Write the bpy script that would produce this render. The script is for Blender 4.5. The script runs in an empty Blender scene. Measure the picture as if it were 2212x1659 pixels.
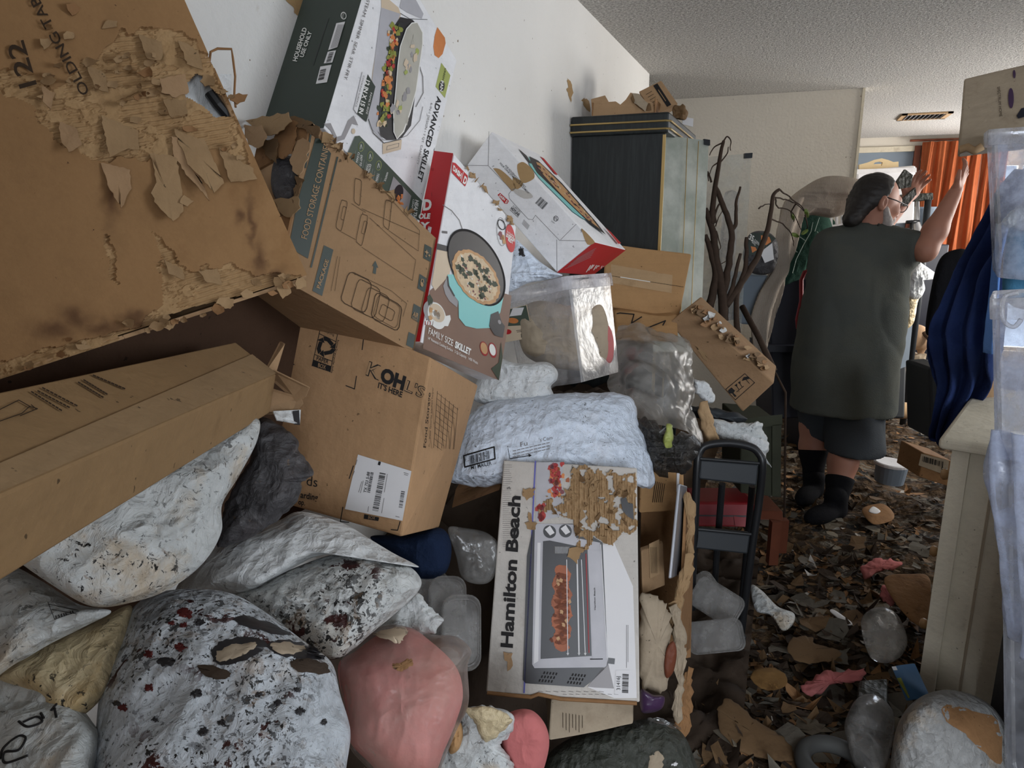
import bpy, bmesh, math, random
import numpy as np
from mathutils import Vector, Matrix
from mathutils.geometry import tessellate_polygon
from mathutils.bvhtree import BVHTree
random.seed(7); np.random.seed(7)
S = bpy.context.scene
COL = S.collection
# ------------------------------------------------------------------ camera
FPX = 1534.0; CX, CY = 1106.0, 829.5
PITCH = math.atan(350/1534.0); YAW = math.radians(21.1)
FW = np.array([-math.sin(YAW)*math.cos(PITCH), math.cos(YAW)*math.cos(PITCH), -math.sin(PITCH)])
RT = np.array([math.cos(YAW), math.sin(YAW), 0.0]); UP = np.cross(RT, FW); EYE = np.array([0, 0, 1.5])
FWH = np.array([-math.sin(YAW), math.cos(YAW), 0.0])
cam_d = bpy.data.cameras.new('camera'); cam = bpy.data.objects.new('camera', cam_d); COL.objects.link(cam)
cam.matrix_world = Matrix(((RT[0], UP[0], -FW[0], EYE[0]), (RT[1], UP[1], -FW[1], EYE[1]), (RT[2], UP[2], -FW[2], EYE[2]), (0, 0, 0, 1)))
cam_d.sensor_width = 36; cam_d.sensor_fit = 'HORIZONTAL'; cam_d.lens = FPX/2212*36; cam_d.clip_start = .02
S.camera = cam
# ------------------------------------------------------------------ light and exposure
S.view_settings.view_transform = 'Standard'; S.view_settings.look = 'None'; S.view_settings.gamma = 1
S.view_settings.use_curve_mapping = False
S.view_settings.exposure = 0.0
W = bpy.data.worlds.new('sky'); S.world = W; W.use_nodes = True
bg = W.node_tree.nodes['Background']; bg.inputs[0].default_value = (.62, .76, 1, 1); bg.inputs[1].default_value = 1.6
def area(name, loc, target, sx, sy, power, col):
    d = bpy.data.lights.new(name, 'AREA'); d.shape = 'RECTANGLE'; d.size = sx; d.size_y = sy; d.energy = power; d.color = col
    o = bpy.data.objects.new(name, d); COL.objects.link(o); o.location = loc
    o.rotation_euler = (Vector(target)-Vector(loc)).to_track_quat('-Z', 'Y').to_euler()
    return o
# daylight just outside the five window openings; the far side one is added
area('daylight_far_window', (2.25, 9.5, 1.35), (2.0, 8.0, 1.0), .8, 2.0, 170, (.76, .86, 1))
area('added_far_ceiling_fill', (3.0, 7.9, 1.3), (1.2, 7.6, 2.2), 1.4, 1.2, 170, (1, .96, .92))  # unseen source added to brighten the far room's ceiling
area('daylight_side_window', (3.0, 5.4, 1.65), (1.0, 5.0, 1.3), 1.5, 1.3, 145, (1, .96, .90))
area('daylight_near_window', (3.0, 1.6, 1.75), (0, 1.5, .9), 1.5, 1.2, 62, (.90, .95, 1))
area('daylight_rear_window', (1.2, -2.0, 1.75), (.0, 1.0, .9), 1.5, 1.3, 112, (.86, .92, 1))
# ------------------------------------------------------------------ helpers
def ray(px, py): return FW+RT*((px-CX)/FPX)-UP*((py-CY)/FPX)
def P(px, py, d): return EYE+ray(px, py)*d
def atz(px, py, z):
    r = ray(px, py); return EYE+r*((z-1.5)/r[2])
def aty(px, py, y):
    r = ray(px, py); return EYE+r*(y/r[1])
def atx(px, py, x):
    r = ray(px, py); return EYE+r*(x/r[0])
def unit(v): v = np.asarray(v, float); return v/max(np.linalg.norm(v), 1e-9)
def _hash(ix, iy, iz, seed):
    h = (ix.astype(np.int64)*374761393+iy.astype(np.int64)*668265263+iz.astype(np.int64)*2147483647+seed*1274126177) & 0xffffffff
    h = ((h ^ (h >> 13))*1274126177) & 0xffffffff
    h = ((h ^ (h >> 16))*2246822519) & 0xffffffff
    return ((h ^ (h >> 15)) & 0xffff)/32767.5-1.0
def vnoise(p, seed=0):
    p = np.asarray(p, float); f = np.floor(p); t = p-f; t = t*t*t*(t*(t*6-15)+10); i = f.astype(np.int64)
    r = 0
    for dx in (0, 1):
        wx = t[:, 0] if dx else 1-t[:, 0]
        for dy in (0, 1):
            wy = t[:, 1] if dy else 1-t[:, 1]
            for dz in (0, 1):
                wz = t[:, 2] if dz else 1-t[:, 2]
                r = r+wx*wy*wz*_hash(i[:, 0]+dx, i[:, 1]+dy, i[:, 2]+dz, seed)
    return r
def fbm(p, oct=4, seed=0, gain=.5):
    p = np.asarray(p, float); a = 1; s = 0; r = 0
    for o in range(oct):
        r = r+a*vnoise(p*(2.03**o)+o*17.3, seed+o); s += a; a *= gain
    return r/s
def ridge(p, oct=3, seed=0):
    p = np.asarray(p, float); a = 1; r = 0; s = 0
    for o in range(oct):
        n = 1-np.abs(vnoise(p*(2.1**o)+o*11.7, seed+o))*1.6
        r = r+a*n*n*np.sign(n); s += a; a *= .5
    return r/s
def root_at(name, loc, label, cat, group=None):
    o = bpy.data.objects.new(name, None); COL.objects.link(o); o.location = Vector([float(x) for x in loc]); o.empty_display_size = .05
    tag(o, label, cat, group); return o
def tag(o, label, cat, group=None, kind=None):
    o['label'] = label; o['category'] = cat
    if group: o['group'] = group
    if kind: o['kind'] = kind
    return o
def mesh(name, V, F, mat, parent=None, smooth=False, label=None, mats=None, fm=None, uv=None, attr=None, base=False):
    V = np.asarray(V, float)
    if parent is not None:
        off = np.zeros(3); p = parent
        while p is not None: off = off+np.array(p.location); p = p.parent
    else:
        off = np.array([(V[:, 0].min()+V[:, 0].max())/2, (V[:, 1].min()+V[:, 1].max())/2, V[:, 2].min()])
    me = bpy.data.meshes.new(name)
    me.from_pydata((V-off).tolist(), [], [tuple(int(i) for i in f) for f in F] if not isinstance(F, np.ndarray) else F.tolist())
    for m in (mats or [mat]): me.materials.append(m)
    if fm is not None: me.polygons.foreach_set('material_index', np.asarray(fm, np.int32))
    if smooth: me.polygons.foreach_set('use_smooth', np.ones(len(me.polygons), bool))
    if attr is not None:
        for k, v in attr.items():
            a = me.attributes.new(k, 'FLOAT', 'POINT'); a.data.foreach_set('value', np.asarray(v, np.float32))
    me.update()
    o = bpy.data.objects.new(name, me); COL.objects.link(o)
    if parent is not None: o.parent = parent
    else: o.location = Vector(off.tolist())
    if label: o['label'] = label
    return o
def struct(name, V, F, mat, parent=None, **k):
    o = mesh(name, V, F, mat, parent, **k)
    if parent is None: o['kind'] = 'structure'
    return o
class MB:                                    # collects shapes for one mesh part
    def __init__(s): s.V = []; s.F = []; s.M = []; s.n = 0
    def add(s, V, F, m=0):
        V = np.asarray(V, float); s.V.append(V); s.F += [tuple(int(i)+s.n for i in f) for f in F]; s.M += [m]*len(F); s.n += len(V); return s
    def box(s, c, ax, half, m=0):            # ax: 3 axis vectors
        c = np.asarray(c, float); V = []
        for k in (-1, 1):
            for j in (-1, 1):
                for i in (-1, 1): V.append(c+ax[0]*half[0]*i+ax[1]*half[1]*j+ax[2]*half[2]*k)
        return s.add(V, [(0, 2, 3, 1), (4, 5, 7, 6), (0, 1, 5, 4), (2, 6, 7, 3), (0, 4, 6, 2), (1, 3, 7, 5)], m)
    def wbox(s, lo, hi, m=0):
        lo = np.array(lo, float); hi = np.array(hi, float)
        return s.box((lo+hi)/2, np.eye(3), (hi-lo)/2, m)
    def tube(s, pts, r, n=10, m=0, closed=False, caps=True):
        pts = np.asarray(pts, float); k = len(pts); r = np.broadcast_to(np.asarray(r, float), (k,))
        V = []; prev = None
        for i in range(k):
            a = pts[(i-1) % k] if (closed or i > 0) else pts[i]; b = pts[(i+1) % k] if (closed or i < k-1) else pts[i]
            t = unit(b-a)
            if prev is None: prev = unit(np.cross(t, [0, 0, 1] if abs(t[2]) < .9 else [1, 0, 0]))
            u = unit(prev-t*np.dot(prev, t)); prev = u; w = np.cross(t, u)
            for j in range(n): an = 2*math.pi*j/n; V.append(pts[i]+(u*math.cos(an)+w*math.sin(an))*r[i])
        F = []
        for i in range(k if closed else k-1):
            i2 = (i+1) % k
            for j in range(n): j2 = (j+1) % n; F.append((i*n+j, i*n+j2, i2*n+j2, i2*n+j))
        if caps and not closed: F += [tuple(range(n-1, -1, -1)), tuple((k-1)*n+j for j in range(n))]
        return s.add(V, F, m)
    def lathe(s, base, axis, prof, n=24, m=0):   # prof: (radius, height)
        axis = unit(axis); u = unit(np.cross(axis, [0, 0, 1] if abs(axis[2]) < .9 else [1, 0, 0])); w = np.cross(axis, u); V = []; F = []
        for r, h in prof:
            for j in range(n): an = 2*math.pi*j/n; V.append(np.asarray(base)+axis*h+(u*math.cos(an)+w*math.sin(an))*max(r, 1e-4))
        for i in range(len(prof)-1):
            for j in range(n): j2 = (j+1) % n; F.append((i*n+j, i*n+j2, (i+1)*n+j2, (i+1)*n+j))
        return s.add(V, F, m)
    def build(s, name, mat, parent=None, **k):
        return mesh(name, np.concatenate(s.V), s.F, mat, parent, fm=s.M if isinstance(mat, list) else None, mats=mat if isinstance(mat, list) else None, **k)
def bevel_mesh(o, w, seg=2):
    bm = bmesh.new(); bm.from_mesh(o.data)
    bmesh.ops.bevel(bm, geom=bm.edges[:]+bm.verts[:], offset=w, segments=seg, profile=.5, affect='EDGES', clamp_overlap=True)
    bm.to_mesh(o.data); bm.free(); return o
HEX_F = [(0, 1, 2, 3), (5, 4, 7, 6), (4, 0, 3, 7), (1, 5, 6, 2), (3, 2, 6, 7), (4, 5, 1, 0)]  # front back left right top bottom
def solid8(name, V, mat, parent=None, bev=.004, dent=0.0, seed=0, cuts=6, **k):
    """closed box from eight corners, edges rounded, with a little cardboard unevenness"""
    bm = bmesh.new(); vs = [bm.verts.new(v) for v in V]
    for f in HEX_F: bm.faces.new([vs[i] for i in f])
    bmesh.ops.recalc_face_normals(bm, faces=bm.faces[:])
    bmesh.ops.bevel(bm, geom=bm.edges[:]+bm.verts[:], offset=bev, segments=2, profile=.5, affect='EDGES', clamp_overlap=True)
    if dent:
        bmesh.ops.subdivide_edges(bm, edges=bm.edges[:], cuts=cuts, use_grid_fill=True)
        co = np.array([v.co[:] for v in bm.verts])
        n = np.stack([fbm(co*9+5*i, 3, seed+i) for i in range(3)], 1)*dent
        for v, d in zip(bm.verts, n): v.co += Vector(d.tolist())
    V2 = np.array([v.co[:] for v in bm.verts]); bm.verts.index_update(); F2 = [[v.index for v in f.verts] for f in bm.faces]; bm.free()
    return mesh(name, V2, F2, mat, parent, **k)
def para(bl, br, tl, back):
    """eight corners from three front corners and a vector to the back"""
    bl, br, tl, back = [np.asarray(x, float) for x in (bl, br, tl, back)]
    f = [bl, br, br+tl-bl, tl]; return f+[x+back for x in f]
def base_of(V): V = np.asarray(V); return np.array([V[:, 0].mean(), V[:, 1].mean(), V[:, 2].min()])
class Face:                                   # plane of a printed face: pixels of the print -> points on it
    def __init__(s, a, b, c):
        a, b, c = [np.asarray(x, float) for x in (a, b, c)]
        s.o = a; n = unit(np.cross(b-a, c-a)); s.n = n if np.dot(n, EYE-a) > 0 else -n
    def at(s, px, py, h=.001):
        r = ray(px, py); t = np.dot(s.o+s.n*h-EYE, s.n)/np.dot(r, s.n); return EYE+r*t
    def poly(s, mb, pts, h=.001, m=0):
        V = [s.at(x, y, h) for x, y in pts]
        u = unit(V[1]-V[0]); w = np.cross(s.n, u)
        q = [Vector((float(np.dot(v-V[0], u)), float(np.dot(v-V[0], w)), 0)) for v in V]
        mb.add(V, tessellate_polygon([q]), m); return mb
    def line(s, mb, pts, wpx, h=.001, m=0):
        pts = [np.array(p, float) for p in pts]
        for a, b in zip(pts[:-1], pts[1:]):
            d = b-a; L = np.linalg.norm(d)
            if L < 1e-6: continue
            d /= L; q = np.array([-d[1], d[0]])*wpx/2
            a2, b2 = a-d*wpx*.3, b+d*wpx*.3
            s.poly(mb, [a2+q, b2+q, b2-q, a2-q], h, m)
        return mb
    def ell(s, mb, c, a, b, h=.001, m=0, n=28, t0=0, t1=2*math.pi, warp=0, seed=0):
        """ellipse with half axes given as pixel vectors a, b"""
        pts = []
        for i in range(n):
            t = t0+(t1-t0)*i/(n if t1-t0 > 6.28 else n-1); k = 1+warp*math.sin(i*2.7+seed)*.6+warp*math.sin(i*1.3+seed*2)*.4
            pts.append((c[0]+(a[0]*math.cos(t)+b[0]*math.sin(t))*k, c[1]+(a[1]*math.cos(t)+b[1]*math.sin(t))*k))
        return s.poly(mb, pts, h, m)
    def text(s, mb, txt, p0, p1, up, h=.0012, m=0, bold=0, outline=False, shear=0):
        V, F, w, ch = glyphs(txt, bold, outline, shear)
        a = np.array(p0, float); b = np.array(p1, float); c = np.array(up, float)
        pix = a+np.outer(V[:, 0]/w, b-a)+np.outer(V[:, 1]/ch, c-a)
        mb.add([s.at(x, y, h) for x, y in pix], F, m); return mb
    def barcode(s, mb, a, b, c, n=30, seed=1, h=.0012, m=0):
        """bars between corner a, along a->b, bar length a->c"""
        rnd = random.Random(seed); a, b, c = [np.array(x, float) for x in (a, b, c)]; t = 0; wd = [rnd.choice((1, 1, 2, 3)) for _ in range(2*n)]; tot = sum(wd)
        for i, w in enumerate(wd):
            if i % 2 == 0:
                p = a+(b-a)*t/tot; q = a+(b-a)*(t+w)/tot; s.poly(mb, [p, q, q+c-a, p+c-a], h, m)
            t += w
        return mb
_gl = {}
def glyphs(txt, bold=0, outline=False, shear=0):
    k = (txt, bold, outline, shear)
    if k in _gl: return _gl[k]
    cu = bpy.data.curves.new('t', 'FONT'); cu.body = txt; cu.size = 1; cu.resolution_u = 3; cu.offset = bold; cu.shear = shear
    if outline: cu.fill_mode = 'NONE' if False else 'BOTH'
    o = bpy.data.objects.new('t', cu); me = bpy.data.meshes.new_from_object(o); V = np.array([v.co[:2] for v in me.vertices]); F = [tuple(p.vertices) for p in me.polygons]
    bpy.data.objects.remove(o); bpy.data.curves.remove(cu); bpy.data.meshes.remove(me)
    V[:, 0] -= V[:, 0].min(); w = V[:, 0].max(); ch = .69
    _gl[k] = (V, F, w, ch); return _gl[k]
class Drape(Face):                            # print or patches that follow a bag's own surface
    def __init__(s, o):
        V, F = BV[o.name]; s.t = BVHTree.FromPolygons([Vector(v) for v in V], F); s.n = -FW; s.d = float(np.mean((V-EYE)@FW)); s.o = EYE+FW*s.d
    def at(s, px, py, h=.001):
        r = ray(px, py); u = unit(r); q = s.t.ray_cast(Vector(EYE), Vector(u))
        if q[0] is None: return EYE+r*s.d
        return np.array(q[0])-u*h
    def line(s, mb, pts, wpx, h=.001, m=0):
        q = [np.array(pts[0], float)]
        for a in pts[1:]:
            a = np.array(a, float); L = np.linalg.norm(a-q[-1]); k = max(1, int(L/6)); b0 = q[-1]; q += [b0+(a-b0)*(i+1)/k for i in range(k)]
        return Face.line(s, mb, q, wpx, h, m)
    def patch(s, name, pts, mat, parent, h=.0012, jag=2.5, seed=0):
        rnd = random.Random(seed); q = catmull(pts, 5); q = q+np.array([[rnd.uniform(-jag, jag), rnd.uniform(-jag, jag)] for _ in q]); c = q.mean(0); n = len(q); V = [s.at(*c, h)]; F = []
        for k in (.35, .7, 1): V += [s.at(*(c+(p-c)*k), h if k < 1 else h*.4) for p in q]
        for i in range(n):
            j = (i+1) % n; F.append((0, 1+i, 1+j))
            for k in (0, 1): F.append((1+k*n+i, 1+(k+1)*n+i, 1+(k+1)*n+j, 1+k*n+j))
        return mesh(name, V, F, mat, parent, smooth=True)
def catmull(pts, n, closed=True):
    pts = np.asarray(pts, float); k = len(pts); out = []
    segs = k if closed else k-1
    for i in range(segs):
        p0, p1, p2, p3 = [pts[(i+j) % k] if closed else pts[min(max(i+j, 0), k-1)] for j in (-1, 0, 1, 2)]
        for q in range(n):
            t = q/n; out.append(.5*((2*p1)+(p2-p0)*t+(2*p0-5*p1+4*p2-p3)*t*t+(3*p1-p0-3*p2+p3)*t**3))
    if not closed: out.append(pts[-1])
    return np.array(out)
def bag_geo(outline, d, gx=0, gy=0, tf=.06, tb=.06, rings=34, seed=0, amp=.008, fs=14, ragged=0, center=None, power=3.4, crease=1.0, n=None, stretch=(1, 1)):
    """stuffed bag: closed surface over an outline, bulging to both sides, creased"""
    o = catmull(outline, max(4, int((n or 140)/len(outline)))); N = len(o)
    if ragged:
        t = np.stack([o[:, 0]/9, o[:, 1]/9, np.zeros(N)], 1); o = o+np.stack([vnoise(t, seed+50), vnoise(t+31, seed+51)], 1)*ragged
    c = np.array(center if center is not None else o.mean(0), float)
    s = np.sin(np.linspace(0, math.pi/2, rings+1)[1:])
    pix = np.concatenate([[c], (c+(o-c)[None]*s[:, None, None]).reshape(-1, 2)])
    sv = np.concatenate([[0], np.repeat(s, N)])
    dd = d+gx*(pix[:, 0]-c[0])/1000+gy*(pix[:, 1]-c[1])/1000
    R = FW+np.outer((pix[:, 0]-CX)/FPX, RT)-np.outer((pix[:, 1]-CY)/FPX, UP)
    base = EYE+R*dd[:, None]; u = R/np.linalg.norm(R, axis=1)[:, None]
    prof = np.sqrt(np.clip(1-sv**power, 0, 1)); env = np.clip((1-sv**6), 0, 1)
    q = base*fs; q = q*np.array([1, 1, 1])
    al = np.stack([q@RT*stretch[0], q@UP*stretch[1], q@FW*.3], 1)
    w = (ridge(al*.55, 2, seed)*.75*crease+ridge(al*1.5+3, 2, seed+4)*.5*crease+ridge(al*3.7+9, 2, seed+6)*.22*crease+fbm(al*.35, 3, seed+9)*1.3)*amp*env
    front = base-u*(tf*prof+w)[:, None]; back = base+u*(tb*prof)[:, None]
    nf = len(front); Nb = rings*N+1
    V = np.concatenate([front, back[:Nb-N]])
    F = []
    for side in (0, 1):
        o0 = 0 if side == 0 else nf
        for j in range(N):
            a, b = 1+j, 1+(j+1) % N
            F.append((o0, o0+a, o0+b) if side else (o0, o0+b, o0+a))
        for r in range(rings-1):
            for j in range(N):
                j2 = (j+1) % N; a, b = 1+r*N+j, 1+r*N+j2; c2, e = 1+(r+1)*N+j2, 1+(r+1)*N+j
                if side:
                    lo = r == rings-2
                    cc = c2 if lo else o0+c2; ee = e if lo else o0+e
                    F.append((o0+a, ee, cc, o0+b))
                else: F.append((a, b, c2, e))
    return V, F, sv
BV = {}
def bag(name, label, cat, mat, outline, d, parent=None, group=None, **k):
    V, F, sv = bag_geo(outline, d, **k)
    o = mesh(name, V, F, mat, parent, smooth=True); BV[o.name] = (V, F)
    if parent is None: tag(o, label, cat, group)
    return o
def grid_interp(G, nu, nv):
    """G rows x cols x 3 control points -> smooth grid"""
    G = np.asarray(G, float)
    A = np.stack([catmull(G[:, j], nv, False) for j in range(G.shape[1])], 1)
    return np.stack([catmull(A[i], nu, False) for i in range(A.shape[0])], 0)
def sheet(name, mat, G, nu=8, nv=8, th=.006, parent=None, fold=0, ff=9, amp=.004, fs=14, seed=0, px=True, along=0, **k):
    """cloth or film: a draped surface with thickness through control points (px, py, depth)"""
    G = [[P(*c) if px else np.asarray(c, float) for c in r] for r in G]
    A = grid_interp(G, nu, nv); nr, nc, _ = A.shape
    du = np.gradient(A, axis=1); dv = np.gradient(A, axis=0); n = np.cross(du, dv); n /= np.maximum(np.linalg.norm(n, axis=2), 1e-9)[..., None]
    flat = A.reshape(-1, 3); t = (np.linspace(0, 1, nc)[None, :].repeat(nr, 0) if along == 0 else np.linspace(0, 1, nr)[:, None].repeat(nc, 1)).reshape(-1)
    h = amp*(ridge(flat*fs, 3, seed)*.6+fbm(flat*fs*.5, 3, seed+3))
    if fold: h = h+fold*np.sin(t*ff*2*math.pi+2.2*fbm(flat*5, 2, seed+8))
    top = flat+n.reshape(-1, 3)*h[:, None]; bot = top-n.reshape(-1, 3)*th
    V = np.concatenate([top, bot]); M = nr*nc; F = []
    for i in range(nr-1):
        for j in range(nc-1):
            a, b, c, e = i*nc+j, i*nc+j+1, (i+1)*nc+j+1, (i+1)*nc+j
            F.append((a, b, c, e)); F.append((M+a, M+e, M+c, M+b))
    for i in range(nr-1):
        a, e = i*nc, (i+1)*nc; F.append((a, e, M+e, M+a)); a, e = i*nc+nc-1, (i+1)*nc+nc-1; F.append((e, a, M+a, M+e))
    for j in range(nc-1):
        F.append((j+1, j, M+j, M+j+1)); a, b = (nr-1)*nc+j, (nr-1)*nc+j+1; F.append((a, b, M+b, M+a))
    return mesh(name, V, F, mat, parent, smooth=True, **k)
def scrap_geo(n, size, aspect, curl, th, rnd, rough=.35):
    """flat jagged curled piece: local verts and faces, lying in XY"""
    pts = []
    for i in range(n):
        a = 2*math.pi*i/n; c, s_ = math.cos(a), math.sin(a); m = max(abs(c), abs(s_)); r = (1/m)**.6*(1+rnd.uniform(-rough, rough)*.5)
        pts.append((c*r*size*aspect, s_*r*size))
    ph = rnd.uniform(0, 6); q = [(x, y, curl*((x*math.cos(ph)+y*math.sin(ph))/size)**2*size+rnd.uniform(-.06, .06)*size*abs(curl)) for x, y in pts]
    V = [(0, 0, 0)]+q+[(x, y, z-th) for x, y, z in [(0, 0, 0)]+q]
    F = []
    for i in range(n):
        j = (i+1) % n; F += [(0, 1+i, 1+j), (n+1, n+2+j, n+2+i), (1+i, n+2+i, n+2+j, 1+j)]
    return np.array(V), F
def torn_flap(face, pts, lift, mat, parent, h=.0015, th=.0012, name='torn_flap', hinge=None, seed=0, jag=2.0):
    """ply of paper peeled from a box face; the far end from the hinge point stands up from the face"""
    rnd = random.Random(seed); pts = [np.array(p, float) for p in pts]; q = []
    for a, b in zip(pts, pts[1:]+pts[:1]):
        L = np.linalg.norm(b-a); k = max(2, int(L/7)); q += [a+(b-a)*i/k+np.array([rnd.uniform(-jag, jag), rnd.uniform(-jag, jag)]) for i in range(k)]
    c = np.mean(pts, 0); hg = np.array(hinge if hinge is not None else pts[0], float); D = max(np.linalg.norm(p-hg) for p in pts)
    ph_ = rnd.uniform(0, 6); dv = np.array([math.cos(ph_), math.sin(ph_)])
    def up(p): t = np.linalg.norm(p-hg)/D; return h+lift*(.75*t**1.5+.25*t*math.sin(3.1*np.dot(p-hg, dv)/D+ph_)**2)+rnd.uniform(0, .0003)
    ring2 = [c+(p-c)*.5 for p in q]
    top = [face.at(*c, up(c))]+[face.at(*p, up(p)) for p in ring2]+[face.at(*p, up(p)) for p in q]
    n = len(q); M = len(top); V = top+[v-face.n*th for v in top]; V = V+V[1+n:M]+V[M+1+n:2*M]; R0 = 2*M; F = []
    for i in range(n):
        j = (i+1) % n
        F += [(0, 1+i, 1+j), (1+i, 1+n+i, 1+n+j, 1+j), (M, M+1+j, M+1+i), (M+1+i, M+1+j, M+1+n+j, M+1+n+i), (R0+i, R0+n+i, R0+n+j, R0+j)]
    return mesh(name, V, F, mat, parent, smooth=True)
# signed-distance modelling for bodies
def sd_cap(p, a, b, ra, rb):
    a = np.asarray(a); b = np.asarray(b); ba = b-a; t = np.clip((p-a)@ba/np.dot(ba, ba), 0, 1)
    return np.linalg.norm(p-a-t[:, None]*ba, axis=1)-(ra+(rb-ra)*t)
def sd_ell(p, c, r, ax=None):
    q = p-np.asarray(c)
    if ax is not None: q = np.stack([q@ax[0], q@ax[1], q@ax[2]], 1)
    r = np.asarray(r, float); k0 = np.linalg.norm(q/r, axis=1); k1 = np.linalg.norm(q/(r*r), axis=1); return k0*(k0-1)/np.maximum(k1, 1e-9)
def smin(a, b, k): h = np.clip(.5+.5*(b-a)/k, 0, 1); return b*(1-h)+a*h-k*h*(1-h)
def nets(fn, lo, hi, res):
    lo = np.asarray(lo, float); hi = np.asarray(hi, float); n = np.ceil((hi-lo)/res).astype(int)+1
    ax = [lo[i]+np.arange(n[i])*res for i in range(3)]
    X = np.stack(np.meshgrid(*ax, indexing='ij'), -1).reshape(-1, 3); D = np.empty(len(X))
    for i in range(0, len(X), 400000): D[i:i+400000] = fn(X[i:i+400000])
    D = D.reshape(n); ins = D < 0; nc = n-1; acc = np.zeros(tuple(nc)+(3,)); cnt = np.zeros(tuple(nc))
    g = np.stack(np.meshgrid(*[np.arange(k) for k in nc], indexing='ij'), -1).astype(float)
    cs = [(i, j, k) for i in (0, 1) for j in (0, 1) for k in (0, 1)]
    sl = lambda o: tuple(slice(o[i], o[i]+nc[i]) for i in range(3))
    for a in cs:
        for ax_ in range(3):
            if a[ax_]: continue
            b = list(a); b[ax_] = 1; da, db = D[sl(a)], D[sl(b)]; m = (da < 0) != (db < 0)
            t = np.where(m, da/np.where(m, da-db, 1), 0); pt = g+np.array(a); pt[..., ax_] += t
            acc += pt*m[..., None]; cnt += m
    on = cnt > 0; idx = -np.ones(tuple(nc), int); idx[on] = np.arange(on.sum()); V = lo+acc[on]/cnt[on][:, None]*res; F = []
    for ax_ in range(3):
        o1, o2 = [(1, 2), (2, 0), (0, 1)][ax_]
        a = ins; b_ = np.roll(ins, -1, ax_); m = a != b_
        s_ = [slice(1, nc[i]) for i in range(3)]; s_[ax_] = slice(0, nc[ax_]); sub = np.argwhere(m[tuple(s_)])+np.array([0 if i == ax_ else 1 for i in range(3)])
        for p in sub:
            q = []
            for e1, e2 in ((-1, -1), (0, -1), (0, 0), (-1, 0)):
                c = p.copy(); c[o1] += e1; c[o2] += e2; q.append(idx[tuple(c)])
            if min(q) < 0: continue
            F.append(q if a[tuple(p)] else q[::-1])
    return V, F
# ------------------------------------------------------------------ materials
def srgb(r, g, b):
    f = lambda c: ((c/255)/12.92 if c/255 <= .04045 else ((c/255+.055)/1.055)**2.4)
    return (f(r), f(g), f(b), 1)
class NT:
    def __init__(s, name):
        s.m = bpy.data.materials.new(name); s.m.use_nodes = True; s.t = s.m.node_tree; s.b = s.t.nodes['Principled BSDF']; s.out = s.t.nodes['Material Output']; s._c = None
    def n(s, typ, **k):
        o = s.t.nodes.new(typ)
        for a, v in k.items(): setattr(o, a, v)
        return o
    def link(s, a, b): s.t.links.new(a, b)
    def co(s):
        if s._c is None: s._c = s.n('ShaderNodeTexCoord').outputs['Object']
        return s._c
    def vec(s, scale=(1, 1, 1), rot=(0, 0, 0)):
        m = s.n('ShaderNodeMapping'); s.link(s.co(), m.inputs[0]); m.inputs['Scale'].default_value = scale; m.inputs['Rotation'].default_value = rot; return m.outputs[0]
    def noise(s, scale, detail=4, rough=.55, vec=None, dist=0):
        o = s.n('ShaderNodeTexNoise'); o.inputs['Scale'].default_value = scale; o.inputs['Detail'].default_value = detail; o.inputs['Roughness'].default_value = rough; o.inputs['Distortion'].default_value = dist
        s.link(vec if vec is not None else s.co(), o.inputs['Vector']); return o.outputs['Fac']
    def vor(s, scale, vec=None, feat='F1', rand=1):
        o = s.n('ShaderNodeTexVoronoi', feature=feat); o.inputs['Scale'].default_value = scale; o.inputs['Randomness'].default_value = rand
        s.link(vec if vec is not None else s.co(), o.inputs['Vector']); return o.outputs['Distance']
    def step(s, fac, a, b, inv=False):
        o = s.n('ShaderNodeMapRange'); o.interpolation_type = 'SMOOTHSTEP'; s.link(fac, o.inputs[0]); o.inputs[1].default_value = a; o.inputs[2].default_value = b
        o.inputs[3].default_value = 1 if inv else 0; o.inputs[4].default_value = 0 if inv else 1; return o.outputs[0]
    def mul(s, a, b, op='MULTIPLY'):
        o = s.n('ShaderNodeMath', operation=op)
        for i, x in enumerate((a, b)):
            if isinstance(x, (int, float)): o.inputs[i].default_value = x
            else: s.link(x, o.inputs[i])
        return o.outputs[0]
    def mix(s, fac, a, b):
        o = s.n('ShaderNodeMix', data_type='RGBA')
        if isinstance(fac, (int, float)): o.inputs[0].default_value = fac
        else: s.link(fac, o.inputs[0])
        for i, x in ((6, a), (7, b)):
            if isinstance(x, tuple): o.inputs[i].default_value = x
            else: s.link(x, o.inputs[i])
        return o.outputs[2]
    def col(s, c):
        if isinstance(c, tuple): s.b.inputs['Base Color'].default_value = c
        else: s.link(c, s.b.inputs['Base Color'])
    def set(s, rough=.6, spec=.4, metal=0):
        s.b.inputs['Roughness'].default_value = rough; s.b.inputs['Specular IOR Level'].default_value = spec; s.b.inputs['Metallic'].default_value = metal; return s
    def bump(s, h, strength=.3, dist=.01):
        o = s.n('ShaderNodeBump'); o.inputs['Strength'].default_value = strength; o.inputs['Distance'].default_value = dist; s.link(h, o.inputs['Height']); s.link(o.outputs[0], s.b.inputs['Normal'])
    def attr(s, name): o = s.n('ShaderNodeAttribute', attribute_name=name); return o.outputs['Fac']
def sc(c, k): return (c[0]*k, c[1]*k, c[2]*k, 1)
def plain(name, c, rough=.6, spec=.4, metal=0, var=.12, scale=12):
    m = NT(name); m.set(rough, spec, metal); m.col(m.mix(m.noise(scale, 4), sc(c, 1-var), sc(c, 1+var))); return m.m
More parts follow.
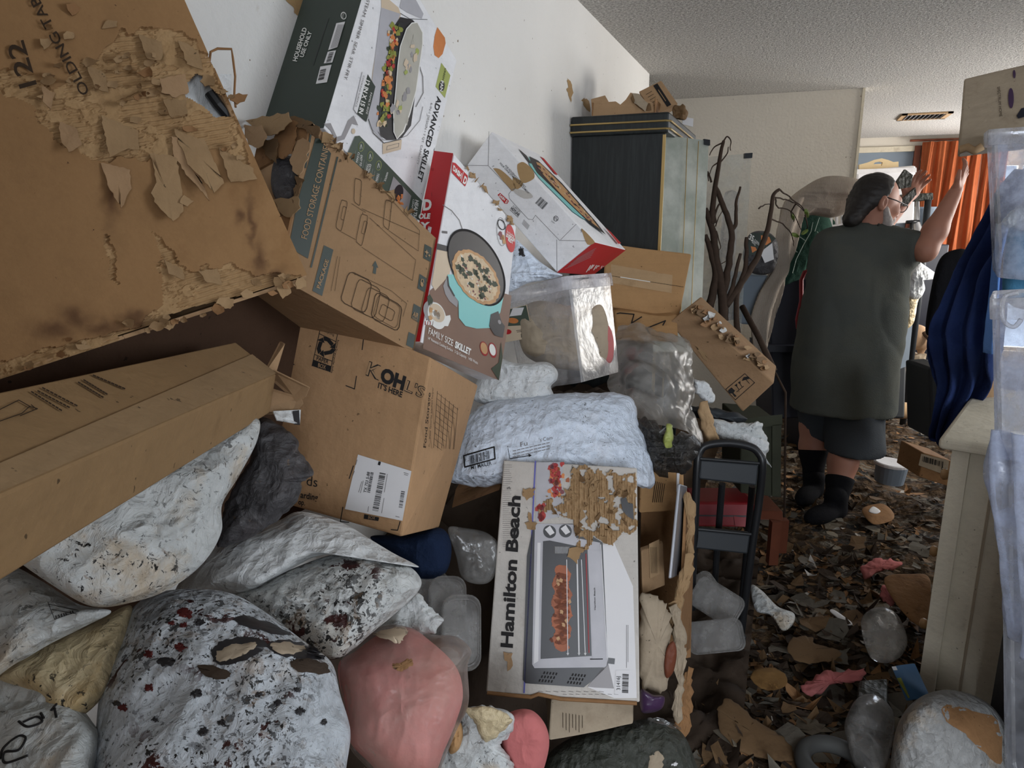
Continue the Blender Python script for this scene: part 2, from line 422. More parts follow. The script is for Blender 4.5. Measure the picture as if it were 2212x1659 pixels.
def cardboard(name, c, stain=.25, streak=(3, 3, 60), wear=0):
    m = NT(name); m.set(.85, .2)
    a = m.mix(m.noise(5, 5), sc(c, .78), sc(c, 1.14))
    a = m.mix(m.mul(m.step(m.noise(1, 3, .6, m.vec(streak)), .45, .7), .25), a, sc(c, .74))
    a = m.mix(m.mul(m.step(m.noise(9, 6, .65), .62-stain*.15, .72), stain), a, (c[0]*.33, c[1]*.27, c[2]*.22, 1))
    a = m.mix(m.step(m.noise(85, 3), .70, .73), a, sc(c, .3))
    a = m.mix(m.mul(m.step(m.noise(26, 5, .7), .42, .7), .22), a, sc(c, .68)); a = m.mix(m.mul(m.noise(260, 2), .16), a, sc(c, .45))
    if wear: a = m.mix(m.mul(m.step(m.noise(22, 8, .7), .6, .63), wear), a, sc(c, 1.35))
    m.col(a); m.bump(m.mul(m.noise(60, 5), m.mul(m.noise(11, 3), 1.5), 'ADD'), .4, .005); return m.m
def polybag(name, c, spots=.5, sscale=60, stain=.35, tan=srgb(188, 158, 112), rough=.42, big=0):
    m = NT(name); m.set(rough, .45)
    a = m.mix(m.noise(6, 4), sc(c, .86), sc(c, 1.08))
    a = m.mix(m.mul(m.step(m.noise(7, 6, .65), .5, .66), stain), a, tan)
    den = m.step(m.noise(5, 3), .34, .62)
    if spots:
        sscale *= 2.4
        f1 = m.mul(m.step(m.noise(sscale, 5, .68, None, .6), .645-.08*spots, .66-.08*spots), den)
        a = m.mix(f1, a, srgb(26, 24, 22))
        f2 = m.mul(m.step(m.noise(sscale*.55, 6, .7, None, .4), .66-.09*spots, .70-.09*spots), den)
        a = m.mix(m.mul(f2, .55), a, srgb(120, 92, 60))
        if spots >= .8: a = m.mix(m.mul(m.step(m.noise(sscale*1.9, 4, .6, None, .5), .60, .615), m.step(m.noise(3.2, 3), .38, .5)), a, srgb(24, 22, 20))
    if big:
        f3 = m.mul(m.step(m.noise(sscale*.3, 7, .62, None, .5), .62-.06*big, .63-.06*big), m.step(m.noise(4, 2), .42, .5))
        a = m.mix(f3, a, m.mix(m.noise(30, 3), srgb(24, 20, 18), srgb(74, 22, 18)))
    m.col(a); m.bump(m.mul(m.mul(m.vor(15, m.vec((1, 1, 1.8))), .55), m.mul(m.mul(m.vor(37, m.vec((1.6, 1, 1))), .3), m.mul(m.noise(40, 6, .6, None, 1.5), .35), 'ADD'), 'ADD'), .75, .03); return m.m
def cloth(name, c, c2=None, scale=90, rough=.95, stripes=None):
    m = NT(name); m.set(rough, .1)
    a = m.mix(m.noise(7, 5), sc(c, .8), sc(c, 1.15))
    if c2: a = m.mix(m.mul(m.step(m.noise(3.5, 3), .45, .6), .6), a, c2)
    if stripes:
        w = m.n('ShaderNodeTexWave'); w.inputs['Scale'].default_value = stripes[0]; w.inputs['Distortion'].default_value = 2; m.link(m.co(), w.inputs[0]); a = m.mix(m.mul(m.step(w.outputs['Fac'], .45, .75), stripes[2]), a, stripes[1])
    m.col(a); m.bump(m.noise(scale, 4), .5, .006); return m.m
def film(name, c, opaque=.3, gloss=.2, rough=.18, dirt=0):
    """clear or milky plastic: part see-through, part diffuse, part gloss"""
    m = NT(name); t = m.t
    tr = m.n('ShaderNodeBsdfTransparent'); tr.inputs[0].default_value = (.96, .96, .96, 1)
    df = m.n('ShaderNodeBsdfDiffuse'); tl = m.n('ShaderNodeBsdfTranslucent'); gl = m.n('ShaderNodeBsdfGlossy'); gl.inputs['Roughness'].default_value = rough; gl.inputs[0].default_value = (.7, .7, .7, 1)
    df.inputs[0].default_value = c; tl.inputs[0].default_value = c
    dm = m.n('ShaderNodeMixShader'); dm.inputs[0].default_value = .45; m.link(df.outputs[0], dm.inputs[1]); m.link(tl.outputs[0], dm.inputs[2])
    a = m.n('ShaderNodeMixShader'); m.link(tr.outputs[0], a.inputs[1]); m.link(dm.outputs[0], a.inputs[2])
    f = m.mul(m.step(m.noise(14, 6, .6), .2, .8), opaque*1.6)
    m.link(m.mul(f, .95, 'MINIMUM'), a.inputs[0])
    fr = m.n('ShaderNodeFresnel'); fr.inputs[0].default_value = 1.45
    b = m.n('ShaderNodeMixShader'); m.link(m.mul(m.mul(fr.outputs[0], gloss, 'ADD'), .4), b.inputs[0]); m.link(a.outputs[0], b.inputs[1]); m.link(gl.outputs[0], b.inputs[2])
    bp = m.n('ShaderNodeBump'); bp.inputs['Strength'].default_value = .3; bp.inputs['Distance'].default_value = .01; m.link(m.noise(25, 4), bp.inputs['Height'])
    for q in (df, gl): m.link(bp.outputs[0], q.inputs['Normal'])
    m.link(b.outputs[0], m.out.inputs[0]); t.nodes.remove(m.b); return m.m
KRAFT = srgb(176, 143, 108)
M = {}
M['card'] = cardboard('cardboard', KRAFT)
M['card_table'] = None
M['card_dark'] = cardboard('cardboard_dirty', srgb(150, 112, 76), .6)
M['card_orange'] = cardboard('cardboard_fresh', srgb(182, 142, 98), .15)
M['card_pale'] = cardboard('cardboard_pale', srgb(188, 156, 118), .3)
M['card_grey'] = cardboard('cardboard_greyed', srgb(172, 156, 134), .4)
M['pulp'] = cardboard('torn_pulp', srgb(166, 136, 100), .45)
M['pulp_dark'] = cardboard('torn_pulp_dark', srgb(120, 94, 66), .5)
M['white_card'] = cardboard('white_carton', srgb(240, 238, 238), .1, wear=0)
M['white_dirty'] = cardboard('white_carton_stained', srgb(202, 196, 188), .3)
M['ink'] = plain('black_ink', srgb(38, 36, 36), .7, .2)
M['ink_brown'] = plain('faded_ink', srgb(58, 46, 36), .8, .1)
M['grey_ink'] = plain('grey_ink', srgb(120, 116, 114), .8, .1)
M['white_ink'] = plain('white_ink', srgb(228, 226, 220), .6, .3)
M['label'] = plain('paper_label', srgb(222, 220, 220), .6, .3, var=.04)
M['red'] = plain('red_carton', srgb(186, 32, 38), .5, .4, var=.08)
M['red_dark'] = plain('red_print', srgb(150, 24, 30), .5, .4, var=.08)
M['green_carton'] = plain('dark_green_carton', srgb(44, 54, 46), .45, .4, var=.15)
M['green_print'] = plain('green_print', srgb(70, 82, 70), .5, .4)
M['lime'] = plain('lime_print', srgb(160, 168, 90), .5, .4)
M['aqua'] = plain('aqua_print', srgb(134, 200, 196), .45, .4, var=.06)
M['black_print'] = plain('black_print', srgb(40, 38, 40), .4, .4)
M['grey_print'] = plain('grey_print', srgb(150, 146, 146), .5, .4)
M['silver_print'] = plain('silver_print', srgb(176, 174, 178), .45, .4, var=.2, scale=20)
M['wood_print'] = plain('brown_table_print', srgb(128, 100, 84), .5, .4, var=.2, scale=8)
M['tan_print'] = plain('tan_print', srgb(206, 186, 160), .5, .4)
M['crust'] = plain('crust_print', srgb(190, 146, 100), .5, .4, var=.3, scale=40)
M['cheese'] = plain('topping_print', srgb(206, 182, 148), .5, .4, var=.4, scale=60)
M['spinach'] = plain('spinach_print', srgb(52, 62, 44), .5, .4, var=.4, scale=50)
M['onion'] = plain('onion_print', srgb(128, 66, 72), .5, .4, var=.4, scale=50)
M['pepper'] = plain('pepper_print', srgb(172, 48, 40), .5, .4, var=.4, scale=50)
M['broccoli'] = plain('broccoli_print', srgb(136, 140, 60), .5, .4, var=.5, scale=50)
M['orange_print'] = plain('orange_print', srgb(204, 124, 66), .5, .4, var=.3, scale=30)
M['roast'] = plain('roast_print', srgb(158, 84, 44), .5, .4, var=.55, scale=38)
M['blue_line'] = plain('blue_print', srgb(92, 92, 164), .5, .4)
M['lidglass_print'] = plain('glass_lid_print', srgb(176, 172, 160), .4, .4, var=.25, scale=16)
M['bag_white'] = polybag('white_mailer', srgb(200, 203, 202), .6, 55, .6)
M['bag_clean'] = polybag('white_mailer_clean', srgb(216, 218, 218), .25, 60, .15)
M['bag_spot'] = polybag('white_mailer_flaking', srgb(194, 200, 206), 1.1, 44, .4, big=.5)
M['bag_pit'] = polybag('white_mailer_pitted', srgb(200, 202, 200), 1.3, 34, .3, big=.6)
M['bag_yellow'] = polybag('yellowed_mailer', srgb(206, 188, 150), .5, 50, .7, tan=srgb(186, 150, 92))
M['bag_blue'] = polybag('bluish_white_bag', srgb(224, 234, 248), .3, 60, .1)
M['maroon'] = plain('dried_maroon', srgb(84, 28, 26), .6, .3, var=.3)
M['bag_grey'] = polybag('dusty_grey_bag', srgb(150, 150, 148), .5, 50, .4)
M['bag_dark'] = polybag('dark_grey_bag', srgb(66, 64, 66), .1, 60, .25, tan=srgb(84, 70, 66), rough=.45)
M['bag_green'] = polybag('dark_green_bag', srgb(60, 62, 54), .15, 60, .25, tan=srgb(74, 68, 54), rough=.5)
M['bag_char'] = polybag('charred_bag', srgb(46, 44, 42), .3, 60, .4, tan=srgb(92, 78, 62), rough=.4)
M['pink'] = cloth('pink_fibre', srgb(214, 146, 140), srgb(200, 132, 120), 40)
M['pink_dim'] = cloth('pink_fibre_dirty', srgb(190, 112, 110), srgb(150, 96, 92), 40)
M['film'] = film('clear_film', (.78, .75, .70, 1), .22, .0, .3)
M['film_grey'] = film('grey_film', (.5, .49, .47, 1), .45, .1)
M['tote'] = film('clear_tote', (.62, .61, .63, 1), .3, .0, .32)
M['tote_blue'] = film('milky_tote', (.66, .72, .9, 1), .5, .08, .2)
M['tote_milky'] = film('frosted_plastic', (.66, .72, .88, 1), .5, .06, .25)
M['lid'] = film('tote_lid', (.82, .82, .86, 1), .6, .06, .25)
M['glass'] = film('dusty_glass', (.62, .66, .62, 1), .16, .10, .04)
M['pane'] = film('window_glass', (.8, .85, .9, 1), .02, .0, .02)
M['black_wood'] = None
M['black'] = plain('black_metal', srgb(30, 31, 33), .4, .5)
M['black_plastic'] = plain('black_plastic', srgb(36, 40, 44), .5, .4)
M['navy'] = plain('navy_plastic', srgb(26, 28, 40), .5, .4)
M['gold'] = plain('brass_trim', srgb(196, 168, 112), .3, .5, .8)
M['steel'] = plain('dull_steel', srgb(168, 170, 176), .35, .5, .7)
M['bark'] = plain('bark', srgb(64, 51, 42), .9, .2, var=.4, scale=40)
M['leaf'] = plain('leaf', srgb(110, 130, 60), .6, .3, var=.3)
M['red_plastic'] = plain('red_plastic', srgb(140, 26, 34), .4, .4)
M['brown_wood'] = plain('red_brown_wood', srgb(108, 58, 38), .6, .3, var=.25, scale=20)
M['pale_wood'] = plain('pale_wood', srgb(226, 202, 158), .6, .3, var=.08)
M['green_wood'] = plain('dark_green_wood', srgb(56, 58, 46), .8, .2, var=.3)
M['white_paint'] = cardboard('white_painted_wood', srgb(222, 212, 190), .45, (2, 2, 2))
M['knob'] = plain('wood_knob', srgb(196, 160, 118), .5, .4)
M['curtain'] = cloth('orange_curtain', srgb(168, 92, 56), srgb(146, 74, 42), 60, .6)
M['blue'] = cloth('blue_fleece', srgb(46, 62, 108), srgb(30, 40, 76), 120)
M['blue_light'] = cloth('light_blue_fleece', srgb(104, 146, 214), None, 120)
M['teal'] = cloth('teal_fabric', srgb(70, 120, 150), None, 120)
M['fuzz'] = cloth('grey_fuzz', srgb(176, 178, 174), None, 60)
M['knit'] = cloth('striped_knit', srgb(186, 174, 160), None, 160, stripes=(46, srgb(112, 100, 90), .75))
M['quilt'] = cloth('green_quilt', srgb(42, 68, 58), None, 90)
M['thread'] = plain('white_thread', srgb(180, 196, 186), .9, .1)
M['skin'] = plain('skin', srgb(168, 118, 98), .55, .35, var=.1, scale=18)
M['hair'] = plain('dark_grey_hair', srgb(44, 40, 38), .5, .3, var=.3, scale=60)
M['beard'] = plain('grey_beard', srgb(168, 160, 156), .8, .2, var=.25, scale=80)
M['shirt'] = cloth('olive_shirt', srgb(86, 88, 82), srgb(74, 78, 76), 200)
M['shorts'] = cloth('dark_shorts', srgb(70, 74, 78), None, 200)
M['sock'] = cloth('black_sock', srgb(24, 24, 27), None, 250)
M['cat_fur'] = cloth('tan_fur', srgb(202, 168, 136), srgb(150, 116, 88), 150)
M['cat_dark'] = cloth('dark_fur', srgb(86, 68, 56), None, 150)
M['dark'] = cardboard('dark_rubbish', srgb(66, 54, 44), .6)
M['navy_cloth'] = cloth('navy_cloth', srgb(30, 42, 66), None, 120)
M['tyre'] = plain('grey_rubber', srgb(72, 72, 70), .7, .3)
M['purple'] = plain('purple_print', srgb(66, 44, 74), .35, .5)
def wood_black():
    m = NT('black_oak_laminate'); m.set(.42, .4); w = m.noise(3, 6, .6, m.vec((14, 14, 1.2)), 1.5); m.col(m.mix(m.step(w, .35, .7), srgb(22, 26, 27), srgb(36, 41, 41))); m.bump(w, .1, .003); return m.m
M['black_wood'] = wood_black()
def table_mat():
    m = NT('torn_cardboard'); m.set(.88, .15); c = srgb(156, 120, 82)
    a = m.mix(m.noise(6, 5), sc(c, .8), sc(c, 1.12))
    a = m.mix(m.mul(m.step(m.noise(7, 6, .65), .55, .72), .45), a, srgb(120, 84, 50))
    a = m.mix(m.mul(m.step(m.noise(24, 5, .7), .42, .7), .3), a, sc(c, .62)); a = m.mix(m.mul(m.noise(260, 2), .2), a, sc(c, .4)); a = m.mix(m.step(m.noise(70, 4, .7), .69, .72), a, srgb(60, 40, 28))
    tn = m.attr('torn'); a = m.mix(tn, a, m.mix(m.noise(30, 5), srgb(186, 156, 116), srgb(150, 118, 80)))
    st = m.attr('stain'); a = m.mix(m.mul(st, .75), a, srgb(74, 48, 34))
    m.col(a); m.bump(m.noise(70, 5), .3, .004); return m.m
M['card_table'] = table_mat()
def wall_mat(name, c, bscale=55, bstr=.35):
    m = NT(name); m.set(.75, .25); a = m.mix(m.noise(3, 5), sc(c, .93), sc(c, 1.04)); a = m.mix(m.mul(m.step(m.noise(9, 6, .7), .66, .78), .3), a, srgb(176, 160, 134)); a = m.mix(m.step(m.noise(60, 2), .755, .77), a, srgb(120, 104, 84))
    m.col(a); m.bump(m.noise(bscale, 4), bstr, .008); return m.m
M['wall'] = wall_mat('white_wall', srgb(226, 223, 218))
M['wall_back'] = wall_mat('cream_wall', srgb(216, 208, 194))
def popcorn():
    m = NT('popcorn_ceiling'); m.set(.9, .1); n1 = m.noise(85, 5, .65); n2 = m.vor(150)
    m.col(m.mix(m.step(n1, .35, .65), srgb(172, 168, 162), srgb(238, 234, 228))); m.bump(m.mul(n1, m.mul(n2, -.4), 'ADD'), .9, .02); return m.m
M['ceil'] = popcorn()
M['floor'] = cardboard('dirty_floor', srgb(84, 66, 50), .6)
M['bluegrey'] = plain('blue_grey_paint', srgb(128, 140, 152), .6, .3, var=.06)
M['peel'] = cardboard('peeled_paint', srgb(178, 146, 104), .3)
# ------------------------------------------------------------------ the room
def slab(name, lo, hi, mat, holes_axis=None, parent=None):
    return struct(name, *box_vf(lo, hi), mat, parent)
def box_vf(lo, hi): b = MB().wbox(lo, hi); return b.V[0], b.F
slab('floor', (-2.1, -1.7, -.08), (2.7, 9.3, 0), M['floor'])
slab('ceiling', (-2.1, -1.7, 2.4), (2.7, 9.3, 2.5), M['ceil'])
slab('wall_left', (-1.03, -1.7, 0), (-.91, 4.742, 2.4), M['wall'])
slab('wall_hall_left', (-2.12, 4.5, 0), (-2.0, 9.3, 2.4), M['wall'])
slab('wall_hall_near', (-2.1, 4.5, 0), (-1.03, 4.62, 2.4), M['wall'])
slab('wall_back', (-2.1, 5.745, 0), (.381, 5.86, 2.4), M['wall_back'])
def wall_holes(name, mat, axis, lo, hi, holes):
    """wall slab with rectangular openings; axis 0: wall lies in YZ, axis 1: in XZ; holes (a0,a1,z0,z1)"""
    b = MB(); a = 1-axis; xs = sorted({lo[a], hi[a]} | {h[i] for h in holes for i in (0, 1)}); zs = sorted({lo[2], hi[2]} | {h[i] for h in holes for i in (2, 3)})
    for x0, x1 in zip(xs[:-1], xs[1:]):
        for z0, z1 in zip(zs[:-1], zs[1:]):
            if any(h[0] <= x0 and x1 <= h[1] and h[2] <= z0 and z1 <= h[3] for h in holes): continue
            l = list(lo); h_ = list(hi); l[a], h_[a], l[2], h_[2] = x0, x1, z0, z1; b.wbox(l, h_)
    o = b.build(name, mat); o['kind'] = 'structure'; return o
wall_holes('wall_right', M['wall'], 0, (2.6, -1.7, 0), (2.72, 9.3, 2.4), [(.85, 2.35, .9, 2.1), (4.7, 6.2, .85, 2.15), (7.2, 8.6, .85, 2.15)])
wall_holes('wall_far', M['wall_back'], 1, (-2.1, 9.13, 0), (2.72, 9.25, 2.4), [(1.84, 2.52, .12, 2.12)])
wall_holes('wall_behind', M['wall'], 1, (-1.03, -1.72, 0), (2.72, -1.6, 2.4), [(.4, 2.0, .85, 2.15)])
def window(name, axis, lo, hi, mull):
    a = 1-axis; fr = MB(); t = .04
    def bar(a0, a1, z0, z1):
        l = list(lo); h = list(hi); l[a], h[a], l[2], h[2] = a0, a1, z0, z1; fr.wbox(l, h)
    bar(lo[a], lo[a]+t, lo[2], hi[2]); bar(hi[a]-t, hi[a], lo[2], hi[2]); bar(lo[a], hi[a], lo[2], lo[2]+t); bar(lo[a], hi[a], hi[2]-t, hi[2])
    if mull: c = (lo[a]+hi[a])/2; bar(c-.02, c+.02, lo[2]+t, hi[2]-t)
    f = fr.build(name, M['white_paint']); f['kind'] = 'structure'
    l = list(lo); h = list(hi); c = (lo[axis]+hi[axis])/2; l[axis], h[axis] = c-.003, c+.003; l[a] += t; h[a] -= t; l[2] += t; h[2] -= t
    MB().wbox(l, h).build('pane', M['pane'], f)
window('window_1', 1, (1.84, 9.16, .12), (2.52, 9.22, 2.12), True)
window('window_2', 0, (2.63, 4.7, .85), (2.69, 6.2, 2.15), True)
window('added_window_5', 0, (2.63, 7.2, .85), (2.69, 8.6, 2.15), True)  # unseen opening added to let the far ceiling fill in
window('window_4', 1, (.4, -1.69, .85), (2.0, -1.63, 2.15), True)
window('window_3', 0, (2.63, .85, .9), (2.69, 2.35, 2.1), False)
slab('trim_1', (.45, 9.07, 2.3), (1.9, 9.13, 2.4), M['wall_back'])
slab('trim_2', (.5, 9.05, 2.245), (1.16, 9.13, 2.3), M['white_paint'])
slab('wall_far_panel', (.5, 9.09, .9), (1.16, 9.13, 2.25), M['bluegrey'])
slab('trim_3', (1.16, 9.03, .1), (1.22, 9.13, 2.3), M['brown_wood'])
slab('trim_4', (.375, 5.735, 0), (.392, 5.87, 2.4), M['white_paint'])
# torn paint on the left wall
wl = bpy.data.objects['wall_left']
def wall_patch(pts, seed):
    rnd = random.Random(seed); b = MB(); V = []
    q = catmull(pts, 4); q = q+np.array([[rnd.uniform(-2, 2), rnd.uniform(-2, 2)] for _ in q])
    V = [atx(x, y, -.9088) for x, y in q]; t = tessellate_polygon([[Vector((float(v[1]), float(v[2]), 0)) for v in V]]); b.add(V, t)
    b.build('peeled_patch', M['peel'], wl)
wall_patch([(612, -6), (648, -6), (654, 8), (648, 34), (637, 28), (632, 14)], 1)
wall_patch([(1225, 170), (1234, 180), (1237, 200), (1234, 220), (1228, 205), (1223, 192), (1228, 188)], 2)
wall_patch([(1257, 216), (1268, 214), (1275, 235), (1272, 242), (1262, 228)], 3)
# ceiling vent of the far room
vc = atz(1996, 250, 2.399); vr = root_at('ceiling_vent', vc, 'brown-rimmed air vent with slanted slats in the far ceiling', 'vent')
b = MB(); vx, vy = .19, .2
for a0, a1, b0, b1 in ((-vx, vx, -vy, -vy+.04), (-vx, vx, vy-.04, vy), (-vx, -vx+.04, -vy, vy), (vx-.04, vx, -vy, vy)): b.wbox(vc+np.array([a0, b0, -.012]), vc+np.array([a1, b1, 0]))
b.build('vent_frame', M['card_pale'], vr)
for i in range(9):
    x = -vx+.055+i*.034; MB().box(vc+np.array([x, 0, -.008]), [unit([1, 0, .8]), np.array([0, 1., 0]), unit([-.8, 0, 1])], (.014, vy-.045, .002)).build('slat', M['steel'], vr)
MB().wbox(vc+np.array([-vx+.03, -vy+.03, -.002]), vc+np.array([vx-.03, vy-.03, 0])).build('vent_opening', M['black'], vr)
# ------------------------------------------------------------------ boxes of the left pile
def Z(ox, oy, s): return lambda *pts: [(ox+x/s, oy+y/s) for x, y in pts] if len(pts) > 1 else (ox+pts[0][0]/s, oy+pts[0][1]/s)
def rough_patch(face, poly, mat, parent, seed, h=.003, amp=.006, step=2.2, name='torn_patch', flute=.0012):
    """bare pulp where the printed ply is ripped off: a rough sheet with a ragged outline"""
    pl = np.array(poly, float); x0, y0 = pl.min(0)-8; x1, y1 = pl.max(0)+8; xs = np.arange(x0, x1, step); ys = np.arange(y0, y1, step); X, Y = np.meshgrid(xs, ys); X = X.ravel(); Y = Y.ravel()
    q = np.stack([X/9, Y/9, 0*X], 1); ins = inpoly(X+7*fbm(q, 3, seed), Y+7*fbm(q+30, 3, seed+1), pl.tolist()) & (fbm(q*.6+9, 3, seed+2) > -.33)
    hh = h+amp*np.clip(fbm(np.stack([X/11, Y/26, 0*X], 1), 4, seed+3)+.25, 0, 1)+flute*np.sin(X*1.15+1.5*fbm(q*.3, 2, seed+5))+.002*fbm(q*2, 2, seed+4)
    V = np.array([face.at(a, b_, c) for a, b_, c in zip(X, Y, hh)]); idx = np.arange(len(X)).reshape(len(ys), len(xs)); F = np.stack([idx[:-1, :-1], idx[1:, :-1], idx[1:, 1:], idx[:-1, 1:]], -1).reshape(-1, 4); F = F[ins[F].all(1)]; us = np.unique(F); rm = -np.ones(len(X), int); rm[us] = np.arange(len(us))
    return mesh(name, V[us], rm[F], mat, parent, smooth=False)
class Pr:
    """flat print on one face, gathered into one part with several inks"""
    def __init__(s, face, *inks): s.f = face; s.b = MB(); s.inks = list(inks)
    def i(s, k):
        if k not in s.inks: s.inks.append(k)
        return s.inks.index(k)
    def poly(s, k, pts, l=0): s.f.poly(s.b, pts, .0010+l*.0004, s.i(k)); return s
    def line(s, k, pts, w, l=1): s.f.line(s.b, pts, w, .0010+l*.0004, s.i(k)); return s
    def ell(s, k, c, a, b, l=0, **q): s.f.ell(s.b, c, a, b, .0010+l*.0004, s.i(k), **q); return s
    def text(s, k, t, p0, p1, up, l=2, **q): s.f.text(s.b, t, p0, p1, up, .0010+l*.0004, s.i(k), **q); return s
    def bars(s, k, a, b, c, n=30, seed=1, l=2): s.f.barcode(s.b, a, b, c, n, seed, .0010+l*.0004, s.i(k)); return s
    def build(s, name, parent, label=None): return s.b.build(name, [M[k] for k in s.inks], parent, label=label)
def inpoly(px, py, poly):
    r = np.zeros(len(px), bool); n = len(poly); j = n-1
    for i in range(n):
        xi, yi = poly[i]; xj, yj = poly[j]
        c = ((yi > py) != (yj > py)) & (px < (xj-xi)*(py-yi)/(yj-yi+1e-12)+xi); r ^= c; j = i
    return r
def project(V):
    v = np.asarray(V)-EYE; d = v@FW; return CX+FPX*(v@RT)/d, CY-FPX*(v@UP)/d, d
# --- folding table carton, torn open, nearest on the left
tBR = P(668, 603, .86); tBL = P(-150, 868, .63); tTR = P(318, -180, .74); tTL = tBL+tTR-tBR
tf_ = Face(tBL, tBR, tTL)
TB = root_at('cardboard_box', base_of([tBL, tBR, tTL, tTR]), 'huge torn folding table carton with peeling ply leaning at the left edge', 'box', 'cardboard boxes in the pile')
def table_panel():
    nu, nv = 210, 520; u, v = np.meshgrid(np.linspace(0, 1, nu), np.linspace(0, 1, nv)); u = u.ravel(); v = v.ravel()
    e1 = tBR-tBL; e2 = tTL-tBL; B = tBL+np.outer(u, e1)+np.outer(v, e2); px, py, _ = project(B)
    q = np.stack([px/26, py/26, 0*px], 1); jx = px+16*fbm(q, 4, 3); jy = py+16*fbm(q+40, 4, 4)
    T1 = [(0, 150), (60, 165), (110, 195), (170, 150), (265, 70), (340, 60), (415, 80), (460, 140), (505, 250), (530, 300), (545, 360), (470, 330), (400, 320), (300, 345), (215, 345), (140, 320), (90, 260), (60, 225), (0, 210), (-60, 180)]
    T2 = [(340, 570), (420, 585), (500, 570), (560, 600), (640, 590), (690, 600), (650, 660), (330, 735), (-50, 840), (-50, 800), (300, 700), (350, 650)]
    T3 = [(225, 500), (240, 505), (255, 620), (240, 600)]; T4 = [(330, 500), (375, 545), (395, 600), (370, 610), (345, 560)]
    torn = np.zeros(len(px))
    for t in (T1, T2, T3, T4): torn = np.maximum(torn, inpoly(jx, jy, t))
    n2 = fbm(np.stack([px/40, py/25, 0*px], 1), 4, 11); deep = torn*(n2 > -.08)           # outer ply gone, flutes bare
    vm = v*np.linalg.norm(e2); um = u*np.linalg.norm(e1)
    flute = np.sin(vm/.0047*2*math.pi+.9*fbm(np.stack([um*14, vm*14, 0*um], 1), 2, 5))
    h = -.0016*torn-.0014*deep+.0009*flute*deep*(n2 > .02)+.0016*torn*fbm(np.stack([px/12, py/12, 0*px], 1), 3, 21)
    h = h+.0016*fbm(np.stack([um*5, vm*5, 0*um], 1), 2, 31)+.0004*fbm(np.stack([um*60, vm*60, 0*um], 1), 2, 33)
    edge = np.clip((1-v)*0, 0, 1)
    st = np.zeros(len(px))
    for cx_, cy_, rx, ry in ((165, 690, 38, 26), (225, 705, 46, 18), (290, 690, 40, 18), (115, 715, 45, 16), (545, 480, 9, 60), (560, 560, 14, 40), (600, 600, 20, 18), (520, 470, 12, 20), (240, 420, 14, 60)):
        st = np.maximum(st, np.exp(-((jx-cx_)/rx)**2-((jy-cy_)/ry)**2))
    hole = inpoly(px+4*n2, py+4*n2, [(404, 190), (425, 158), (440, 165), (462, 195), (480, 205), (505, 250), (470, 252), (440, 225), (402, 205)])
    V = B+np.outer(h, tf_.n); keep = ~hole; idx = np.arange(nu*nv).reshape(nv, nu); Fq = np.stack([idx[:-1, :-1], idx[:-1, 1:], idx[1:, 1:], idx[1:, :-1]], -1).reshape(-1, 4)
    bottom_cut = (v < .012+.02*np.clip(fbm(np.stack([um*22, 0*um, 0*um], 1), 4, 61), 0, 1)) & (px > 260); keep &= ~bottom_cut
    Fq = Fq[keep[Fq].all(1)]
    return mesh('front_panel', V, Fq, M['card_table'], TB, attr={'torn': torn*.8, 'stain': st})
table_panel()
bk = -tf_.n*.07
b = MB(); th = -tf_.n*.004
def slabq(mb, q, t, m=0): q = [np.asarray(x) for x in q]; mb.add(q+[x+t for x in q], [(0, 1, 2, 3), (7, 6, 5, 4), (0, 4, 5, 1), (1, 5, 6, 2), (2, 6, 7, 3), (3, 7, 4, 0)], m)
slabq(b, [x+bk for x in (tBL, tBR, tTR, tTL)], th)
slabq(b, [tBR+th, tTR+th, tTR+bk, tBR+bk], unit(tBL-tBR)*.004); slabq(b, [tBL+th, tBR+th, tBR+bk, tBL+bk], unit(tTL-tBL)*.004); slabq(b, [tBL+th, tTL+th, tTL+bk, tBL+bk], unit(tBR-tBL)*.004)
b.build('box_walls', M['card'], TB)
b = MB(); slabq(b, [tf_.at(385, 160, -.02), tf_.at(500, 160, -.02), tf_.at(500, 300, -.025), tf_.at(385, 300, -.02)], th); b.build('foam_liner', M['bag_clean'], TB)
bevel = MB(); bevel.tube([tf_.at(452, 200, -.012), tf_.at(470, 225, -.010), tf_.at(492, 250, -.012)], .006, 8); bevel.build('table_leg_tip', M['black'], TB)
fl = [([(216, 351), (280, 365), (283, 405), (263, 449), (236, 405)], .016), ([(324, 331), (381, 338), (392, 398), (395, 456), (375, 479), (338, 442), (326, 415), (338, 392)], .012),
      ([(375, 277), (412, 294), (442, 300), (483, 395), (463, 415), (405, 354)], .022), ([(371, 294), (405, 304), (430, 380), (452, 432), (412, 388), (375, 338)], .014),
      ([(219, 250), (297, 280), (300, 324), (277, 321), (236, 341)], .010), ([(473, 317), (547, 365), (554, 385), (500, 395), (483, 354)], .016),
      ([(128, 262), (165, 275), (176, 312), (150, 330), (130, 300)], .012), ([(300, 75), (350, 90), (350, 130), (318, 128)], .01), ([(385, 85), (430, 110), (440, 150), (405, 140)], .012),
      ([(345, 170), (400, 160), (410, 200), (380, 210), (350, 200)], .008), ([(352, 215), (400, 215), (405, 245), (370, 255)], .012), ([(185, 140), (225, 155), (235, 200), (205, 190)], .01),
      ([(90, 185), (118, 200), (112, 235), (95, 225)], .01), ([(355, 560), (395, 585), (400, 605), (365, 590)], .01), ([(430, 585), (470, 580), (480, 615), (445, 610)], .01)]
for i, (p, l) in enumerate(fl): torn_flap(tf_, p, l, M['pulp'] if i % 3 else M['card'], TB, seed=i)
rnd = random.Random(5)
